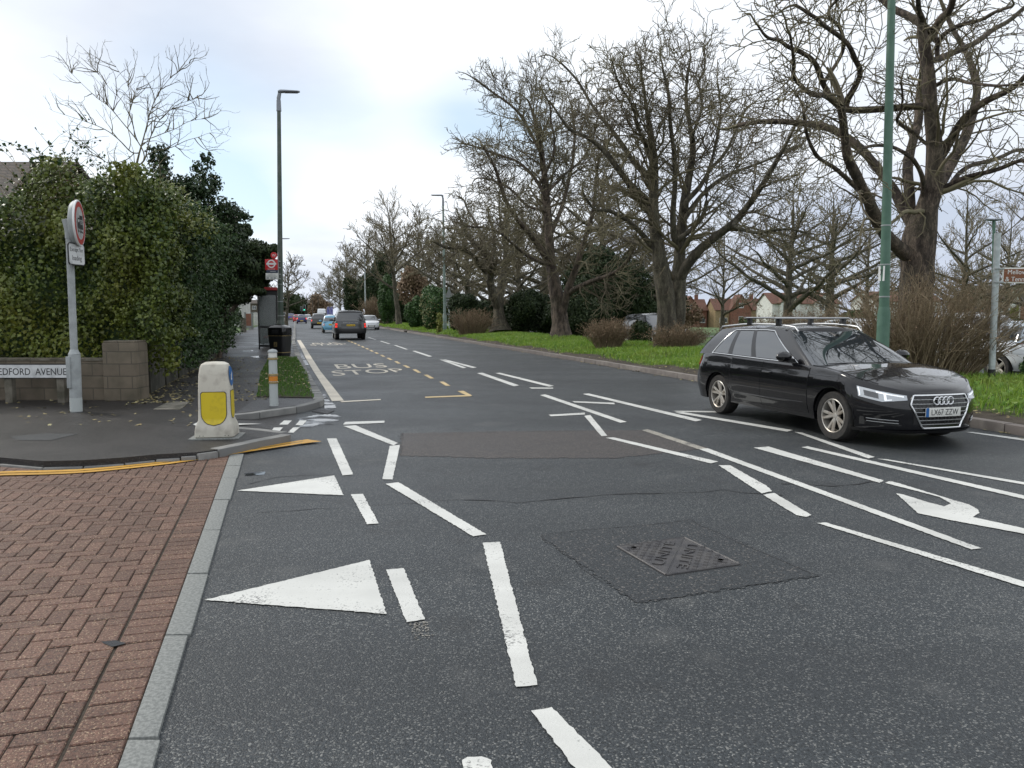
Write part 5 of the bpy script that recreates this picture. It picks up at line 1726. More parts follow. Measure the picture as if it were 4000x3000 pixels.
# ================================================================== walls, houses, street furniture
# low block wall with corner pier
wb = gp(230, 865, FZ)
pier_w = .58
root = thing('garden_wall', 'low concrete block wall with taller corner pier under the ivy hedge', 'wall', (wb[0], wb[1], FZ))
mb = MB()
mb.box((-6.5, .12, .33), (13.0, .2, .78))
mb.box((-6.5, .12, .735), (13.02, .24, .05), 1)
mb.build('wall_panel', [M_block, M_conc], root, bevel=.008)
mb = MB()
mb.box((pier_w / 2 + .003, .17, .49), (pier_w, .5, 1.1))
mb.box((pier_w / 2 + .003, .17, 1.055), (pier_w - .03, .47, .035), 1)
mb.build('pier', [M_block, M_conc], root, bevel=.02)
# concrete panel fence running along the footway
f0 = st(gp(308, 862, FZ))[0] + .9
root = thing('concrete_fence', 'mossy concrete panel fence toned for shade, with posts below the dark ivy along the footway', 'fence', rd(f0, -2.78, FZ), RANG)
for k in range(9):
    mb = MB()
    mb.box((k * 1.9 + .95, 0, .5), (1.78, .05, 1.05))
    mb.build('wall_panel', M_concd, root, bevel=.005)
for k in range(10):
    mb = MB()
    mb.box((k * 1.9, 0, .62), (.11, .12, 1.32))
    mb.build('post', M_concd, root, bevel=.01)
# gate pier, red gate, pale walls farther along
p = gp(526, 717, FZ)
root = thing('gate_pier', 'squat mossy stone gate pier by the footway before the red gate', 'pier', p, RANG)
mb = MB(); mb.box((0, 0, .55), (.5, .46, 1.15)); mb.build('shaft', M_conc, root, bevel=.02)
mb = MB(); mb.box((0, 0, 1.16), (.56, .52, .08)); mb.build('cap', M_conc, root, bevel=.015)
p = gp(538, 710.5, FZ)
root = thing('garden_gate', 'red brick panel gate between pale posts on the left footway', 'gate', p, 0)
mb = MB(); mb.box((0, 0, .95), (.56, .09, 1.25)); mb.box((0, .0, .18), (.56, .12, .3), 1); mb.build('panel', [M_brickh, M_edge], root, bevel=.01)
for sx in (-1, 1):
    mb = MB(); mb.box((sx * .36, 0, .82), (.14, .2, 1.66)); mb.box((sx * .36, 0, 1.68), (.19, .25, .06)); mb.build('post', M_edge, root, bevel=.01)
p = gp(553, 703, FZ)
root = thing('white_wall', 'cream rendered garden wall with stepped piers beyond the red gate', 'wall', p, RANG)
for k, (x, h) in enumerate(((0, 1.55), (6, 1.6), (12, 1.6))):
    mb = MB(); mb.box((x, 0, h / 2), (.5, .55, h)); mb.box((x, 0, h + .05), (.6, .65, .1)); mb.build('pier', M_render, root, bevel=.02)
for k in range(2):
    mb = MB(); mb.box((k * 6 + 3, 0, .55), (5.4, .25, 1.1)); mb.box((k * 6 + 3, 0, 1.14), (5.4, .33, .07)); mb.build('wall_panel', M_render, root)

# ---- houses
def house(name, label, base, rz, w_, d_, eave, ridge, mw, mr, gables=(), wins=(), cat='house', group=None, band=None, mtop=None, chim=True):
    """x across the front, front at y=0 facing -y; ridge along x"""
    root = thing(name, label, cat, base, rz, group)
    mb_ = MB()
    mb_.box((0, d_ / 2, eave / 2 - .5), (w_, d_, eave + 1))
    for sx in (-1, 1):
        mb_.add([(sx * w_ / 2, 0, eave), (sx * w_ / 2, d_, eave), (sx * w_ / 2, d_ / 2, ridge)], [(0, 1, 2)])
    mb_.build('wall', mw, root, fixn=True)
    mb_ = MB()
    o = .35
    sl = (ridge - eave) / (d_ / 2)
    for sy in (0, 1):
        y0 = -o if sy == 0 else d_ + o
        z0 = eave - o * sl
        a = [(-w_ / 2 - o, y0, z0 + .03), (w_ / 2 + o, y0, z0 + .03), (w_ / 2 + o, d_ / 2, ridge + .03), (-w_ / 2 - o, d_ / 2, ridge + .03)]
        b_ = [(x, y, z + .14) for x, y, z in a]
        mb_.add(a + b_, [(0, 1, 2, 3), (4, 5, 6, 7), (0, 1, 5, 4), (1, 2, 6, 5), (3, 0, 4, 7)])
    rf = mb_.build('roof', mr, root)
    if chim:
        mb_ = MB(); mb_.box((w_ * .3, d_ * .5, ridge + .5), (.9, .6, 1.5)); mb_.box((w_ * .3, d_ * .5, ridge + 1.29), (1.0, .7, .1))
        for q in (-.2, .2):
            mb_.lathe([(.11, 0), (.09, .35)], (w_ * .3 + q, d_ * .5, ridge + 1.33), 10)
        c = mb_.build('chimney', M_brickh, None); c.parent = rf
    for gx, gw, gtop, mg in gables:                                 # front gable bays
        mb_ = MB()
        mb_.box((gx, -.55, eave / 2 - .5 + .1), (gw, 1.1, eave + 1.2))
        mb_.add([(gx - gw / 2, -1.1, eave + .2), (gx + gw / 2, -1.1, eave + .2), (gx, -1.1, gtop)], [(0, 1, 2)])
        mb_.build('gable', mg, root)
        mb_ = MB()
        for sx in (-1, 1):
            sl2 = (gtop - eave - .2) / (gw / 2)
            a = [(gx + sx * (gw / 2 + .35), -1.4, eave + .2 - .35 * sl2), (gx, -1.4, gtop + .03), (gx, d_ / 2, gtop + .03), (gx + sx * (gw / 2 + .35), d_ / 2, eave + .2 - .35 * sl2)]
            b_ = [(x, y, z + .14) for x, y, z in a]
            mb_.add(a + b_, [(0, 1, 2, 3), (4, 5, 6, 7), (0, 1, 5, 4), (0, 3, 7, 4)])
        g_ = mb_.build('gable_roof', mr, root)
    for wx, wz, ww, wh, yy in wins:
        mb_ = MB()
        fr = .07
        mb_.box((wx, yy - .03, wz + wh / 2 - fr / 2), (ww, .1, fr)); mb_.box((wx, yy - .03, wz - wh / 2 + fr / 2), (ww, .1, fr))
        for q in (-1, 0, 1):
            mb_.box((wx + q * (ww / 2 - fr / 2), yy - .03, wz), (fr, .1, wh - 2 * fr))
        mb_.box((wx, yy - .07, wz - wh / 2 - .04), (ww + .2, .2, .06))
        f_ = mb_.build('window', M_wht, root)
        mb_ = MB(); mb_.box((wx, yy - .015, wz), (ww - fr, .03, wh - fr))
        mb_.build('pane', M_winglass, f_)
    return root
def hz(d):
    return 1.65 - (704 - 678) / F * d
hw = [(-3.2, 1.6, 1.6, 1.3, 0), (3.4, 1.6, 1.6, 1.3, 0), (-3.2, 4.0, 1.3, 1.1, 0), (3.4, 4.0, 1.3, 1.1, 0)]
h1 = house('brick_house', 'yellow and orange brick house with front gable, seen over the estate car roof', base_at(1600, 200, hz(200)), .06, 13.5, 8, 4.2, 7.0, M_yelbrick, M_rooft, [(-.4, 5.4, 8.0, M_brickh)],
           [(-4.6, 1.5, 2.0, 1.2, 0), (4.6, 1.5, 2.0, 1.2, 0), (-.4, 5.3, 1.2, 1.2, -1.1), (-.4, 1.5, 1.2, 2.0, -1.1), (-4.6, 3.6, 1.4, .9, 0), (4.6, 3.6, 1.4, .9, 0)], group='houses beyond the park')
house('brick_house', 'orange brick house with gable half hidden by the double-stemmed tree', base_at(1488, 205, hz(205)), .02, 9.5, 8, 4.2, 7.0, M_brickh, M_rooft, [(.0, 5.0, 7.8, M_brickh)],
      [(-3.4, 1.5, 1.8, 1.2, 0), (3.4, 1.5, 1.8, 1.2, 0), (0, 5.2, 1.2, 1.1, -1.1), (0, 1.6, 1.6, 1.4, -1.1)], group='houses beyond the park')
house('white_house', 'white rendered house with bay windows behind the park trees', base_at(1740, 165, hz(165)), .1, 15, 8, 4.8, 7.0, M_render, M_rooft, [(-4, 4.2, 6.8, M_render), (3.5, 4.2, 6.8, M_render)],
      [(-4, 1.4, 2.6, 1.6, -1.1), (3.5, 1.4, 2.6, 1.6, -1.1), (-4, 4.0, 2.4, 1.3, -1.1), (3.5, 4.0, 2.4, 1.3, -1.1), (0, 1.2, 1.1, 2.1, 0)], group='houses beyond the park')
house('white_house', 'pale semi-detached house glimpsed right of the near green lamp post', base_at(1960, 150, hz(150)), .15, 14, 8, 4.8, 6.6, M_render, M_rooft, [(0, 4.2, 6.4, M_render)],
      [(0, 1.4, 2.4, 1.6, -1.1), (-5, 1.4, 1.8, 1.5, 0), (5, 1.4, 1.8, 1.5, 0), (0, 3.9, 2.2, 1.2, -1.1)], group='houses beyond the park')
house('brick_house', 'tan brick house low behind the evergreen tree, left of the double-stemmed trunk', base_at(1340, 190, hz(190)), 0, 14, 8, 4.6, 6.6, M_yelbrick, M_rooft, [], hw, group='houses beyond the park')
house('bungalow', 'low house with dark pitched roof beneath the brown sign', base_at(2215, 120, hz(120) + .8), .3, 14, 8, 2.8, 5.4, M_brickh, M_roofg, [(-4.5, 4, 5.0, M_render)], [(1, 1.5, 2, 1.2, 0), (4, 1.5, 2, 1.2, 0)], group='houses beyond the park')
house('tiled_house', 'house with weathered tiled roof peeping over the ivy at the left edge', (dp(-238, 380, 24)[0], 24, .05), .0, 7.0, 7, dp(0, 357, 27.5)[2] - 2.1, dp(0, 357, 27.5)[2] - .1, M_brickh, M_roofg, [], [(0, 2, 1.4, 1.2, 0)], chim=False)
house('white_house', 'white house behind the bus shelter on the left side of the road', rd(104, -16, .1) + np.array([0, 0, 0]), -.28, 13, 9, 5.2, 7.4, M_render, M_roofg, [(3.5, 4.5, 7.0, M_render)],
      [(-3, 1.6, 2, 1.5, 0), (3.5, 1.6, 2.2, 1.6, -1.1), (-3, 4.2, 1.8, 1.3, 0), (3.5, 4.2, 2, 1.3, -1.1)], group='houses on the left')
house('brick_house', 'brown flat-looking brick block closing the far end of the road', base_at(600, 300, .0), 0, 26, 10, 5.6, 7.0, blocks('dull_brick', (.13, .10, .08), (.11, .085, .07), (.1, .09, .08), .225, .075), M_roofg, [],
      [(x_, z_, 1.6, 1.3, 0) for x_ in (-9, -5, -1, 3, 7, 11) for z_ in (1.6, 4.1)], group='houses on the left', chim=False)

# ---- lamp posts
def lamp_post(name, label, base, top_z, m, r0=.105, r1=.055, sleeve=1.25, rs=.125, head_dir=0.0, head=True, lean=(0, 0), group='street lamps along the road', notice=False, hl=.75, bracket=True):
    root = thing(name, label, 'street lamp', base, 0, group)
    H = top_z - base[2]
    lx, ly = lean
    mb_ = MB()
    mb_.lathe([(rs, -.1), (rs, sleeve), (r0 + .004, sleeve + .14)], (0, 0, 0), 20)
    sl = mb_.build('base_sleeve', m, root, smooth=True)
    mb_ = MB()
    k = 8
    pts_ = [(lx * f, ly * f, sleeve + .1 + (H - sleeve - .1) * f) for f in np.linspace(0, 1, k)]
    mb_.tube(pts_, [r0 + (r1 - r0) * f for f in np.linspace(0, 1, k)], 18)
    for f in (.12, .13):
        pass
    mb_.build('pole', m, root, smooth=True)
    if bracket:
        mb_ = MB()
        for zc in (sleeve + .32, sleeve + .9, sleeve + 1.6):
            mb_ = MB()
            f = (zc - sleeve) / (H - sleeve)
            rr = r0 + (r1 - r0) * f
            mb_.lathe([(rr + .001, -.012), (rr + .006, -.010), (rr + .006, .010), (rr + .001, .012)], (lx * f, ly * f, zc), 18, caps=False)
            mb_.build('strap', M_signgrey, root)
    if notice:
        mb_ = MB()
        mb_.box((-.085, -.02, 2.16), (.012, .13, .27), 0, rz=.4)
        nb = mb_.build('notice_plate', M_wht, root)
        mb_ = MB()
        put_text(mb_, '7', .05, .10, Matrix.Translation((-.096, -.03, 2.18)) @ Matrix.Rotation(.4 - pi / 2, 4, 'Z') @ Matrix.Rotation(pi / 2, 4, 'X'), .001)
        mb_.build('lettering', M_letters, nb)
    if head:
        dx, dy = cos(head_dir), sin(head_dir)
        mb_ = MB()
        mb_.tube([(lx, ly, H), (lx, ly, H + .06), (lx, ly, H + .42)], [r1 + .025, r1 + .02, r1 + .01], 16)
        mb_.tube([(lx, ly, H + .42), (lx, ly, H + .5), (lx + dx * .05, ly + dy * .05, H + .72)], [r1 - .005, r1 + .005, r1 - .01], 14)
        mb_.build('spigot', M_lamphead, root, smooth=True)
        rows = []
        Mx = Matrix.Translation((lx - dx * .02, ly - dy * .02, H + .74)) @ Matrix.Rotation(head_dir, 4, 'Z') @ Matrix.Rotation(radians(-3), 4, 'Y')
        for f in np.linspace(0, 1, 14):
            wd = .15 * (1 - max(0, (f - .86) / .14) ** 2 * .8) * (.72 + .28 * min(1, f / .3))
            zt = .10 - .05 * f + (.0 if f > .1 else -.06 * (1 - f / .1))
            zb_ = -.055 + .05 * min(1, f / .35)
            rows.append([Mx @ Vector((f * hl, wd * cos(a), (zt if sin(a) > 0 else -zb_) * abs(sin(a)) ** .7 * (1 if sin(a) > 0 else -1))) for a in np.linspace(0, 2 * pi, 15)[:-1]])
        mb_ = MB()
        mb_.grid(rows, closed=True)
        mb_.add(rows[0], [tuple(range(14))]); mb_.add(rows[-1], [tuple(range(14))])
        hd = mb_.build('lamp_head', M_lamphead, root, smooth=True)
        mb_ = MB()
        mb_.box((0, 0, 0), (hl * .6, .2, .02))
        ob = mb_.build('lens', M_lampglass, hd, bevel=.006)
        ob.matrix_local = Mx @ Matrix.Translation((hl * .6, 0, -.018))
    return root
d_l = 31.5
lb = base_at(608, d_l, FZ)
tp_ = dp(602.5, 240, d_l)
lamp_post('street_lamp', 'tall dark green lamp post behind the litter bin, lantern over the road', lb, tp_[2], M_dkgreen, .115, .075, 1.15, .16, atan2(.25, 1), lean=(tp_[0] - lb[0], 0), hl=.85)
gb = base_at(1902, 14.1, .22)
lamp_post('street_lamp', 'bright green lamp post close by, rising out of the picture behind the estate car bonnet', gb, 10.5, M_green, .088, .05, 1.42, .112, pi - .2, lean=(-.17, .0), notice=True)
lb = base_at(961, 60, .25)
tp_ = dp(957, 424, 60)
lamp_post('street_lamp', 'slim pale green lamp post on the right verge beside the triangular sign', lb, tp_[2] - .7, M_palegreen, .11, .07, 1.3, .16, pi - .1, lean=(tp_[0] - lb[0], 0), hl=1.0)
for x, d, lab in ((790, 118, 'thin pale lamp post on the right verge just beyond the white oncoming car'), (755, 176, 'thin pale lamp post on the right verge next to the far direction sign'), (731, 260, 'most distant lamp post on the right verge above the car queue')):
    lb = base_at(x, d, .2)
    lamp_post('street_lamp', lab, lb, 9.4, M_galv, .12, .08, 1.2, .16, pi - .1, hl=1.0, bracket=False)
lb = rd(86, -1.35, .1)
lamp_post('street_lamp', 'distant lamp post on the left footway beyond the tall dark green one', lb, 8.8, M_dkgreen, .11, .07, 1.2, .15, 0.2, hl=1.0, bracket=False)
# twin headed lamp in the car park behind the verge
d_t = 25
pb = base_at(2143, d_t, .0)
root = thing('twin_lamp', 'slim green post with flat twin lantern behind the grey brown-sign post', 'street lamp', pb, 0, 'street lamps along the road')
tz = dp(2147, 477, d_t)
mb = MB(); mb.tube([(0, 0, 0), (0, 0, 1.0), (tz[0] - pb[0], 0, tz[2])], [.075, .07, .045], 14); mb.build('pole', M_green, root, smooth=True)
for sx in (-1, 1):
    mb = MB()
    rows = []
    for f in np.linspace(0, 1, 7):
        w1, h1_ = .11 * (1 - .6 * f ** 3), .045 * (1 - .7 * f ** 2)
        rows.append([(tz[0] - pb[0] + sx * (.02 + .26 * f), w1 * cos(a), tz[2] + .03 + h1_ * sin(a) + .012 * f) for a in np.linspace(0, 2 * pi, 11)[:-1]])
    mb.grid(rows, closed=True)
    mb.add(rows[-1], [tuple(range(10))]); mb.add(rows[0], [tuple(range(10))])
    mb.build('lamp_head', M_lamphead, root, smooth=True)

# ---- sign post on the left: lit no-lorries sign over a plate
d_s = 12.15
sb = base_at(165, d_s, FZ)
root = thing('sign_post', 'grey post with round no-lorries sign over an Except for loading plate', 'sign post', sb)
def loc(x, y, d=d_s):
    return Vector(dp(x, y, d) - sb)
tpS = loc(150, 515)
mid = loc(160.5, 765)
mb = MB()
mb.tube([(0, 0, -.05), Vector((0, 0, .0)).lerp(mid, .2), mid], [.088, .088, .088], 24)
mb.tube([mid, mid + Vector((-.003, 0, .075))], [.088, .054], 24)
mb.tube([mid + Vector((0, 0, .07)), tpS], [.054, .054], 20)
mb.build('pole', M_signgrey, root, smooth=True)
mb = MB()
mb.tube([Vector((0, 0, .01)), Vector((0, 0, 0)).lerp(mid, .245)], [.0905, .0905], 24, cap=False)
mb.build('scuffed_base_band', M_pole_w, root, smooth=True)
mb = MB()
dq = loc(152, 790)
mb.box(dq + Vector((.018, -.085, -.10)), (.075, .03, .50), 0, rz=-.3)
mb.build('inspection_door', M_signgrey, root, bevel=.006)
YAW = radians(107)                                                   # faces turn towards the road
Rz = Matrix.Rotation(YAW, 4, 'Z')
# the housing: axis along local -Y turned by YAW
cS = loc(163, 482)
Mx = Matrix.Translation(cS + Vector((.02, 0, 0))) @ Rz @ Matrix.Rotation(radians(90), 4, 'X') @ Matrix.Scale(.93, 4)
mb = MB()
prof = [(.0, -.085), (.24, -.085), (.33, -.06), (.365, -.02), (.375, .015)]
mb.lathe([(r, z) for r, z in prof], (0, 0, 0), 40, M=Mx)
mb.lathe([(.375, .014), (.384, .018), (.384, .040), (.372, .048), (.36, .046)], (0, 0, 0), 40, mi=1, M=Mx)
hs = mb.build('lamp_housing', [M_signgrey, M_wht], root, smooth=True, fixn=True)
mb = MB()
cb_ = Vector((.0, 0, 0))
mb.tube([tpS, tpS + Vector((.0, 0, .12)), cS + Rz @ Vector((0, .14, .06))], [.062, .062, .05], 16)
mb.build('bracket', M_signgrey, root, smooth=True)
mb = MB(); mb.lathe([(0, .046), (.36, .046)], (0, 0, 0), 40, M=Mx); fc = mb.build('sign_face', M_wht, root, fixn=False)
mb = MB(); mb.lathe([(.272, .0485), (.355, .0485)], (0, 0, 0), 40, M=Mx); mb.f = [f for f in mb.f if len(f) == 4]; mb.m = [0] * len(mb.f); mb.build('red_ring', M_redd, fc, fixn=False)
mb = MB()
def sgn(poly, mi=0, z=.0505):
    mb.add([Mx @ Vector((x, y, z)) for x, y in poly], [tuple(range(len(poly)))], mi)
sgn([(-.02, -.10), (.19, -.10), (.19, .13), (-.02, .13)])            # box body
sgn([(-.17, -.10), (-.03, -.10), (-.03, .08), (-.135, .08), (-.165, .02)])
sgn([(-.125, .01), (-.055, .01), (-.055, .055), (-.115, .055)], 1, .0515)
for cx_ in (-.11, .03, .13):
    sgn([(cx_ + .045 * cos(a), -.115 + .045 * sin(a)) for a in np.linspace(0, 2 * pi, 17)[:-1]], 0, .0508)
    sgn([(cx_ + .02 * cos(a), -.115 + .02 * sin(a)) for a in np.linspace(0, 2 * pi, 13)[:-1]], 1, .052)
put_text(mb, '7.5T', .15, .075, Mx @ Matrix.Translation((.085, .02, .052)), .0004, 1)
mb.build('lorry_symbol', [M_letters, M_wht], fc, fixn=False)
cP = loc(159, 550) + Vector((.085, -.065, 0))
Mp = Matrix.Translation(cP) @ Matrix.Rotation(radians(88), 4, 'Z')
mb = MB()
poly = [(-.215 + .03, -.17), (.215 - .03, -.17), (.215, -.14), (.215, .14), (.185, .17), (-.185, .17), (-.215, .14), (-.215, -.14)]
Mq = Mp @ Matrix.Rotation(radians(90), 4, 'X')
mb.prism(poly, -.012, 0, 0, M=Mq)
pl_ = mb.build('plate', M_letters, root)
mb = MB(); mb.add([Mq @ Vector((x * .93, y * .91, .002)) for x, y in poly], [tuple(range(8))]); pf = mb.build('plate_face', M_nameplate, pl_, fixn=False)
mb = MB()
put_text(mb, 'Except for', .34, .085, Mq @ Matrix.Translation((0, .06, .003)), .0005)
mb.build('lettering', M_letters, pl_, fixn=False)
mb = MB()
put_text(mb, 'loading', .24, .10, Mq @ Matrix.Translation((0, -.07, .003)), .0005)
mb.build('lettering', M_letters, pl_, fixn=False)

# ---- street nameplate
d_n = wb[1] - .38
nb_ = np.array([dp(60, 803, d_n)[0], d_n, FZ])
root = thing('street_nameplate', 'white street nameplate with black capitals on two short concrete posts', 'street sign', nb_)
zc = dp(60, 802, d_n)[2] - FZ
xl, xr = dp(-42, 803, d_n)[0] - nb_[0], dp(149, 803, d_n)[0] - nb_[0]
mb = MB(); mb.box(((xl + xr) / 2, 0, zc), (xr - xl, .025, .25)); bd = mb.build('board', M_letters, root, bevel=.004)
mb = MB(); mb.box(((xl + xr) / 2, -.014, zc), (xr - xl - .03, .004, .222)); mb.build('board_face', M_nameplate, bd)
mb = MB()
tl, tr = dp(-12, 803, d_n)[0] - nb_[0], dp(145, 803, d_n)[0] - nb_[0]
put_text(mb, 'BEDFORD  AVENUE', tr - tl, .118, Matrix.Translation(((tl + tr) / 2, -.017, zc - .005)) @ Matrix.Rotation(pi / 2, 4, 'X'), .001)
mb.build('lettering', M_letters, bd, fixn=False)
for px_ in (16, 129):
    xx = dp(px_, 840, d_n)[0] - nb_[0]
    mb = MB(); mb.box((xx, .08, (zc) / 2), (.13, .12, zc + .1)); mb.build('post', M_conc, root, bevel=.012)

# ---- reboundable traffic bollard
bbp = gp(470, 944, FZ)
yaw = atan2(bbp[0], bbp[1]) * -1 - radians(12)
root = thing('traffic_bollard', 'grubby white traffic bollard with yellow panel, standing on the corner island', 'bollard', bbp, yaw)
def rrect(w_, d_, r, n=5):
    pts_ = []
    for cx_, cy_, a0 in ((w_ - r, d_ - r, 0), (-w_ + r, d_ - r, 90), (-w_ + r, -d_ + r, 180), (w_ - r, -d_ + r, 270)):
        for k in range(n):
            a = radians(a0 + 90 * k / (n - 1))
            pts_.append((cx_ + r * cos(a), cy_ + r * sin(a)))
    return pts_
mb = MB()
lv = [(.20, .17, .012, .03), (.235, .19, .03, .03), (.235, .19, .10, .03), (.225, .182, .16, .03), (.195, .16, .24, .04), (.192, .155, .40, .04), (.190, .15, .60, .045), (.183, .142, .78, .05), (.172, .13, .88, .055), (.155, .115, .925, .06), (.11, .08, .95, .05), (.03, .02, .956, .015)]
rows = [[(x, y, z) for x, y in rrect(w_, d_, r)] for w_, d_, z, r in lv]
mb.grid(rows, closed=True)
mb.add(rows[-1], [tuple(range(20))])
mb.build('shell', M_bolw, root, smooth=True, ang=35)
mb = MB(); mb.box((0, 0, .006), (.60, .46, .022)); mb.build('base_plate', M_edge, root, bevel=.006)
def fy(z, face='f'):
    zz = [l[2] for l in lv]
    return float(np.interp(z, zz, [l[1] if face == 'f' else l[0] for l in lv]))
def bpanel(face, hw_, z0, z1, off, m, name, par=None, arch=True):
    mb_ = MB()
    rows_ = []
    for z in np.linspace(z0, z1, 22):
        f = (z - z0) / (z1 - z0)
        k = hw_
        rb = hw_ / (z1 - z0)
        if f < rb:
            k = hw_ * sqrt(max(0.0, 1 - (1 - f / rb) ** 2))
        if f > .955:
            k = hw_ - hw_ * .14 * ((f - .955) / .045) ** 2
        row = []
        for q in np.linspace(-1, 1, 9):
            if face == 'f':
                row.append((q * k, -fy(z) - off, z))
            else:
                row.append((fy(z, 's') + off, q * k, z))
        rows_.append(row)
    mb_.grid(rows_)
    return mb_.build(name, m, par or root, fixn=False)
bp = bpanel('f', .155, .165, .59, .003, M_letters, 'panel_edge')
bpanel('f', .147, .174, .582, .005, M_boly, 'yellow_panel', bp)
bp = bpanel('s', .105, .235, .60, .003, M_letters, 'panel_edge')
bpanel('s', .098, .243, .592, .005, M_boly, 'yellow_panel', bp)
mb = MB()
pts_ = [(.0, 0)]
dsc = []
for a in np.linspace(0, 2 * pi, 33)[:-1]:
    y, z = .115 * cos(a), .775 + .125 * sin(a)
    dsc.append((fy(z, 's') + .006, y, z))
mb.add(dsc, [tuple(range(32))])
ds = mb.build('blue_disc', M_blue, root, fixn=False)
mb = MB()
ar = [(-.02, .06), (.02, .06), (.02, -.01), (.055, -.01), (0, -.075), (-.055, -.01), (-.02, -.01)]
R45 = radians(-45)
mb.add([(fy(.775 + y, 's') + .010 + .004 * abs(y), x * cos(R45) - y * sin(R45), .775 + x * sin(R45) + y * cos(R45)) for x, y in ar], [tuple(range(7))])
mb.build('white_arrow', M_wht, ds, fixn=False)
mb = MB()
for q in (-.15, -.11, .0, .14):
    mb.lathe([(0, -.004), (.014, -.004), (.016, 0)], (q, -fy(.075) - .001, .075), 12, M=Matrix.Rotation(pi / 2, 4, 'X'))
for q in (-.17, -.13, .13, .17):
    mb.lathe([(0, -.003), (.006, -.003), (.006, 0)], (q, -fy(.045) - .001, .045), 8, mi=1, M=Matrix.Rotation(pi / 2, 4, 'X'))
mb.build('bolts', [M_bolw, M_letters], root)

# ---- round white post bollard
pb = gp(592, 877, FZ)
root = thing('post_bollard', 'round white post bollard with orange band and flaking paint by the turf patch', 'bollard', pb)
mb = MB(); mb.lathe([(.072, -.05), (.070, .36), (.0705, .58), (.067, .83)], (0, 0, 0), 28); mb.build('shaft', M_pole_w, root, smooth=True)
for z0 in (.40, .53, .80):
    mb = MB(); mb.lathe([(.071, z0 - .018), (.084, z0 - .012), (.084, z0 + .012), (.071, z0 + .018)], (0, 0, 0), 28); mb.build('collar', M_gold_band if z0 != .1 else M_signgrey, root, smooth=True)
mb = MB(); mb.lathe([(.0725, .425), (.0725, .508)], (0, 0, 0), 28); mb.build('orange_band', M_orangeb, root, smooth=True)
mb = MB(); mb.lathe([(.071, .825), (.071, .90)], (0, 0, 0), 28); mb.build('reflective_band', M_plate_w, root, smooth=True)
mb = MB(); mb.lathe([(.070, .90), (.083, .905), (.083, .925), (.06, .95), (.02, .962), (0, .964)], (0, 0, 0), 28); mb.build('cap', M_signgrey, root, smooth=True)

# ---- litter bin
lp = base_at(606, 28.4, FZ)
root = thing('litter_bin', 'black litter bin with domed hood and gold bands at the end of the turf', 'bin', lp, -.25)
mb = MB()
lv2 = [(.29, 0), (.30, .03), (.31, .10), (.335, .50), (.345, .74)]
rows = [[(x, y, z) for x, y in rrect(r, r * .92, .13)] for r, z in lv2]
mb.grid(rows, closed=True); mb.add(rows[0], [tuple(range(20))]); mb.add(rows[-1], [tuple(range(20))])
bn_ = mb.build('bin_body', M_black, root, smooth=True)
mb = MB()
lv3 = [(.350, .745), (.358, .77), (.358, 1.0), (.345, 1.05), (.27, 1.11), (.17, 1.14), (.16, 1.16), (.03, 1.165)]
rows = [[(x, y, z) for x, y in rrect(r, r * .92, min(.14, r * .45))] for r, z in lv3]
mb.grid(rows, closed=True); mb.add(rows[-1], [tuple(range(20))])
hd = mb.build('hood', M_blackg, root, smooth=True, ang=30)
for k in range(4):
    a = k * pi / 2
    mb = MB(); mb.box((0, -.001, 0), (.28, .02, .15)); o_ = mb.build('opening', M_dark, hd, bevel=.009)
    r_ = .352 * (.92 if k % 2 == 0 else 1.0)
    o_.location = (sin(a) * r_, -cos(a) * r_, .90); o_.rotation_euler = (0, 0, a)
for r, z in ((.354, .755), (.316, .14)):
    mb = MB(); rows = [[(x, y, z + dz) for x, y in rrect(r, r * .92, .135)] for dz in (-.012, .012)]; mb.grid(rows, closed=True); mb.build('gold_band', M_gold_band, root, smooth=True)
mb = MB(); mb.box((.0, -.325, .44), (.13, .008, .17)); bdg = mb.build('badge', M_gold_band, root)
mb = MB()
mb.lathe([(0, 0), (.016, 0)], (.02, -.3305, .485), 12, M=Matrix.Rotation(pi / 2, 4, 'X'))
mb.add([(-.01, -.3305, .46), (.02, -.3305, .465), (.035, -.3305, .39), (.01, -.3305, .385)], [(0, 1, 2, 3)])
mb.add([(-.045, -.3305, .43), (-.02, -.3305, .43), (-.025, -.3305, .38), (-.04, -.3305, .38)], [(0, 1, 2, 3)])
mb.build('litter_symbol', M_letters, bdg, fixn=False)

# ---- bus stop flag held by brackets on the lamp post
fb = base_at(603, 31.15, FZ)
fz = lambda y: dp(600, y, 31.15)[2] - FZ
fx = lambda x: dp(x, 600, 31.15)[0] - fb[0]
root = thing('bus_stop_sign', 'red bus stop flag with white ring, W disc above, on the dark lamp post', 'bus stop sign', fb)
def fbox(x0, x1, y0, y1, m, name, par=None, dy=0.0, th=.03, bev=.004):
    mb_ = MB()
    mb_.box(((fx(x0) + fx(x1)) / 2, dy, (fz(y0) + fz(y1)) / 2), (fx(x1) - fx(x0), th, fz(y0) - fz(y1)))
    return mb_.build(name, m, par or root, bevel=bev)
fl = fbox(573.7, 600.6, 560, 583, M_red, 'flag')
mb = MB()
cx_, cz_ = (fx(573.7) + fx(600.6)) / 2, (fz(560.5) + fz(579.5)) / 2
ring = [(cx_ + r * cos(a), -.0175, cz_ + r * sin(a)) for a in np.linspace(0, 2 * pi, 33)[:-1] for r in (.115, .165)]
mb.add(ring, [(2 * i, 2 * i + 1, (2 * i + 3) % 64, (2 * i + 2) % 64) for i in range(32)])
mb.box((cx_, -.019, cz_), (.40, .003, .075))
mb.build('ring_and_bar', M_wht, fl, fixn=False)
mb = MB()
put_text(mb, 'BUS STOP', .30, .04, Matrix.Translation((cx_, -.018, fz(581.3))) @ Matrix.Rotation(pi / 2, 4, 'X'), .0006)
mb.build('lettering', M_wht, fl, fixn=False)
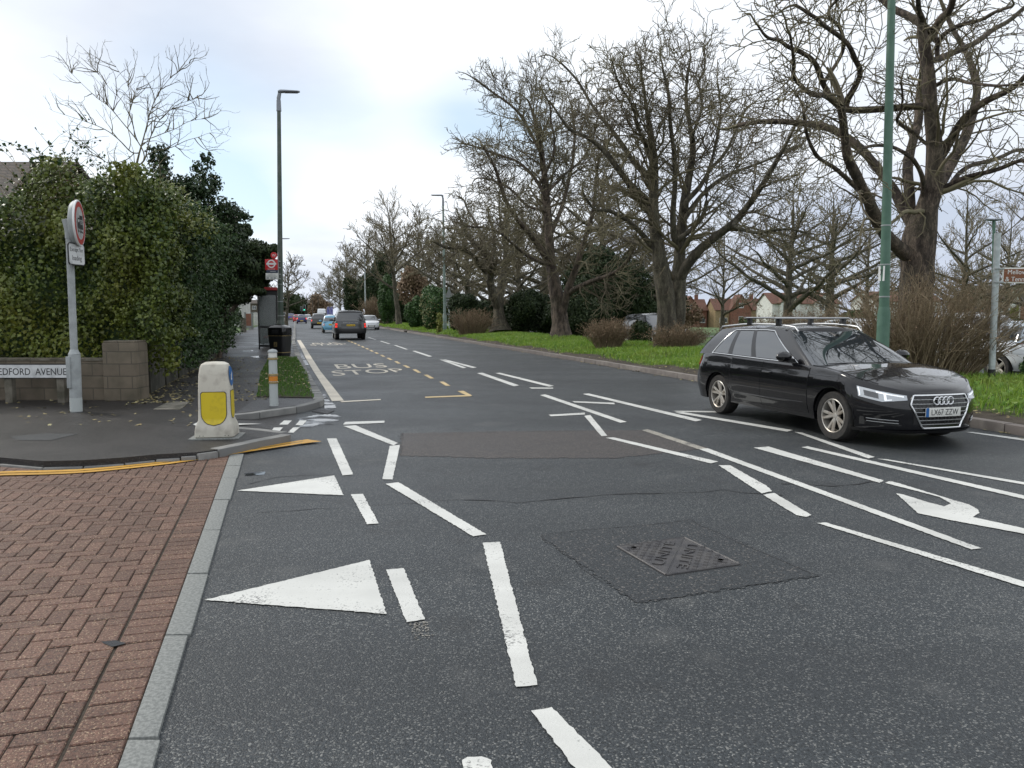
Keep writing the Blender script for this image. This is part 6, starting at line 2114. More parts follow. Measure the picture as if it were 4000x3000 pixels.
fbox(576, 600.4, 583.4, 589.4, mat('sign_slate', (.045, .06, .10), .5), 'name_strip')
mb = MB(); mb.box((cx_ + .06, -.0175, fz(586.4)), (.22, .002, .03)); mb.build('lettering', M_signgrey, root, fixn=False)
tt = fbox(574.2, 601.2, 590, 604, M_plate_w, 'route_panel')
mb = MB()
for q, wq in ((591.6, .10), (593.6, .30), (595.6, .34), (597.2, .44)):
    mb.box((cx_, -.017, fz(q)), (wq, .003, .012))
for q in (-.16, 0, .12):
    mb.box((cx_ + q, -.017, fz(600.6)), (.09, .003, .06))
mb.build('lettering', M_signgrey, tt, fixn=False)
mb = MB(); mb.lathe([(0, -.014), (.128, -.014), (.128, .014), (0, .014)], (fx(593), 0, fz(551.6)), 32, M=Matrix.Rotation(pi / 2, 4, 'X')); dsk = mb.build('stop_letter_disc', M_red, root, ang=30, smooth=True)
mb = MB(); put_text(mb, 'W', .16, .11, Matrix.Translation((fx(593), -.0155, fz(551.6))) @ Matrix.Rotation(pi / 2, 4, 'X'), .0006); mb.build('lettering', M_wht, dsk, fixn=False)
mb = MB()
for q in (564, 578, 592, 602):
    mb.box((fx(602.4), .08, fz(q)), (.06, .16, .03))
mb.box((fx(601.4), .02, (fz(545) + fz(604)) / 2), (.025, .03, fz(545) - fz(604)))
mb.build('bracket', M_signgrey, root)

# ---- bus shelter
s0_, s1_ = 35.4, 39.6
tl_, tr_ = -1.55, -.78
root = thing('bus_shelter', 'glass bus shelter with black frame and red roof edge on the left footway', 'bus shelter', rd(s0_, tl_, FZ), RANG - pi / 2)
# local x = to the road, local y = along the road
Wd, Ln, Ht = tr_ - tl_, s1_ - s0_, 2.55
def shb(c, s_, m, name, par=None, bev=.006):
    mb_ = MB(); mb_.box(c, s_); return mb_.build(name, m, par or root, bevel=bev)
for x, y in ((0, 0), (0, Ln), (Wd, 0), (Wd, Ln)):
    shb((x, y, Ht / 2), (.06, .06, Ht), M_black, 'post')
M_shred = mat('shelter_red', (.33, .018, .02), .45)
rf = shb((Wd / 2 + .05, Ln / 2, Ht + .06), (Wd + .25, Ln + .3, .12), M_black, 'roof')
shb((Wd * .70, -.165, Ht + .09), (Wd * .72, .03, .13), M_shred, 'fascia', rf)  # red stops short; black roof edge at left stands in for leaf shadow
shb((Wd + .19, Ln / 2, Ht + .09), (.03, Ln + .3, .13), M_shred, 'fascia', rf)
M_shglass = bpy.data.materials.new('shelter_glass'); M_shglass.use_nodes = True
_p = M_shglass.node_tree.nodes['Principled BSDF']
_p.inputs['Base Color'].default_value = (.15, .17, .165, 1); _p.inputs['Roughness'].default_value = .08
_tr = N(M_shglass.node_tree, 'ShaderNodeBsdfTransparent'); _mx = N(M_shglass.node_tree, 'ShaderNodeMixShader'); _mx.inputs[0].default_value = .3
M_shglass.node_tree.links.new(_p.outputs[0], _mx.inputs[1]); M_shglass.node_tree.links.new(_tr.outputs[0], _mx.inputs[2])
M_shglass.node_tree.links.new(_mx.outputs[0], M_shglass.node_tree.nodes['Material Output'].inputs[0])
for y in (0, Ln):
    fr = shb((Wd / 2, y, Ht - .08), (Wd - .06, .05, .16), M_black, 'rail')
    shb((Wd / 2, y, .98), (Wd - .06, .05, .07), M_black, 'rail')
    shb((Wd / 2, y, .16), (Wd - .06, .05, .09), M_black, 'rail')
    shb((Wd / 2, y, 1.70), (Wd - .08, .012, 1.36), M_shglass, 'glass_pane', bev=0)
    shb((Wd / 2, y, .57), (Wd - .08, .012, .72), M_shglass, 'glass_pane', bev=0)
for k in range(3):
    y0, y1 = Ln * k / 3 + .03, Ln * (k + 1) / 3 - .03
    shb((0, (y0 + y1) / 2, 1.32), (.012, y1 - y0, 2.2), M_shglass, 'glass_pane', bev=0)
shb((.22, Ln / 2, .48), (.22, Ln * .75, .05), M_red, 'bench')

# ---- brown direction sign on a grey pole
d_b = 14.9
bb_ = base_at(2141, d_b, .28)
root = thing('brown_sign', 'brown park and tennis courts sign fixed high on a pale steel pole', 'sign', bb_)
tpB = Vector(dp(2155, 504, d_b) - bb_)
mb = MB(); mb.tube([(0, 0, .12), tpB], [.058, .058], 20); mb.build('pole', M_galv, root, smooth=True)
mb = MB(); mb.tube([(0, 0, -.1), tpB * (.30 / tpB.z)], [.075, .068], 20); mb.build('tarred_base', M_black, root, smooth=True)
def bl_(x, y):
    return Vector(dp(x, y, d_b) - bb_)
a, b_ = bl_(2162, 578.5), bl_(2162, 612)
Wb_ = 1.25
hB = a.z - b_.z
cB = Vector(((a.x) + Wb_ / 2, -.05, (a.z + b_.z) / 2))
mb = MB(); mb.box(cB, (Wb_, .02, hB)); bdw = mb.build('board', M_plate_w, root, bevel=.004)
mb = MB(); mb.box(cB + Vector((0, -.011, 0)), (Wb_ - .05, .003, hB - .05)); mb.build('board_face', M_brown, bdw)
mb = MB()
def tline(txt, z, x0, h_):
    V, Fs = text_geo(txt)
    w_ = np.ptp(V[:, 0]) / np.ptp(V[:, 1]) * h_
    put_text(mb, txt, w_, h_, Matrix.Translation((cB.x - Wb_ / 2 + x0 + w_ / 2, cB.y - .0135, z)) @ Matrix.Rotation(pi / 2, 4, 'X'), .0006)
tline('Mellows Park', cB.z + .065, .10, .085)
mb.build('lettering', M_wht, bdw, fixn=False)
mb = MB()
tline('& Tennis courts', cB.z - .07, .06, .085)
mb.build('lettering', M_wht, bdw, fixn=False)
mb = MB()
for z in (a.z - .02, b_.z + .02):
    mb.box((a.x - .06, -.02, z), (.16, .13, .03))
mb.build('bracket', M_signgrey, root, bevel=.004)

# ---- back of a triangular sign with plate
d_g = 62
sg = base_at(970.5, d_g, .25)
root = thing('warning_sign', 'grey back of a triangular sign with square plate, beside the slim lamp post', 'sign', sg)
z1, z2, z3, z4 = [dp(970, y, d_g)[2] - sg[2] for y in (624, 643, 645, 661)]
mb = MB(); mb.tube([(0, 0, 0), (0, 0, z1 + .15)], [.045, .045], 10); mb.build('pole', M_galv, root, smooth=True)
mb = MB(); mb.prism([(-.33, z2), (.33, z2), (.05, z1), (-.05, z1)], -.06, -.05, M=Matrix.Rotation(pi / 2, 4, 'X') @ Matrix.Scale(-1, 4, (0, 0, 1))); mb.build('sign_back', M_signback, root)
mb = MB(); mb.box((0, .055, (z3 + z4) / 2), (.6, .012, z3 - z4)); mb.build('plate', M_signback, root)
# far direction sign
d_g = 152
sg = base_at(764.5, d_g, .2)
root = thing('direction_sign', 'grey back of a divided direction board by the far lamp posts', 'sign', sg)
za, zb_ = [dp(764, y, d_g)[2] - sg[2] for y in (654, 667.5)]
for sx in (-1, 1):
    mb = MB(); mb.box((sx * .31, 0, (za + zb_) / 2), (.52, .03, za - zb_)); mb.build('board', M_signback, root)
    mb = MB(); mb.tube([(sx * .3, .04, 0), (sx * .3, .04, za)], .04, 8); mb.build('post', M_galv, root)
# ---- traffic signals
def signal(x, y_top, y_bot, d, lit, lab, shade=M_black):
    b_ = base_at(x, d, .05)
    root = thing('traffic_signal', lab, 'traffic light', b_, 0, 'traffic signals at the far junction')
    zt_, zb2 = [dp(x, y, d)[2] - b_[2] for y in (y_top, y_bot)]
    mb_ = MB(); mb_.tube([(0, .1, 0), (0, .1, zt_)], .06, 10); mb_.build('pole', M_black, root)
    h_ = zt_ - zb2
    mb_ = MB(); mb_.box((0, 0, (zt_ + zb2) / 2), (.5, .05, h_)); mb_.build('backing_board', M_signgrey, root)
    mb_ = MB(); mb_.box((0, -.12, (zt_ + zb2) / 2), (.30, .2, h_ * .92)); mb_.build('signal_head', shade, root, bevel=.03)
    for k in range(3):
        mb_ = MB(); mb_.lathe([(0, -.02), (.10, -.015), (.115, 0)], (0, -.225, zt_ - h_ * (.2 + .3 * k)), 16, M=Matrix.Rotation(pi / 2, 4, 'X'))
        mb_.build('lamp', M_greenlit if (lit and k == 2) else M_dark, root, smooth=True)
signal(658.5, 658.5, 672, 150, True, 'traffic signal showing green above the car queue')
signal(651.5, 662, 672, 175, False, 'second traffic signal just left of the green one, seen from the back')
# ---- feather flags on the forecourt
for i, (x, lab) in enumerate(((706, 'violet feather flag left of the pair beside the far white van'), (713, 'violet feather flag right of the pair beside the far white van'))):
    d = 190
    b_ = base_at(x, d, .1)
    root = thing('feather_flag', lab, 'flag', b_, .3, 'feather flags on the forecourt')
    mb = MB(); mb.tube([(0, 0, 0), (0, 0, 2.6), (.15, 0, 3.2), (.5, 0, 3.45)], .03, 6); mb.build('pole', M_galv, root)
    mb = MB()
    rows = []
    for k in range(9):
        z = .7 + 2.5 * k / 8
        x0 = 0.02 if z < 2.6 else .02 + (z - 2.6) * .25
        rows.append([(x0 + q * .75 * (1 if k < 7 else .8), .05 * sin(q * 6 + k), z + .15 * q) for q in np.linspace(0, 1, 6)])
    mb.grid(rows)
    mb.build('banner', mat('violet_cloth', (.10, .10, .33), .7, var=(.3, .3, .5), vscale=2) if i == 0 else MATS['violet_cloth'], root, fixn=False)
# tall thin poles far off
for x, lab in ((676, 'left one of two thin wooden poles behind the car queue'), (688, 'right one of two thin wooden poles behind the car queue')):
    b_ = base_at(x, 205, .05)
    root = thing('telegraph_pole', lab, 'pole', b_, 0, 'thin poles behind the queue')
    mb = MB(); mb.tube([(0, 0, 0), (0, 0, 6.4)], [.14, .10], 8); mb.build('pole', M_bark, root)
    mb = MB(); mb.box((0, 0, 6.1), (.8, .08, .1)); mb.build('crossarm', M_bark, root)

# ---- iron cover in the road
cq = [gp(*c)[:2] for c in ((1331, 1182), (1478, 1162), (1601, 1221), (1438, 1245))]       # left, far, right, near
cc = sum(cq) / 4
root = thing('utility_cover', 'iron utility access cover of two triangular lids set in the asphalt', 'manhole cover', (cc[0], cc[1], 0))
q = [c - cc for c in cq]
mb = MB()
mb.prism([tuple(c * 1.03) for c in q], -.02, .004)
mb.build('frame', M_crack, root)
def tri_in(a, b_, c, k):
    m_ = (a + b_ + c) / 3
    return [m_ + (p_ - m_) * k for p_ in (a, b_, c)]
for (a, b_, c, nm) in ((q[0], q[3], q[1], 1), (q[2], q[1], q[3], 2)):           # apex, then the long side
    T3 = tri_in(a, b_, c, .985)
    mb = MB(); mb.prism([tuple(p_) for p_ in T3], -.01, .008)
    lid = mb.build('lid', M_brass, root, bevel=.003)
    mb = MB()
    A, B_, C_ = T3
    ux = (B_ - C_) / np.linalg.norm(B_ - C_)
    uy = (A - (B_ + C_) / 2); uy = uy / np.linalg.norm(uy)
    Lb, Hh = np.linalg.norm(B_ - C_), float(np.dot(A - (B_ + C_) / 2, uy))
    mid_ = (B_ + C_) / 2
    def pt_(x, y, z):
        p_ = mid_ + ux * x + uy * y
        return (p_[0], p_[1], z)
    # rows of raised studs
    rowy = .155
    while rowy < Hh * .9:
        half = Lb / 2 * (1 - rowy / Hh) - .03
        x = -half
        while x < half + .001:
            hx_, hy_ = .017, .017
            mb.add([pt_(x - hx_, rowy - hy_, .007), pt_(x + hx_, rowy - hy_, .007), pt_(x + hx_, rowy + hy_, .007), pt_(x - hx_, rowy + hy_, .007),
                    pt_(x - hx_ * .7, rowy - hy_ * .7, .017), pt_(x + hx_ * .7, rowy - hy_ * .7, .017), pt_(x + hx_ * .7, rowy + hy_ * .7, .017), pt_(x - hx_ * .7, rowy + hy_ * .7, .017)],
                   [(4, 5, 6, 7), (0, 1, 5, 4), (1, 2, 6, 5), (2, 3, 7, 6), (3, 0, 4, 7)])
            x += .062
        rowy += .058
    # raised rim and word along the long side
    for (e0, e1) in ((A, B_), (B_, C_), (C_, A)):
        e0_, e1_ = e0 * .985, e1 * .985
        mb.tube([(e0_[0], e0_[1], .008), (e1_[0], e1_[1], .008)], .006, 4)
    V, Fs = text_geo('UNITE', 1.0)
    hx_ = Lb * .62 / np.ptp(V[:, 0]); hy_ = .075 / np.ptp(V[:, 1])
    sgn_ = 1 if np.cross(ux, uy) > 0 else -1
    mb.add([pt_(p_[0] * hx_ * sgn_, .078 + p_[1] * hy_, .011 + p_[2] * .004) for p_ in V], Fs)
    mb.build('raised_pattern', M_brass, lid, fixn=False)
    mb = MB(); mb.lathe([(0, .0085), (.019, .0085)], (0, 0, 0), 14); o_ = mb.build('key_hole', M_dark, lid, fixn=False); o_.location = pt_(0, Hh * .70, .010)
# ---- gully grate by the kerb
gq = [gp(*c) for c in ((674, 890), (690, 885.5), (722, 888), (708, 895))]
root = thing('gully_grate', 'slotted iron gully grate in the wet gutter at the kerb corner', 'drain', (gq[0] + gq[2]) / 2)
mb = MB()
c0 = (gq[0] + gq[2]) / 2
g_ = [p_ - c0 for p_ in gq]
for k in range(9):
    f0_, f1_ = k / 9, k / 9 + .06
    a, b_ = g_[0] * (1 - f0_) + g_[1] * f0_, g_[0] * (1 - f1_) + g_[1] * f1_
    c, d = g_[3] * (1 - f1_) + g_[2] * f1_, g_[3] * (1 - f0_) + g_[2] * f0_
    mb.prism([(p_[0], p_[1]) for p_ in (a, b_, c, d)], 0, .012)
mb.build('bars', M_brass, root)
mb = MB(); mb.sheet([(p_[0] * 1.04, p_[1] * 1.04, .0048) for p_ in g_]); mb.build('pit', M_dark, root, fixn=False)
# ================================================================== vehicles
class Shape:
    """x forward, y left, z up; origin on the ground midway between the axles"""
    def __init__(s, **k):
        s.__dict__.update(dict(Df=.75, nf=3.0, Dr=.45, nr=4.0, sill=.24, bb=.20, wr=.32, arch=.36, crown=.05, ng=4.5, bow=.22, bowt=.12, tyre_w=.21), **k)
    def top_z(s, x):
        return float(np.interp(x, [p[0] for p in s.top], [p[1] for p in s.top]))
    def prof(s, p, z):
        return float(np.interp(z, [a[0] for a in p], [a[1] for a in p]))
    def plan(s, q):
        xa, xb = s.xf - s.Df, s.xr + s.Dr
        if q <= 1:
            f = max(0.0, q) * pi / 2
            return xa + s.Df * cos(f), s.W * sin(f) ** (2 / s.nf)
        if q <= 2:
            return xa + (xb - xa) * (q - 1), s.W
        f = (3 - q) * pi / 2
        return xb - s.Dr * cos(f), s.W * sin(max(0, f)) ** (2 / s.nr)
    def body(s, q, z, sg=1):
        x, y = s.plan(q)
        xa, xb = s.xf - s.Df, s.xr + s.Dr
        if x > xa:
            x += s.prof(s.fprof, z) * ((x - xa) / s.Df) ** .7
        if x < xb:
            x += s.prof(s.rprof, z) * ((xb - x) / s.Dr) ** .7
        y *= s.prof(s.wprof, z)
        return Vector((x, y * sg, z))
    def q_of_x(s, x):
        xa, xb = s.xf - s.Df, s.xr + s.Dr
        return 1 + (x - xa) / (xb - xa)
    def q_of_y(s, y, rear=False):
        n = s.nr if rear else s.nf
        f = math.asin(min(1.0, abs(y) / s.W) ** (n / 2)) / (pi / 2)
        return 3 - f if rear else f
    def front(s, y, z):
        p = s.body(s.q_of_y(y), z, 1 if y >= 0 else -1)
        return p
    def rear(s, y, z):
        return s.body(s.q_of_y(y, True), z, 1 if y >= 0 else -1)
    def bot(s, x):
        for xw in (s.xwf, s.xwr):
            d = abs(x - xw)
            if d < s.arch - 1e-4:
                return s.wr + sqrt(s.arch ** 2 - d * d)
        if x > s.xf - s.Df: return s.sill + (s.bb - s.sill) * min(1, (x - s.xf + s.Df) / .3)
        if x < s.xr + s.Dr: return s.sill + (s.bbr - s.sill) * min(1, (s.xr + s.Dr - x) / .3) if hasattr(s, 'bbr') else s.sill
        return s.sill
    def glass(s, q, v, sg=1):
        """greenhouse shell: q 0..1 screen, 1..2 side, 2..3 rear; v 0 belt .. 1 roof edge"""
        def pl(x0, x1, Wd, b0, b1):
            if q <= 1:
                f = q * pi / 2
                return x0 - b0 + b0 * cos(f), Wd * sin(f) ** (2 / s.ng)
            if q <= 2:
                a, b_ = x0 - b0, x1 + b1
                return a + (b_ - a) * (q - 1), Wd
            f = (3 - q) * pi / 2
            return x1 + b1 - b1 * cos(f), Wd * sin(max(0, f)) ** (2 / s.ng)
        xa, ya = pl(s.gx0, s.gx3, s.Wb, s.bow, s.bow * .6)
        xb, yb = pl(s.gx1, s.gx2, s.Wr, s.bowt, s.bowt)
        za = s.top_z(xa) - .02 + s.crown * (1 - (ya / s.W) ** 2) * (.8 if xa > 0 else .5)
        zb = float(np.interp(xb, [p[0] for p in s.roof], [p[1] for p in s.roof]))
        y = ya + (yb - ya) * v + .028 * sin(pi * v) * min(1, ya / s.Wb)
        x = xa + (xb - xa) * v + (.05 * sin(pi * v) * (1 if q < 1 else -1 if q > 2 else 0)) * (1 - (ya / s.Wb) ** 2 * .7)
        return Vector((x, y * sg, za + (zb - za) * v))
def patch(mb, fn, a0, a1, b0, b1, na=10, nb=5, off=.003, mi=0, skirt=True, c=Vector((0, 0, .7))):
    rows = []
    for i in range(na + 1):
        a = a0 + (a1 - a0) * i / na
        l = b0(a) if callable(b0) else b0
        h = b1(a) if callable(b1) else b1
        row = []
        for j in range(nb + 1):
            b_ = l + (h - l) * j / nb
            e = 1e-3
            p = fn(a, b_)
            n_ = (fn(a + e, b_) - fn(a - e, b_)).cross(fn(a, b_ + e) - fn(a, b_ - e))
            if n_.length < 1e-12:
                n_ = p - c
            n_.normalize()
            if n_.dot(p - c) < 0:
                n_ = -n_
            row.append(p + n_ * off)
            if skirt and False:
                pass
        rows.append(row)
    mb.grid(rows, mi)
    return rows
def make_wheel(mb_t, mb_r, r, w_, rim, spokes=5, twin=True, mi=0):
    """axis along +y, outer face at y = w_/2"""
    M_ = Matrix.Rotation(-pi / 2, 4, 'X')
    h = w_ / 2
    mb_t.lathe([(rim, -h * .9), (r * .93, -h), (r * .985, -h * .8), (r, -h * .4), (r, h * .4), (r * .985, h * .8), (r * .93, h), (rim * 1.06, h * .98), (rim, h * .86)], (0, 0, 0), 40, M=M_, caps=False)
    mb_t.lathe([(0, -h * .2), (rim, -h * .2)], (0, 0, 0), 30, mi=1, M=M_)
    mb_r.lathe([(rim * 1.02, h * .93), (rim * .985, h * .99), (rim * .945, h * .93), (rim * .93, h * .5), (rim * .93, -h * .1)], (0, 0, 0), 40, M=M_)
    mb_r.f = [f for f in mb_r.f if len(f) == 4]; mb_r.m = [0] * len(mb_r.f)
    mb_r.lathe([(0, h * .72), (rim * .15, h * .70), (rim * .22, h * .55), (rim * .24, h * .2)], (0, 0, 0), 16, M=M_)
    for k in range(spokes):
        for sgn_ in ((-1, 1) if twin else (0,)):
            a = 2 * pi * k / spokes + pi / 2
            a0, a1 = a + sgn_ * .05, a + sgn_ * (.215 if twin else 0)
            wd0, wd1 = (.022, .022) if twin else (.05, .04)
            wd0 *= r / .32; wd1 *= r / .32
            p0 = Vector((cos(a0) * rim * .14, 0, sin(a0) * rim * .14))
            p1 = Vector((cos(a1) * rim * .96, 0, sin(a1) * rim * .96))
            d = (p1 - p0).normalized()
            n_ = Vector((-d.z, 0, d.x))
            P = []
            for p, wd, yo in ((p0, wd0, .66), (p0.lerp(p1, .55), (wd0 + wd1) / 2, .80), (p1, wd1, .90)):
                P += [p + n_ * wd + Vector((0, h * (yo - .16), 0)), p + n_ * wd * .55 + Vector((0, h * yo, 0)), p - n_ * wd * .55 + Vector((0, h * yo, 0)), p - n_ * wd + Vector((0, h * (yo - .16), 0))]
            mb_r.add(P, [(i * 4 + j, i * 4 + j + 1, i * 4 + 5 + j, i * 4 + 4 + j) for i in range(2) for j in range(3)])
def build_car(S, label, paint, pos, heading, detail=1, name='parked_car', cat='car', group=None, glass=None, lit=False, plate_front='', plate_rear='', rimmat=None, extra=None):
    root = thing(name, label, cat, pos, heading, group)
    G_ = glass or M_glass
    # --- body shell
    qs = list(np.linspace(0, 1, 15))
    xs = []
    for xw in (S.xwf, S.xwr):
        xs += [xw + S.arch * cos(a) * .9999 for a in np.linspace(0, pi, 17)]
        xs += [xw + S.arch * 1.0005, xw - S.arch * 1.0005]
    xa, xb = S.xf - S.Df, S.xr + S.Dr
    qx = [S.q_of_x(x) for x in xs if xb < x < xa]
    qs2 = sorted(set([q for q in qx] + list(np.linspace(1, 2, 13))))
    qs += [q for q in qs2 if 1 < q < 2]
    qs += list(np.linspace(2, 3, 13))
    if any(x >= xa or x <= xb for x in xs):                         # arch runs into the rounded ends
        add = []
        for x in xs:
            if x >= xa and x < S.xf - .02:
                f = math.acos(min(1, max(0, (x - xa) / S.Df)))
                add.append(f / (pi / 2))
            if x <= xb and x > S.xr + .02:
                f = math.acos(min(1, max(0, (xb - x) / S.Dr)))
                add.append(3 - f / (pi / 2))
        qs = sorted(qs + add)
    vs = [0, .06, .14, .26, .38, .5, .62, .74, .83, .90, .95, .98, 1.0]
    mb = MB()
    tops = {}
    for sg in (1, -1):
        rows = []
        for q in qs:
            x0, _ = S.plan(q)
            zb_, zt_ = S.bot(x0), S.top_z(x0)
            row = []
            for v in vs:
                z = zb_ + (zt_ - zb_) * v
                p = S.body(q, z, sg)
                if v > .94:                                         # rounded shoulder
                    k = (v - .94) / .06
                    p.y *= 1 - .018 * k * k
                row.append(p)
            rows.append(row)
        mb.grid(rows)
        tops[sg] = [r[-1] for r in rows]
        # arch lips turned inwards
        lip = [[r[0], r[0] - Vector((0, sg * .05, 0))] for r in rows]
        mb.grid(lip)
    deck = []
    for a, b_ in zip(tops[1], tops[-1]):
        row = []
        for t_ in np.linspace(0, 1, 13):
            p = a.lerp(b_, t_)
            y = abs(t_ - .5) * 2
            p = p.copy()
            wfade = min(1.0, abs(a.y) / (S.W * .6))
            p.z += S.crown * (1 - y ** 2.4) * wfade
            row.append(p)
        deck.append(row)
    mb.grid(deck)
    # greenhouse: pillars and roof
    gq = list(np.linspace(0, 1, 9)) + list(np.linspace(1, 2, 25))[1:] + list(np.linspace(2, 3, 9))[1:]
    te = {}
    for sg in (1, -1):
        rows = [[S.glass(q, v, sg) for v in np.linspace(0, 1, 7)] for q in gq]
        mb.grid(rows)
        te[sg] = [r[-1] for r in rows]
    roof = []
    for a, b_ in zip(te[1], te[-1]):
        row = []
        for t_ in np.linspace(0, 1, 11):
            p = a.lerp(b_, t_).copy()
            y = abs(t_ - .5) * 2
            p.z += .045 * (1 - y ** 2.6) * min(1, abs(a.y) / (S.Wr * .7))
            row.append(p)
        roof.append(row)
    mb.grid(roof)
    # wheel housings and underside
    for xw in (S.xwf, S.xwr):
        for sg in (1, -1):
            rows = []
            for a in np.linspace(0, pi, 13):
                rows.append([(xw + (S.arch - .002) * cos(a), sg * (S.W * .95), S.wr + (S.arch - .002) * sin(a)), (xw + (S.arch - .002) * cos(a), sg * (S.W - .36), S.wr + (S.arch - .002) * sin(a))])
            mb.grid(rows, 1)
            mb.add([(xw + S.arch * cos(a), sg * (S.W - .36), S.wr + S.arch * sin(a)) for a in np.linspace(0, pi, 13)], [tuple(range(13))], 1)
    zu = S.sill + .02
    und = [S.body(q, zu, 1) * 1 for q in np.linspace(0, 3, 40)]
    mb.add([Vector((p.x * .985, p.y * .93, zu)) for p in und] + [Vector((p.x * .985, -p.y * .93, zu)) for p in und[::-1]], [tuple(range(80))], 1)
    body = mb.build('body', [paint, M_dark], root, smooth=True, ang=42)
    # --- wheels
    for xw in (S.xwf, S.xwr):
        for sg in (1, -1):
            a, b_ = MB(), MB()
            make_wheel(a, b_, S.wr, S.tyre_w, S.wr * getattr(S, 'rimf', .68), 5, detail > 1)
            wh = a.build('wheel', [M_rubber, M_dark], root, smooth=True, ang=40)
            wh.location = (xw, sg * (S.W * .97 - S.tyre_w / 2 - .01), S.wr)
            wh.rotation_euler = (0, (.35 if xw > 0 else .0), 0 if sg > 0 else pi)
            b_.build('rim', rimmat or M_alloy, wh, smooth=True, ang=30)
    # --- glazing
    def front_glass(w_, v):
        return S.glass(abs(w_), v, 1 if w_ >= 0 else -1)
    def rear_glass(w_, v):
        return S.glass(3 - abs(w_), v, 1 if w_ >= 0 else -1)
    mb = MB(); patch(mb, front_glass, -S.wsq, S.wsq, .03, .97, 22, 8, .004); mb.build('windscreen', G_, root, smooth=True)
    mb = MB(); patch(mb, rear_glass, -S.rwq, S.rwq, S.rwv[0], S.rwv[1], 18, 6, .004); rw = mb.build('rear_window', G_, root, smooth=True)
    for sg in (1, -1):
        for q0, q1, v0, v1, sh in S.panes:
            mb = MB()
            fn = lambda q, v, sg=sg: S.glass(q, v, sg)
            lo = v0
            hi = (lambda q, q0=q0, q1=q1, v0=v0, v1=v1: v1 - (v1 - v0) * .92 * max(0, (q - q0 - (q1 - q0) * .25) / ((q1 - q0) * .75)) ** 2.2) if sh == 'r' else \
                 (lambda q, q0=q0, q1=q1, v0=v0, v1=v1: v0 + (v1 - v0) * min(1, .10 + .90 * ((q - q0) / ((q1 - q0) * .32)) ** .75)) if sh == 'f' else v1
            patch(mb, fn, q0, q1, lo, hi, 16, 6, .004)
            mb.build('side_window', G_, root, smooth=True)
    # --- lamps
    for sg in (1, -1):
        mb = MB()
        fn = lambda q, z, sg=sg: S.body(q, z, sg)
        q0, q1 = S.hl[0]
        lo = lambda q: np.interp(q, [q0, (q0 + q1) / 2, q1], S.hl[1])
        hi = lambda q: np.interp(q, [q0, (q0 + q1) / 2, q1], S.hl[2])
        patch(mb, fn, q0, q1, lo, hi, 12, 4, .005)
        hl = mb.build('headlight', M_headl, root, smooth=True)
        if detail > 1:
            mb = MB()
            qd = lambda f: q0 + (q1 - q0) * f
            patch(mb, fn, qd(.06), qd(.60), lambda q: hi(q) - .030, lambda q: hi(q) - .014, 10, 1, .009)
            patch(mb, fn, qd(.30), qd(.44), lambda q: lo(q) + .010, lambda q: lo(q) + .020, 4, 1, .009)
            patch(mb, fn, qd(.40), qd(.45), lambda q: lo(q) + .012, lambda q: hi(q) - .03, 3, 3, .009)
            patch(mb, fn, qd(.945), qd(.975), lambda q: lo(q) + .014, lambda q: hi(q) - .012, 2, 3, .009)
            mb.build('running_lamp', M_drl, hl, smooth=True)
            mb = MB()
            pz = fn(qd(.72), (lo(qd(.72)) + hi(qd(.72))) / 2)
            patch(mb, fn, qd(.56), qd(.86), lambda q: lo(q) + .028, lambda q: hi(q) - .03, 6, 3, .007)
            mb.build('projector_lens', M_glassd, hl, smooth=True)
        q0t, q1t = S.tl[0]
        mb = MB()
        lo2 = lambda q: np.interp(q, [q0t, q1t], S.tl[1])
        hi2 = lambda q: np.interp(q, [q0t, q1t], S.tl[2])
        patch(mb, fn, q0t, q1t, lo2, hi2, 10, 4, .006)
        tl = mb.build('tail_light', M_taillit if lit == 'all' else M_tail, root, smooth=True)
        if lit == 'ring':
            mb = MB()
            zc0, zc1 = S.tl[1][0], S.tl[2][0]
            zm = (zc0 + zc1) / 2 - .02
            for z0, z1 in ((zc0 + .015, zm - .02), (zm + .03, zc1 - .015)):
                for (a0, a1, b0_, b1_) in ((q0t + .02, q1t - .02, z0, z0 + .032), (q0t + .02, q1t - .02, z1 - .032, z1), (q0t + .02, q0t + .065, z0, z1), (q1t - .06, q1t - .02, z0, z1)):
                    patch(mb, fn, a0, a1, b0_, b1_, 5, 1, .010)
            mb.build('lit_ring', M_taillit, tl, smooth=True)
        elif lit == 'half':
            mb = MB()
            patch(mb, fn, q0t + (q1t - q0t) * .25, q1t - (q1t - q0t) * .2, lambda q: lo2(q) + .02, lambda q: (lo2(q) + hi2(q)) / 2 + .03, 6, 2, .010)
            mb.build('lit_ring', M_taillit, tl, smooth=True)
        # mirrors
        mp_ = S.glass(1.10, .10, sg)
        mb = MB()
        rows = []
        for i in range(9):
            th = pi * i / 8
            rows.append([(mp_.x + .015 + .085 * sin(th) * cos(a) * (1.1 if cos(a) > 0 else .6), mp_.y + sg * (.17 - .125 * cos(th)), mp_.z + .065 + .075 * sin(th) * sin(a)) for a in np.linspace(0, 2 * pi, 13)[:-1]])
        mb.grid(rows, closed=True)
        mb.box((mp_.x + .0, mp_.y + sg * .04, mp_.z + .01), (.07, .14, .05), 1)
        mb.build('wing_mirror', [paint, M_black], root, smooth=True)
    # --- grille, lower openings, plates
    gw, gz0, gz1 = S.grille
    mb = MB(); patch(mb, S.front, -gw, gw, lambda y: gz0, lambda y: gz1, 14, 4, .004) if not hasattr(S, 'grille_fn') else None
    if not hasattr(S, 'grille_fn'):
        mb.build('grille', M_black, root, smooth=True)
    mb = MB()
    patch(mb, lambda w_, z: S.body(abs(w_), z, 1 if w_ >= 0 else -1), -.92, .92, S.bb + .0, S.bb + getattr(S, 'lipf', .05), 24, 2, .004)
    mb.build('front_lip', M_black, root, smooth=True)
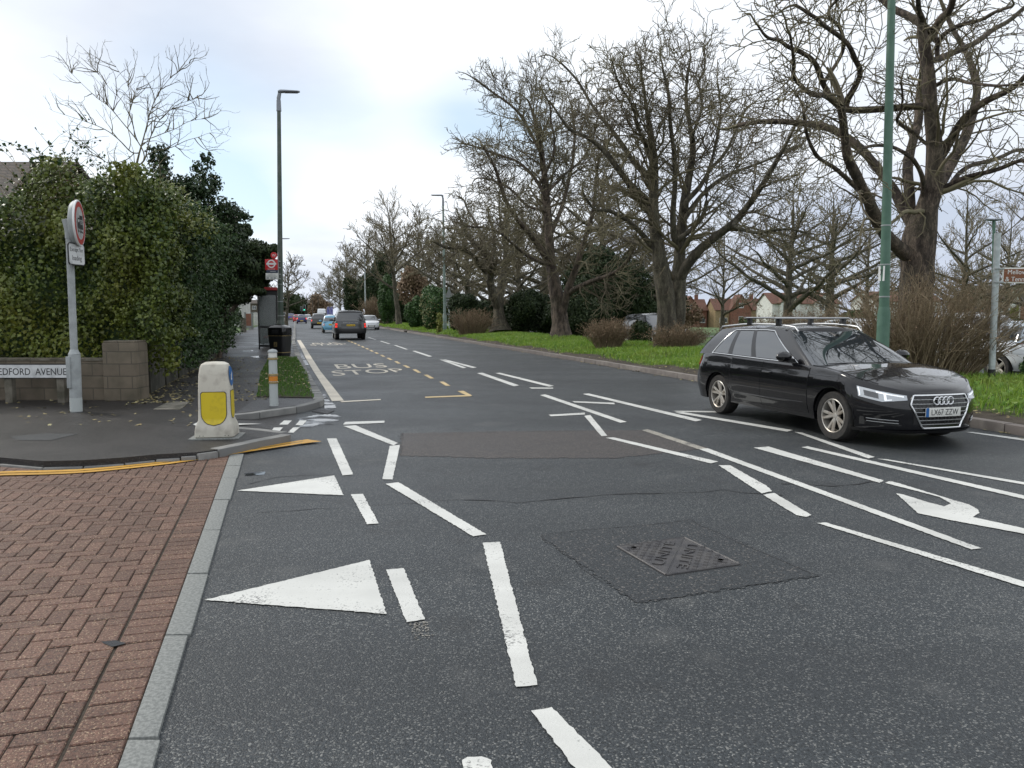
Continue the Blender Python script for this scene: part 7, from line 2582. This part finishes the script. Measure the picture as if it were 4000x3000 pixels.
    if getattr(S, 'rear_dark', None):
        mb = MB()
        patch(mb, lambda w_, z: S.body(3 - abs(w_), z, 1 if w_ >= 0 else -1), -.95, .95, S.rear_dark[0], S.rear_dark[1], 20, 3, .004)
        mb.build('rear_bumper', S.rear_dark[2], root, smooth=True)
    def plate(side, z, txt, m, eu=False):
        y_ = 0
        p = S.front(0, z) if side > 0 else S.rear(0, z)
        mb_ = MB(); mb_.box((p.x + side * .012, 0, z), (.012, .52, .112))
        pl = mb_.build('number_plate', m, root, bevel=.003)
        if txt:
            mb_ = MB()
            Mx_ = Matrix.Translation((p.x + side * .0195, .0 + (.022 if eu else 0) * side, z)) @ Matrix.Rotation(pi / 2 * side, 4, 'Z') @ Matrix.Rotation(pi / 2, 4, 'X')
            put_text(mb_, txt, .40 if eu else .44, .072, Mx_, .0004)
            mb_.build('lettering', M_letters, pl, fixn=False)
        if eu:
            mb_ = MB(); mb_.box((p.x + side * .0185, -.237 * side, z), (.001, .044, .11)); mb_.build('blue_band', M_blue, pl)
    if plate_front is not None:
        plate(1, S.pz[0], plate_front, M_plate_w, detail > 1)
    if plate_rear is not None:
        plate(-1, S.pz[1], plate_rear, M_plate_y)
    if extra:
        extra(S, root, body)
    return root

# ---- the black estate car
EST = Shape(xf=2.30, xr=-2.43, W=.921, xwf=1.42, xwr=-1.40, Df=.80, nf=2.9, Dr=.55, nr=3.6, wr=.325, arch=.372, sill=.235, bb=.19, bbr=.25,
            top=[(-2.43, .955), (-2.2, .985), (-1.5, .985), (0, .955), (.8, .945), (1.15, .935), (1.6, .885), (2.0, .80), (2.2, .735), (2.31, .69)], crown=.055,
            fprof=[(.18, -.06), (.24, .0), (.30, -.01), (.45, .0), (.58, -.015), (.68, -.05), (.74, -.10)],
            rprof=[(.25, .06), (.4, .0), (.62, .0), (.75, .06), (.98, .14)],
            wprof=[(.18, .92), (.24, .945), (.34, .955), (.40, .985), (.56, 1.0), (.74, .995), (.795, .985), (.825, .968), (.93, .94), (1.0, .92)],
            gx0=1.12, gx1=.14, gx2=-1.93, gx3=-2.24, Wb=.845, Wr=.585, bow=.26, bowt=.12,
            roof=[(-2.2, 1.335), (-1.9, 1.375), (-1.2, 1.425), (-.5, 1.438), (.05, 1.41), (.2, 1.385)],
            wsq=.82, rwq=.86, rwv=(.12, .9), panes=[(1.09, 1.43, .09, .88, 'f'), (1.46, 1.665, .09, .88, ''), (1.695, 1.85, .09, .88, 'r')],
            hl=((.235, .70), (.60, .575, .63), (.655, .70, .755)), tl=((2.16, 2.62), (.78, .80), (.93, .93)), grille=(.4, .3, .66), pz=(.455, .62), lipf=.04, tyre_w=.225, rimf=.675)
def estate_extra(S, root, body):
    # hexagonal grille with chrome surround, slats and four linked rings
    def gwid(z):
        return float(np.interp(z, [.255, .30, .555, .655], [.285, .315, .435, .385]))
    def fr(y, z, o=0.0):
        p = S.front(y, z)
        return p + Vector((o, 0, 0))
    mb = MB()
    rows = [[fr(gwid(z) * t_, z, .004) for t_ in np.linspace(-1, 1, 17)] for z in np.linspace(.26, .655, 10)]
    mb.grid(rows)
    gr = mb.build('grille', M_blackg, root, smooth=True)
    mb = MB()
    out_ = [fr(gwid(z), z, .012) for z in np.linspace(.26, .655, 12)] + [fr(y, .658, .012) for y in np.linspace(.37, -.37, 14)] + [fr(-gwid(z), z, .012) for z in np.linspace(.655, .26, 12)] + [fr(y, .258, .012) for y in np.linspace(-.27, .27, 12)]
    mb.tube(out_, .0115, 8, closed=True)
    mb.build('chrome_surround', M_chrome, gr, smooth=True)
    mb = MB()
    for z in (.305, .355, .405, .455, .505, .555, .607):
        mb.tube([fr(y, z, .014) for y in np.linspace(-gwid(z) * .985, gwid(z) * .985, 13)], .0062, 6)
    mb.build('slats', M_silver, gr, smooth=True)
    mb = MB()
    for k in (-1.5, -.5, .5, 1.5):
        c = fr(k * .066, .592, .030)
        mb.tube([c + Vector((0, .046 * cos(a), .046 * sin(a))) for a in np.linspace(0, 2 * pi, 29)[:-1]], .0088, 8, closed=True)
    mb.build('emblem', M_chrome, gr, smooth=True)
    sgs = (1, -1)
    for sg in sgs:
        fn = lambda q, z, sg=sg: S.body(q, z, sg)
        # lower side openings with two bright lines
        mb = MB(); patch(mb, fn, .30, .66, lambda q: .285, lambda q: np.interp(q, [.30, .36, .66], [.30, .385, .43]), 12, 4, .004)
        vent = mb.build('lower_grille', M_blackg, root, smooth=True)
        mb = MB()
        for z in (.318, .352):
            pts_ = [fn(q, z + (q - .4) * .05) for q in np.linspace(.33, .64, 14)]
            mb.tube([p + Vector((.008, sg * .004, 0)) for p in pts_], .0045, 6)
        mb.build('bright_strip', M_silver, vent, smooth=True)
        # doors: panels following the body side
        xA, xB, xC = .93, -.17, -1.02
        for (x1, x0) in ((xA, xB), (xB, xC)):
            mb = MB()
            g_ = .0035
            q0, q1 = S.q_of_x(x1 - g_), S.q_of_x(x0 + g_)
            def lo_(q):
                x = S.plan(q)[0]
                d = abs(x - S.xwr)
                return max(.305, (S.wr + sqrt(max(0, .43 ** 2 - d * d))) if d < .43 else .305)
            patch(mb, fn, q0, q1, lo_, lambda q: S.top_z(S.plan(q)[0]) - .028, 24, 16, .0035)
            dr = mb.build('door', M_cblack, root, smooth=True)
            mb = MB()
            xh = x0 + .17
            c = fn(S.q_of_x(xh), .80)
            mb.tube([c + Vector((dx, sg * o_, 0)) for dx, o_ in ((-.10, .004), (-.09, .026), (0, .036), (.09, .026), (.10, .004))], .013, 8)
            mb.build('handle', M_cblack, dr, smooth=True)
            mb = MB()
            for xg in (x1, x0):
                mb.tube([fn(S.q_of_x(xg), z) + Vector((0, sg * .0005, 0)) for z in np.linspace(lo_(S.q_of_x(xg)), S.top_z(xg) - .02, 18)], .0042, 4)
            mb.tube([fn(S.q_of_x(x), .303) for x in np.linspace(x1, max(x0, -.9), 14)], .004, 4)
            mb.build('door_gap_shade', M_dark, dr, smooth=True)  # dark strips drawn in for the shade of the door gaps
        # crease along the shoulder and the lower door
        mb = MB()
        mb.tube([fn(S.q_of_x(x), .835 + .01 * (x < 0)) + Vector((0, sg * .001, 0)) for x in np.linspace(1.44, -1.85, 50)], .0042, 5)
        mb.build('shoulder_crease', M_cblack, root, smooth=True)
        mb = MB()
        mb.tube([fn(S.q_of_x(x), .425 + .018 * (x - 0)) + Vector((0, sg * .003, 0)) for x in np.linspace(.85, -.85, 30)], .0055, 5)
        mb.build('lower_crease', M_cblack, root, smooth=True)
        # bright window surround
        gf = lambda q, v, sg=sg: S.glass(q, v, sg)
        pts_ = [gf(q, .055) for q in np.linspace(1.07, 1.865, 40)]
        hi_ = [gf(q, .92 - .86 * max(0, (q - 1.72) / .145) ** 2.2) for q in np.linspace(1.865, 1.18, 40)]
        up_ = [gf(1.07 + .11 * f, .055 + (.92 - .055) * f ** .85) for f in np.linspace(.93, .05, 12)]
        mb = MB(); mb.tube([p + Vector((0, sg * .007, .003)) for p in pts_ + hi_ + up_], .0085, 6, closed=True)
        mb.build('window_trim', M_chrome, root, smooth=True)
        # black pillars between panes
        for q in (1.445, 1.68):
            mb = MB()
            patch(mb, gf, q - .022, q + .022, .07, .90, 2, 5, .0055)
            mb.build('pillar_cover', M_blackg, root, smooth=True)
        # roof rail
        mb = MB()
        mb.tube([Vector((x, sg * (.565 - .02 * abs(x + .9)), float(np.interp(x, [p[0] for p in S.roof], [p[1] for p in S.roof])) + .055 - (.05 if abs(x + .87) > 1.0 else 0))) for x in (-1.93, -1.86, -1.6, -1.2, -.8, -.4, -.05, .12, .2)], [.010, .014, .015, .015, .015, .015, .015, .013, .01], 8)
        mb.build('roof_rail', M_silver, root, smooth=True)
    for xb_ in (-.25, -1.02):
        zr = float(np.interp(xb_, [p[0] for p in S.roof], [p[1] for p in S.roof]))
        mb = MB()
        rows = []
        for y in np.linspace(-.66, .66, 5):
            rows.append([(xb_ + .036 * cos(a), y, zr + .155 + .013 * sin(a)) for a in np.linspace(0, 2 * pi, 13)[:-1]])
        mb.grid(rows, closed=True)
        for r_ in (rows[0], rows[-1]):
            mb.add(r_, [tuple(range(12))])
        cbar = mb.build('roof_bar', M_silver, root, smooth=True)
        mb = MB()
        for sg in sgs:
            P = []
            for (w1, z_) in ((.062, zr + .035), (.045, zr + .09), (.052, zr + .142)):
                for dx, dy in ((-1, -.6), (1, -.6), (1, .6), (-1, .6)):
                    P.append((xb_ + w1 * dx, sg * (.558 + .02 * (z_ - zr) * 5) + .05 * dy * .8, z_))
            mb.add(P, [(0, 1, 2, 3), (8, 9, 10, 11)] + [(i * 4 + j, i * 4 + (j + 1) % 4, i * 4 + 4 + (j + 1) % 4, i * 4 + 4 + j) for i in range(2) for j in range(4)])
        mb.build('bar_foot', M_black, cbar, bevel=.006)
    # bonnet shut line, wipers, washers
    mb = MB()
    for sg in sgs:
        pts_ = []
        for q in np.linspace(.50, 1.20, 22):
            x0, _ = S.plan(q)
            z = S.top_z(x0)
            p = S.body(q, z, sg)
            pts_.append(Vector((p.x, p.y * .945, p.z + .010)))
        mb.tube(pts_, .0035, 4)
    mb.tube([Vector((S.front(y, .69).x - .045, y, .722)) for y in np.linspace(-.44, .44, 12)], .0035, 4)
    mb.build('bonnet_seam', M_dark, root, smooth=True)
    mb = MB()
    for y0, y1 in ((.62, .02), (-.02, -.60)):
        a, b_ = S.glass(abs(y0) * .7, .02, 1 if y0 > 0 else -1), S.glass(abs(y1) * .7, .05, 1 if y1 > 0 else -1)
        mb.tube([a + Vector((.02, 0, .012)), a.lerp(b_, .5) + Vector((.03, 0, .022)), b_ + Vector((.012, 0, .014))], .006, 5)
    mb.build('wiper', M_black, root, smooth=True)
    mb = MB(); mb.tube([S.glass(0, .80) + Vector((-.02, 0, .01)), S.glass(0, .93) + Vector((-.03, 0, -.01))], .035, 8); mb.build('mirror_mount', M_black, root)
pf_, pr_ = gp(1805, 953), gp(1545, 893)
sA, tA = (st(pf_)[0] + st(pr_)[0]) / 2, (st(pf_)[1] + st(pr_)[1]) / 2
est = build_car(EST, 'glossy black estate car with roof bars driving towards the viewer in the near right lane', M_cblack, rd(sA, tA + .87, .004), RANG + pi, 2, 'estate_car', 'car', None, None, None, 'LX67 ZZW', 'LX67 ZZW', None, estate_extra)

# ---- the big grey off-roader ahead
SUV = Shape(xf=2.45, xr=-2.50, W=1.0, xwf=1.50, xwr=-1.42, Df=.7, nf=3.5, Dr=.40, nr=5.0, wr=.40, arch=.46, sill=.38, bb=.34, bbr=.42,
            top=[(-2.5, 1.16), (-2.0, 1.17), (0, 1.15), (1.0, 1.13), (1.3, 1.12), (2.2, 1.06), (2.45, .98)], crown=.05,
            fprof=[(.3, -.06), (.5, 0), (.8, 0), (1.0, -.08)], rprof=[(.4, .03), (.55, .0), (.85, .04), (1.2, .10)],
            wprof=[(.35, .94), (.5, .985), (.7, 1.0), (1.0, .98), (1.2, .95)],
            gx0=1.25, gx1=.45, gx2=-2.2, gx3=-2.38, Wb=.93, Wr=.72, bow=.2, bowt=.12, roof=[(-2.4, 1.79), (-1.5, 1.83), (-.2, 1.85), (.5, 1.80)],
            wsq=.84, rwq=.84, rwv=(.06, .86), panes=[(1.05, 1.38, .08, .9, 'f'), (1.40, 1.70, .08, .9, ''), (1.72, 1.95, .08, .9, '')],
            hl=((.4, .75), (.8, .8, .82), (.95, .95, .95)), tl=((2.22, 2.56), (.78, .78), (1.06, 1.06)), grille=(.5, .75, .98), pz=(.55, .93), tyre_w=.27, rear_dark=(.44, .72, M_black), rimf=.72)
def suv_extra(S, root, body):
    mb = MB(); patch(mb, S.rear, -.62, .62, .845, 1.005, 14, 2, .005); pn = mb.build('tailgate_band', M_cgreen, root, smooth=True)
    mb = MB(); put_text(mb, 'RANGE ROVER', .9, .045, Matrix.Translation((S.rear(0, 1.085).x - .012, 0, 1.085)) @ Matrix.Rotation(-pi / 2, 4, 'Z') @ Matrix.Rotation(pi / 2, 4, 'X'), .003); mb.build('lettering', M_silver, root, fixn=False)
    mb = MB(); mb.tube([S.rear(y, .765) + Vector((-.003, 0, 0)) for y in np.linspace(-.7, .7, 14)], .006, 4); mb.build('tailgate_seam', M_dark, root)
    mb = MB(); mb.add([(-2.0, -.02, 1.875), (-1.82, -.02, 1.885), (-2.0, -.012, 1.96), (-2.0, .02, 1.875), (-1.82, .02, 1.885), (-2.0, .012, 1.96)], [(0, 1, 2), (3, 4, 5), (0, 1, 4, 3), (1, 2, 5, 4), (2, 0, 3, 5)]); mb.build('roof_fin', M_black, root)
    mb = MB(); patch(mb, lambda w_, v: S.glass(3 - abs(w_), v, 1 if w_ >= 0 else -1), -.86, .86, .885, .985, 14, 2, .008); mb.build('spoiler', M_black, root, smooth=True)
def place_rear(px, py):
    return gp(px, py)
def car_from_rear(S, px, py):
    p = gp(px, py)
    s_, t_ = st(p)
    return rd(s_ - S.xwr + S.wr * .3, t_, .003)
def car_from_front(S, px, py):
    s_, t_ = st(gp(px, py))
    return rd(s_ + S.xwf, t_, .003)
build_car(SUV, 'large dark grey off-roader seen from behind with red square tail lamps lit', M_cgrey, car_from_rear(SUV, 756.5, 733.5), RANG, 1, 'off_roader', 'car', 'cars on the main road', M_glassd, 'ring', None, 'GX70 MFK', None, suv_extra)

# ---- small rounded hatchback
MINI = Shape(xf=1.75, xr=-1.75, W=.815, xwf=1.15, xwr=-1.15, Df=.65, nf=2.6, Dr=.55, nr=2.9, wr=.29, arch=.335, sill=.24, bb=.22, bbr=.27,
             top=[(-1.75, .93), (-1.4, .97), (0, .93), (.6, .93), (.9, .92), (1.4, .82), (1.75, .7)], crown=.06,
             fprof=[(.2, -.05), (.45, 0), (.6, -.03), (.8, -.12)], rprof=[(.25, .05), (.45, .0), (.7, .03), (.95, .14)],
             wprof=[(.2, .92), (.4, .98), (.6, 1.0), (.8, .98), (1.0, .92)],
             gx0=1.0, gx1=.25, gx2=-1.25, gx3=-1.6, Wb=.75, Wr=.55, bow=.25, bowt=.15, roof=[(-1.5, 1.40), (-.9, 1.46), (-.2, 1.49), (.3, 1.42)],
             wsq=.82, rwq=.80, rwv=(.10, .80), panes=[(1.05, 1.55, .08, .9, 'f'), (1.60, 1.92, .08, .86, 'r')],
             hl=((.45, .8), (.58, .6, .64), (.7, .74, .76)), tl=((2.30, 2.52), (.62, .62), (.80, .80)), grille=(.35, .28, .42), pz=(.40, .72), tyre_w=.19)
def mini_extra(S, root, body):
    mb = MB(); mb.tube([S.rear(y, .785) + Vector((-.012, 0, 0)) for y in np.linspace(-.28, .28, 8)], .012, 6); mb.build('chrome_strip', M_chrome, root)
    mb = MB(); mb.tube([S.rear(y, .42) + Vector((-.002, 0, 0)) for y in np.linspace(-.6, .6, 12)], .012, 5); mb.build('bumper_seam', M_cnavy, root)
    for sg in (1, -1):
        mb = MB(); patch(mb, lambda q, z: S.body(q, z, sg), 2.36, 2.46, .655, .765, 3, 2, .012); mb.build('tail_light', M_wht, root)
build_car(MINI, 'small pale blue hatchback seen from behind, left of the grey off-roader', M_cblue, car_from_rear(MINI, 717, 719), RANG, 1, 'small_hatchback', 'car', 'cars on the main road', M_glass, None, None, '', None, mini_extra)

# ---- medium crossover, hatchback and city-car shapes
CROSS = Shape(xf=2.15, xr=-2.25, W=.93, xwf=1.35, xwr=-1.35, Df=.7, nf=3.2, Dr=.42, nr=4.2, wr=.36, arch=.41, sill=.33, bb=.28, bbr=.36,
              top=[(-2.25, 1.05), (-1.8, 1.09), (0, 1.04), (.8, 1.02), (1.1, 1.0), (1.9, .92), (2.15, .84)], crown=.05,
              fprof=[(.25, -.05), (.5, 0), (.75, -.03), (.95, -.1)], rprof=[(.35, .05), (.5, .0), (.8, .03), (1.1, .13)],
              wprof=[(.3, .93), (.5, .99), (.7, 1.0), (.95, .97), (1.1, .93)],
              gx0=1.15, gx1=.25, gx2=-1.85, gx3=-2.1, Wb=.86, Wr=.65, bow=.22, bowt=.12, roof=[(-2.0, 1.58), (-1.2, 1.63), (-.3, 1.65), (.3, 1.59)],
              wsq=.83, rwq=.82, rwv=(.10, .84), panes=[(1.05, 1.40, .08, .9, 'f'), (1.43, 1.72, .08, .9, ''), (1.75, 1.95, .08, .86, 'r')],
              hl=((.4, .75), (.72, .72, .74), (.82, .84, .86)), tl=((2.14, 2.50), (.80, .82), (1.05, 1.00)), grille=(.42, .5, .78), pz=(.5, .62), tyre_w=.24, rear_dark=(.38, .58, M_black))
HATCH = Shape(xf=1.98, xr=-1.95, W=.86, xwf=1.27, xwr=-1.25, Df=.7, nf=2.8, Dr=.42, nr=3.6, wr=.305, arch=.35, sill=.24, bb=.21, bbr=.27,
              top=[(-1.95, .98), (-1.6, 1.0), (0, .96), (.7, .94), (1.0, .93), (1.6, .83), (1.98, .72)], crown=.055,
              fprof=[(.2, -.05), (.4, 0), (.6, -.03), (.8, -.12)], rprof=[(.25, .05), (.45, .0), (.7, .03), (1.0, .13)],
              wprof=[(.2, .92), (.4, .98), (.6, 1.0), (.85, .97), (1.0, .93)],
              gx0=1.12, gx1=.2, gx2=-1.6, gx3=-1.82, Wb=.79, Wr=.58, bow=.25, bowt=.14, roof=[(-1.8, 1.41), (-1.1, 1.47), (-.3, 1.485), (.25, 1.43)],
              wsq=.82, rwq=.80, rwv=(.10, .84), panes=[(1.05, 1.40, .08, .9, 'f'), (1.43, 1.70, .08, .9, ''), (1.74, 1.94, .08, .86, 'r')],
              hl=((.40, .78), (.60, .64, .70), (.68, .76, .80)), tl=((2.22, 2.55), (.74, .76), (.98, .96)), grille=(.36, .32, .46), pz=(.40, .48), tyre_w=.2)
GC = 'cars on the main road'
build_car(CROSS, 'dark olive crossover with a red upright tail lamp, ahead of the pale blue hatchback', M_cgreen, car_from_rear(CROSS, 690, 709.5), RANG, 1, 'crossover_car', 'car', GC, M_glassd, 'half', None, '')
build_car(HATCH, 'navy hatchback braking in the queue with both tail lamps bright', M_cnavy, car_from_rear(HATCH, 652, 699), RANG, 1, 'hatchback', 'car', GC, M_glass, 'all', None, '')
build_car(HATCH, 'bright red car mostly hidden by the braking navy hatchback', M_cred, car_from_rear(HATCH, 642.5, 696.3), RANG, 1, 'hatchback', 'car', GC, M_glass, 'half', None, '')
build_car(CROSS, 'violet-blue car at the left front of the queue by the kerb', M_cpurple, car_from_rear(CROSS, 628.5, 693.4), RANG, 1, 'hatchback', 'car', GC, M_glass, None, None, '')
build_car(HATCH, 'white car farthest away at the left edge of the queue', M_cwhite, rd(228, .9, .003), RANG, 1, 'hatchback', 'car', GC, M_glass, None, None, '')
def hatch_front(S, root, body):
    mb = MB(); patch(mb, S.front, -.42, .42, lambda y: .335 + .16 * (abs(y) / .42) ** 3, lambda y: .50 - .02 * (abs(y) / .42), 16, 4, .007); mb.build('lower_grille', M_black, root, smooth=True)
    mb = MB(); mb.tube([S.front(y, .665 - .25 * y * y) + Vector((.003, 0, 0)) for y in np.linspace(-.36, .36, 12)], .008, 5); mb.build('bonnet_seam', M_black, root)
build_car(HATCH, 'white oncoming hatchback in the right lane beside the grey off-roader', M_cwhite, car_from_front(HATCH, 801.5, 712.6), RANG + pi, 1, 'hatchback', 'car', GC, M_glass, None, '', '', None, hatch_front)
build_car(HATCH, 'white oncoming car just right of the navy hatchback', M_cwhite, car_from_front(HATCH, 664.5, 695.2), RANG + pi, 1, 'hatchback', 'car', GC, M_glass, None, '', '', None, hatch_front)
build_car(HATCH, 'silver oncoming car showing only its roof above the pale blue hatchback', M_csilver, car_from_front(HATCH, 715, 697), RANG + pi, 1, 'hatchback', 'car', GC, M_glass, None, '', '', None, hatch_front)
VAN = Shape(xf=2.7, xr=-3.0, W=.98, xwf=1.75, xwr=-1.85, Df=.6, nf=3.6, Dr=.3, nr=6, wr=.34, arch=.40, sill=.35, bb=.28, bbr=.35,
            top=[(-3.0, 1.2), (1.0, 1.2), (1.6, 1.18), (2.4, 1.0), (2.7, .9)], crown=.04, fprof=[(.25, -.05), (.5, 0), (.9, -.1)], rprof=[(.3, 0), (1.2, .02)],
            wprof=[(.3, .95), (.6, 1.0), (1.2, .98)], gx0=1.85, gx1=1.2, gx2=-2.95, gx3=-2.98, Wb=.94, Wr=.84, bow=.2, bowt=.14, roof=[(-3, 2.72), (.6, 2.75), (1.3, 2.58)],
            wsq=.86, rwq=.6, rwv=(.2, .5), panes=[(1.03, 1.18, .05, .5, 'f')], hl=((.45, .8), (.72, .72, .74), (.9, .92, .94)), tl=((2.1, 2.4), (.9, .9), (1.3, 1.3)), grille=(.5, .5, .75), pz=(.42, .6), tyre_w=.22)
def van_extra(S, root, body):
    mb = MB(); patch(mb, lambda w_, v: S.glass(abs(w_), v, 1 if w_ >= 0 else -1), -.8, .8, .02, .48, 14, 5, .010); mb.build('lower_screen', M_glassd, root, smooth=True)
VANF = Shape(**{**VAN.__dict__, 'wsq': .5})
build_car(VANF, 'tall white van in the oncoming queue behind the dark olive crossover', M_cwhite, car_from_front(VANF, 695.5, 694), RANG + pi, 1, 'white_van', 'van', GC, M_cwhite, None, '', None, None, van_extra)

# ---- vehicles on the service road behind the verge
GP = 'vehicles on the service road'
p = gp(1405, 757.5)
s_, t_ = st(p)
build_car(CROSS, 'dark parked car half hidden between the round green bush and the tree trunk', M_cblack, rd(s_ - CROSS.xwr - .2, t_ + .8, .002), RANG + pi, 1, 'parked_car', 'car', GP, M_glass, 'half', '', '')
p = gp(2152, 829)
s_, t_ = st(p)
build_car(Shape(**{**CROSS.__dict__, 'top': CROSS.top}), 'white crossover parked behind the big tangled brown bush and the grey sign post', M_cwhite, rd(s_ + 1.35, t_ + .85, .002), RANG + pi, 1, 'parked_car', 'car', GP, M_glass, None, '', '')
p = gp(2172, 834)
s_, t_ = st(p)
build_car(HATCH, 'pale blue car with red tail lamp cut off by the right edge', M_csilver, np.array([dp(2180, 800, 17.9)[0] + 2.0, 17.9 + .3, .002]), -.25, 1, 'parked_car', 'car', GP, M_glass, None, '', '')
p = car_from_rear(HATCH, 1890, 803)
build_car(HATCH, 'white parked hatchback glimpsed behind the near green lamp post', M_cwhite, p, RANG, 1, 'parked_car', 'car', GP, M_glass, None, '', '')
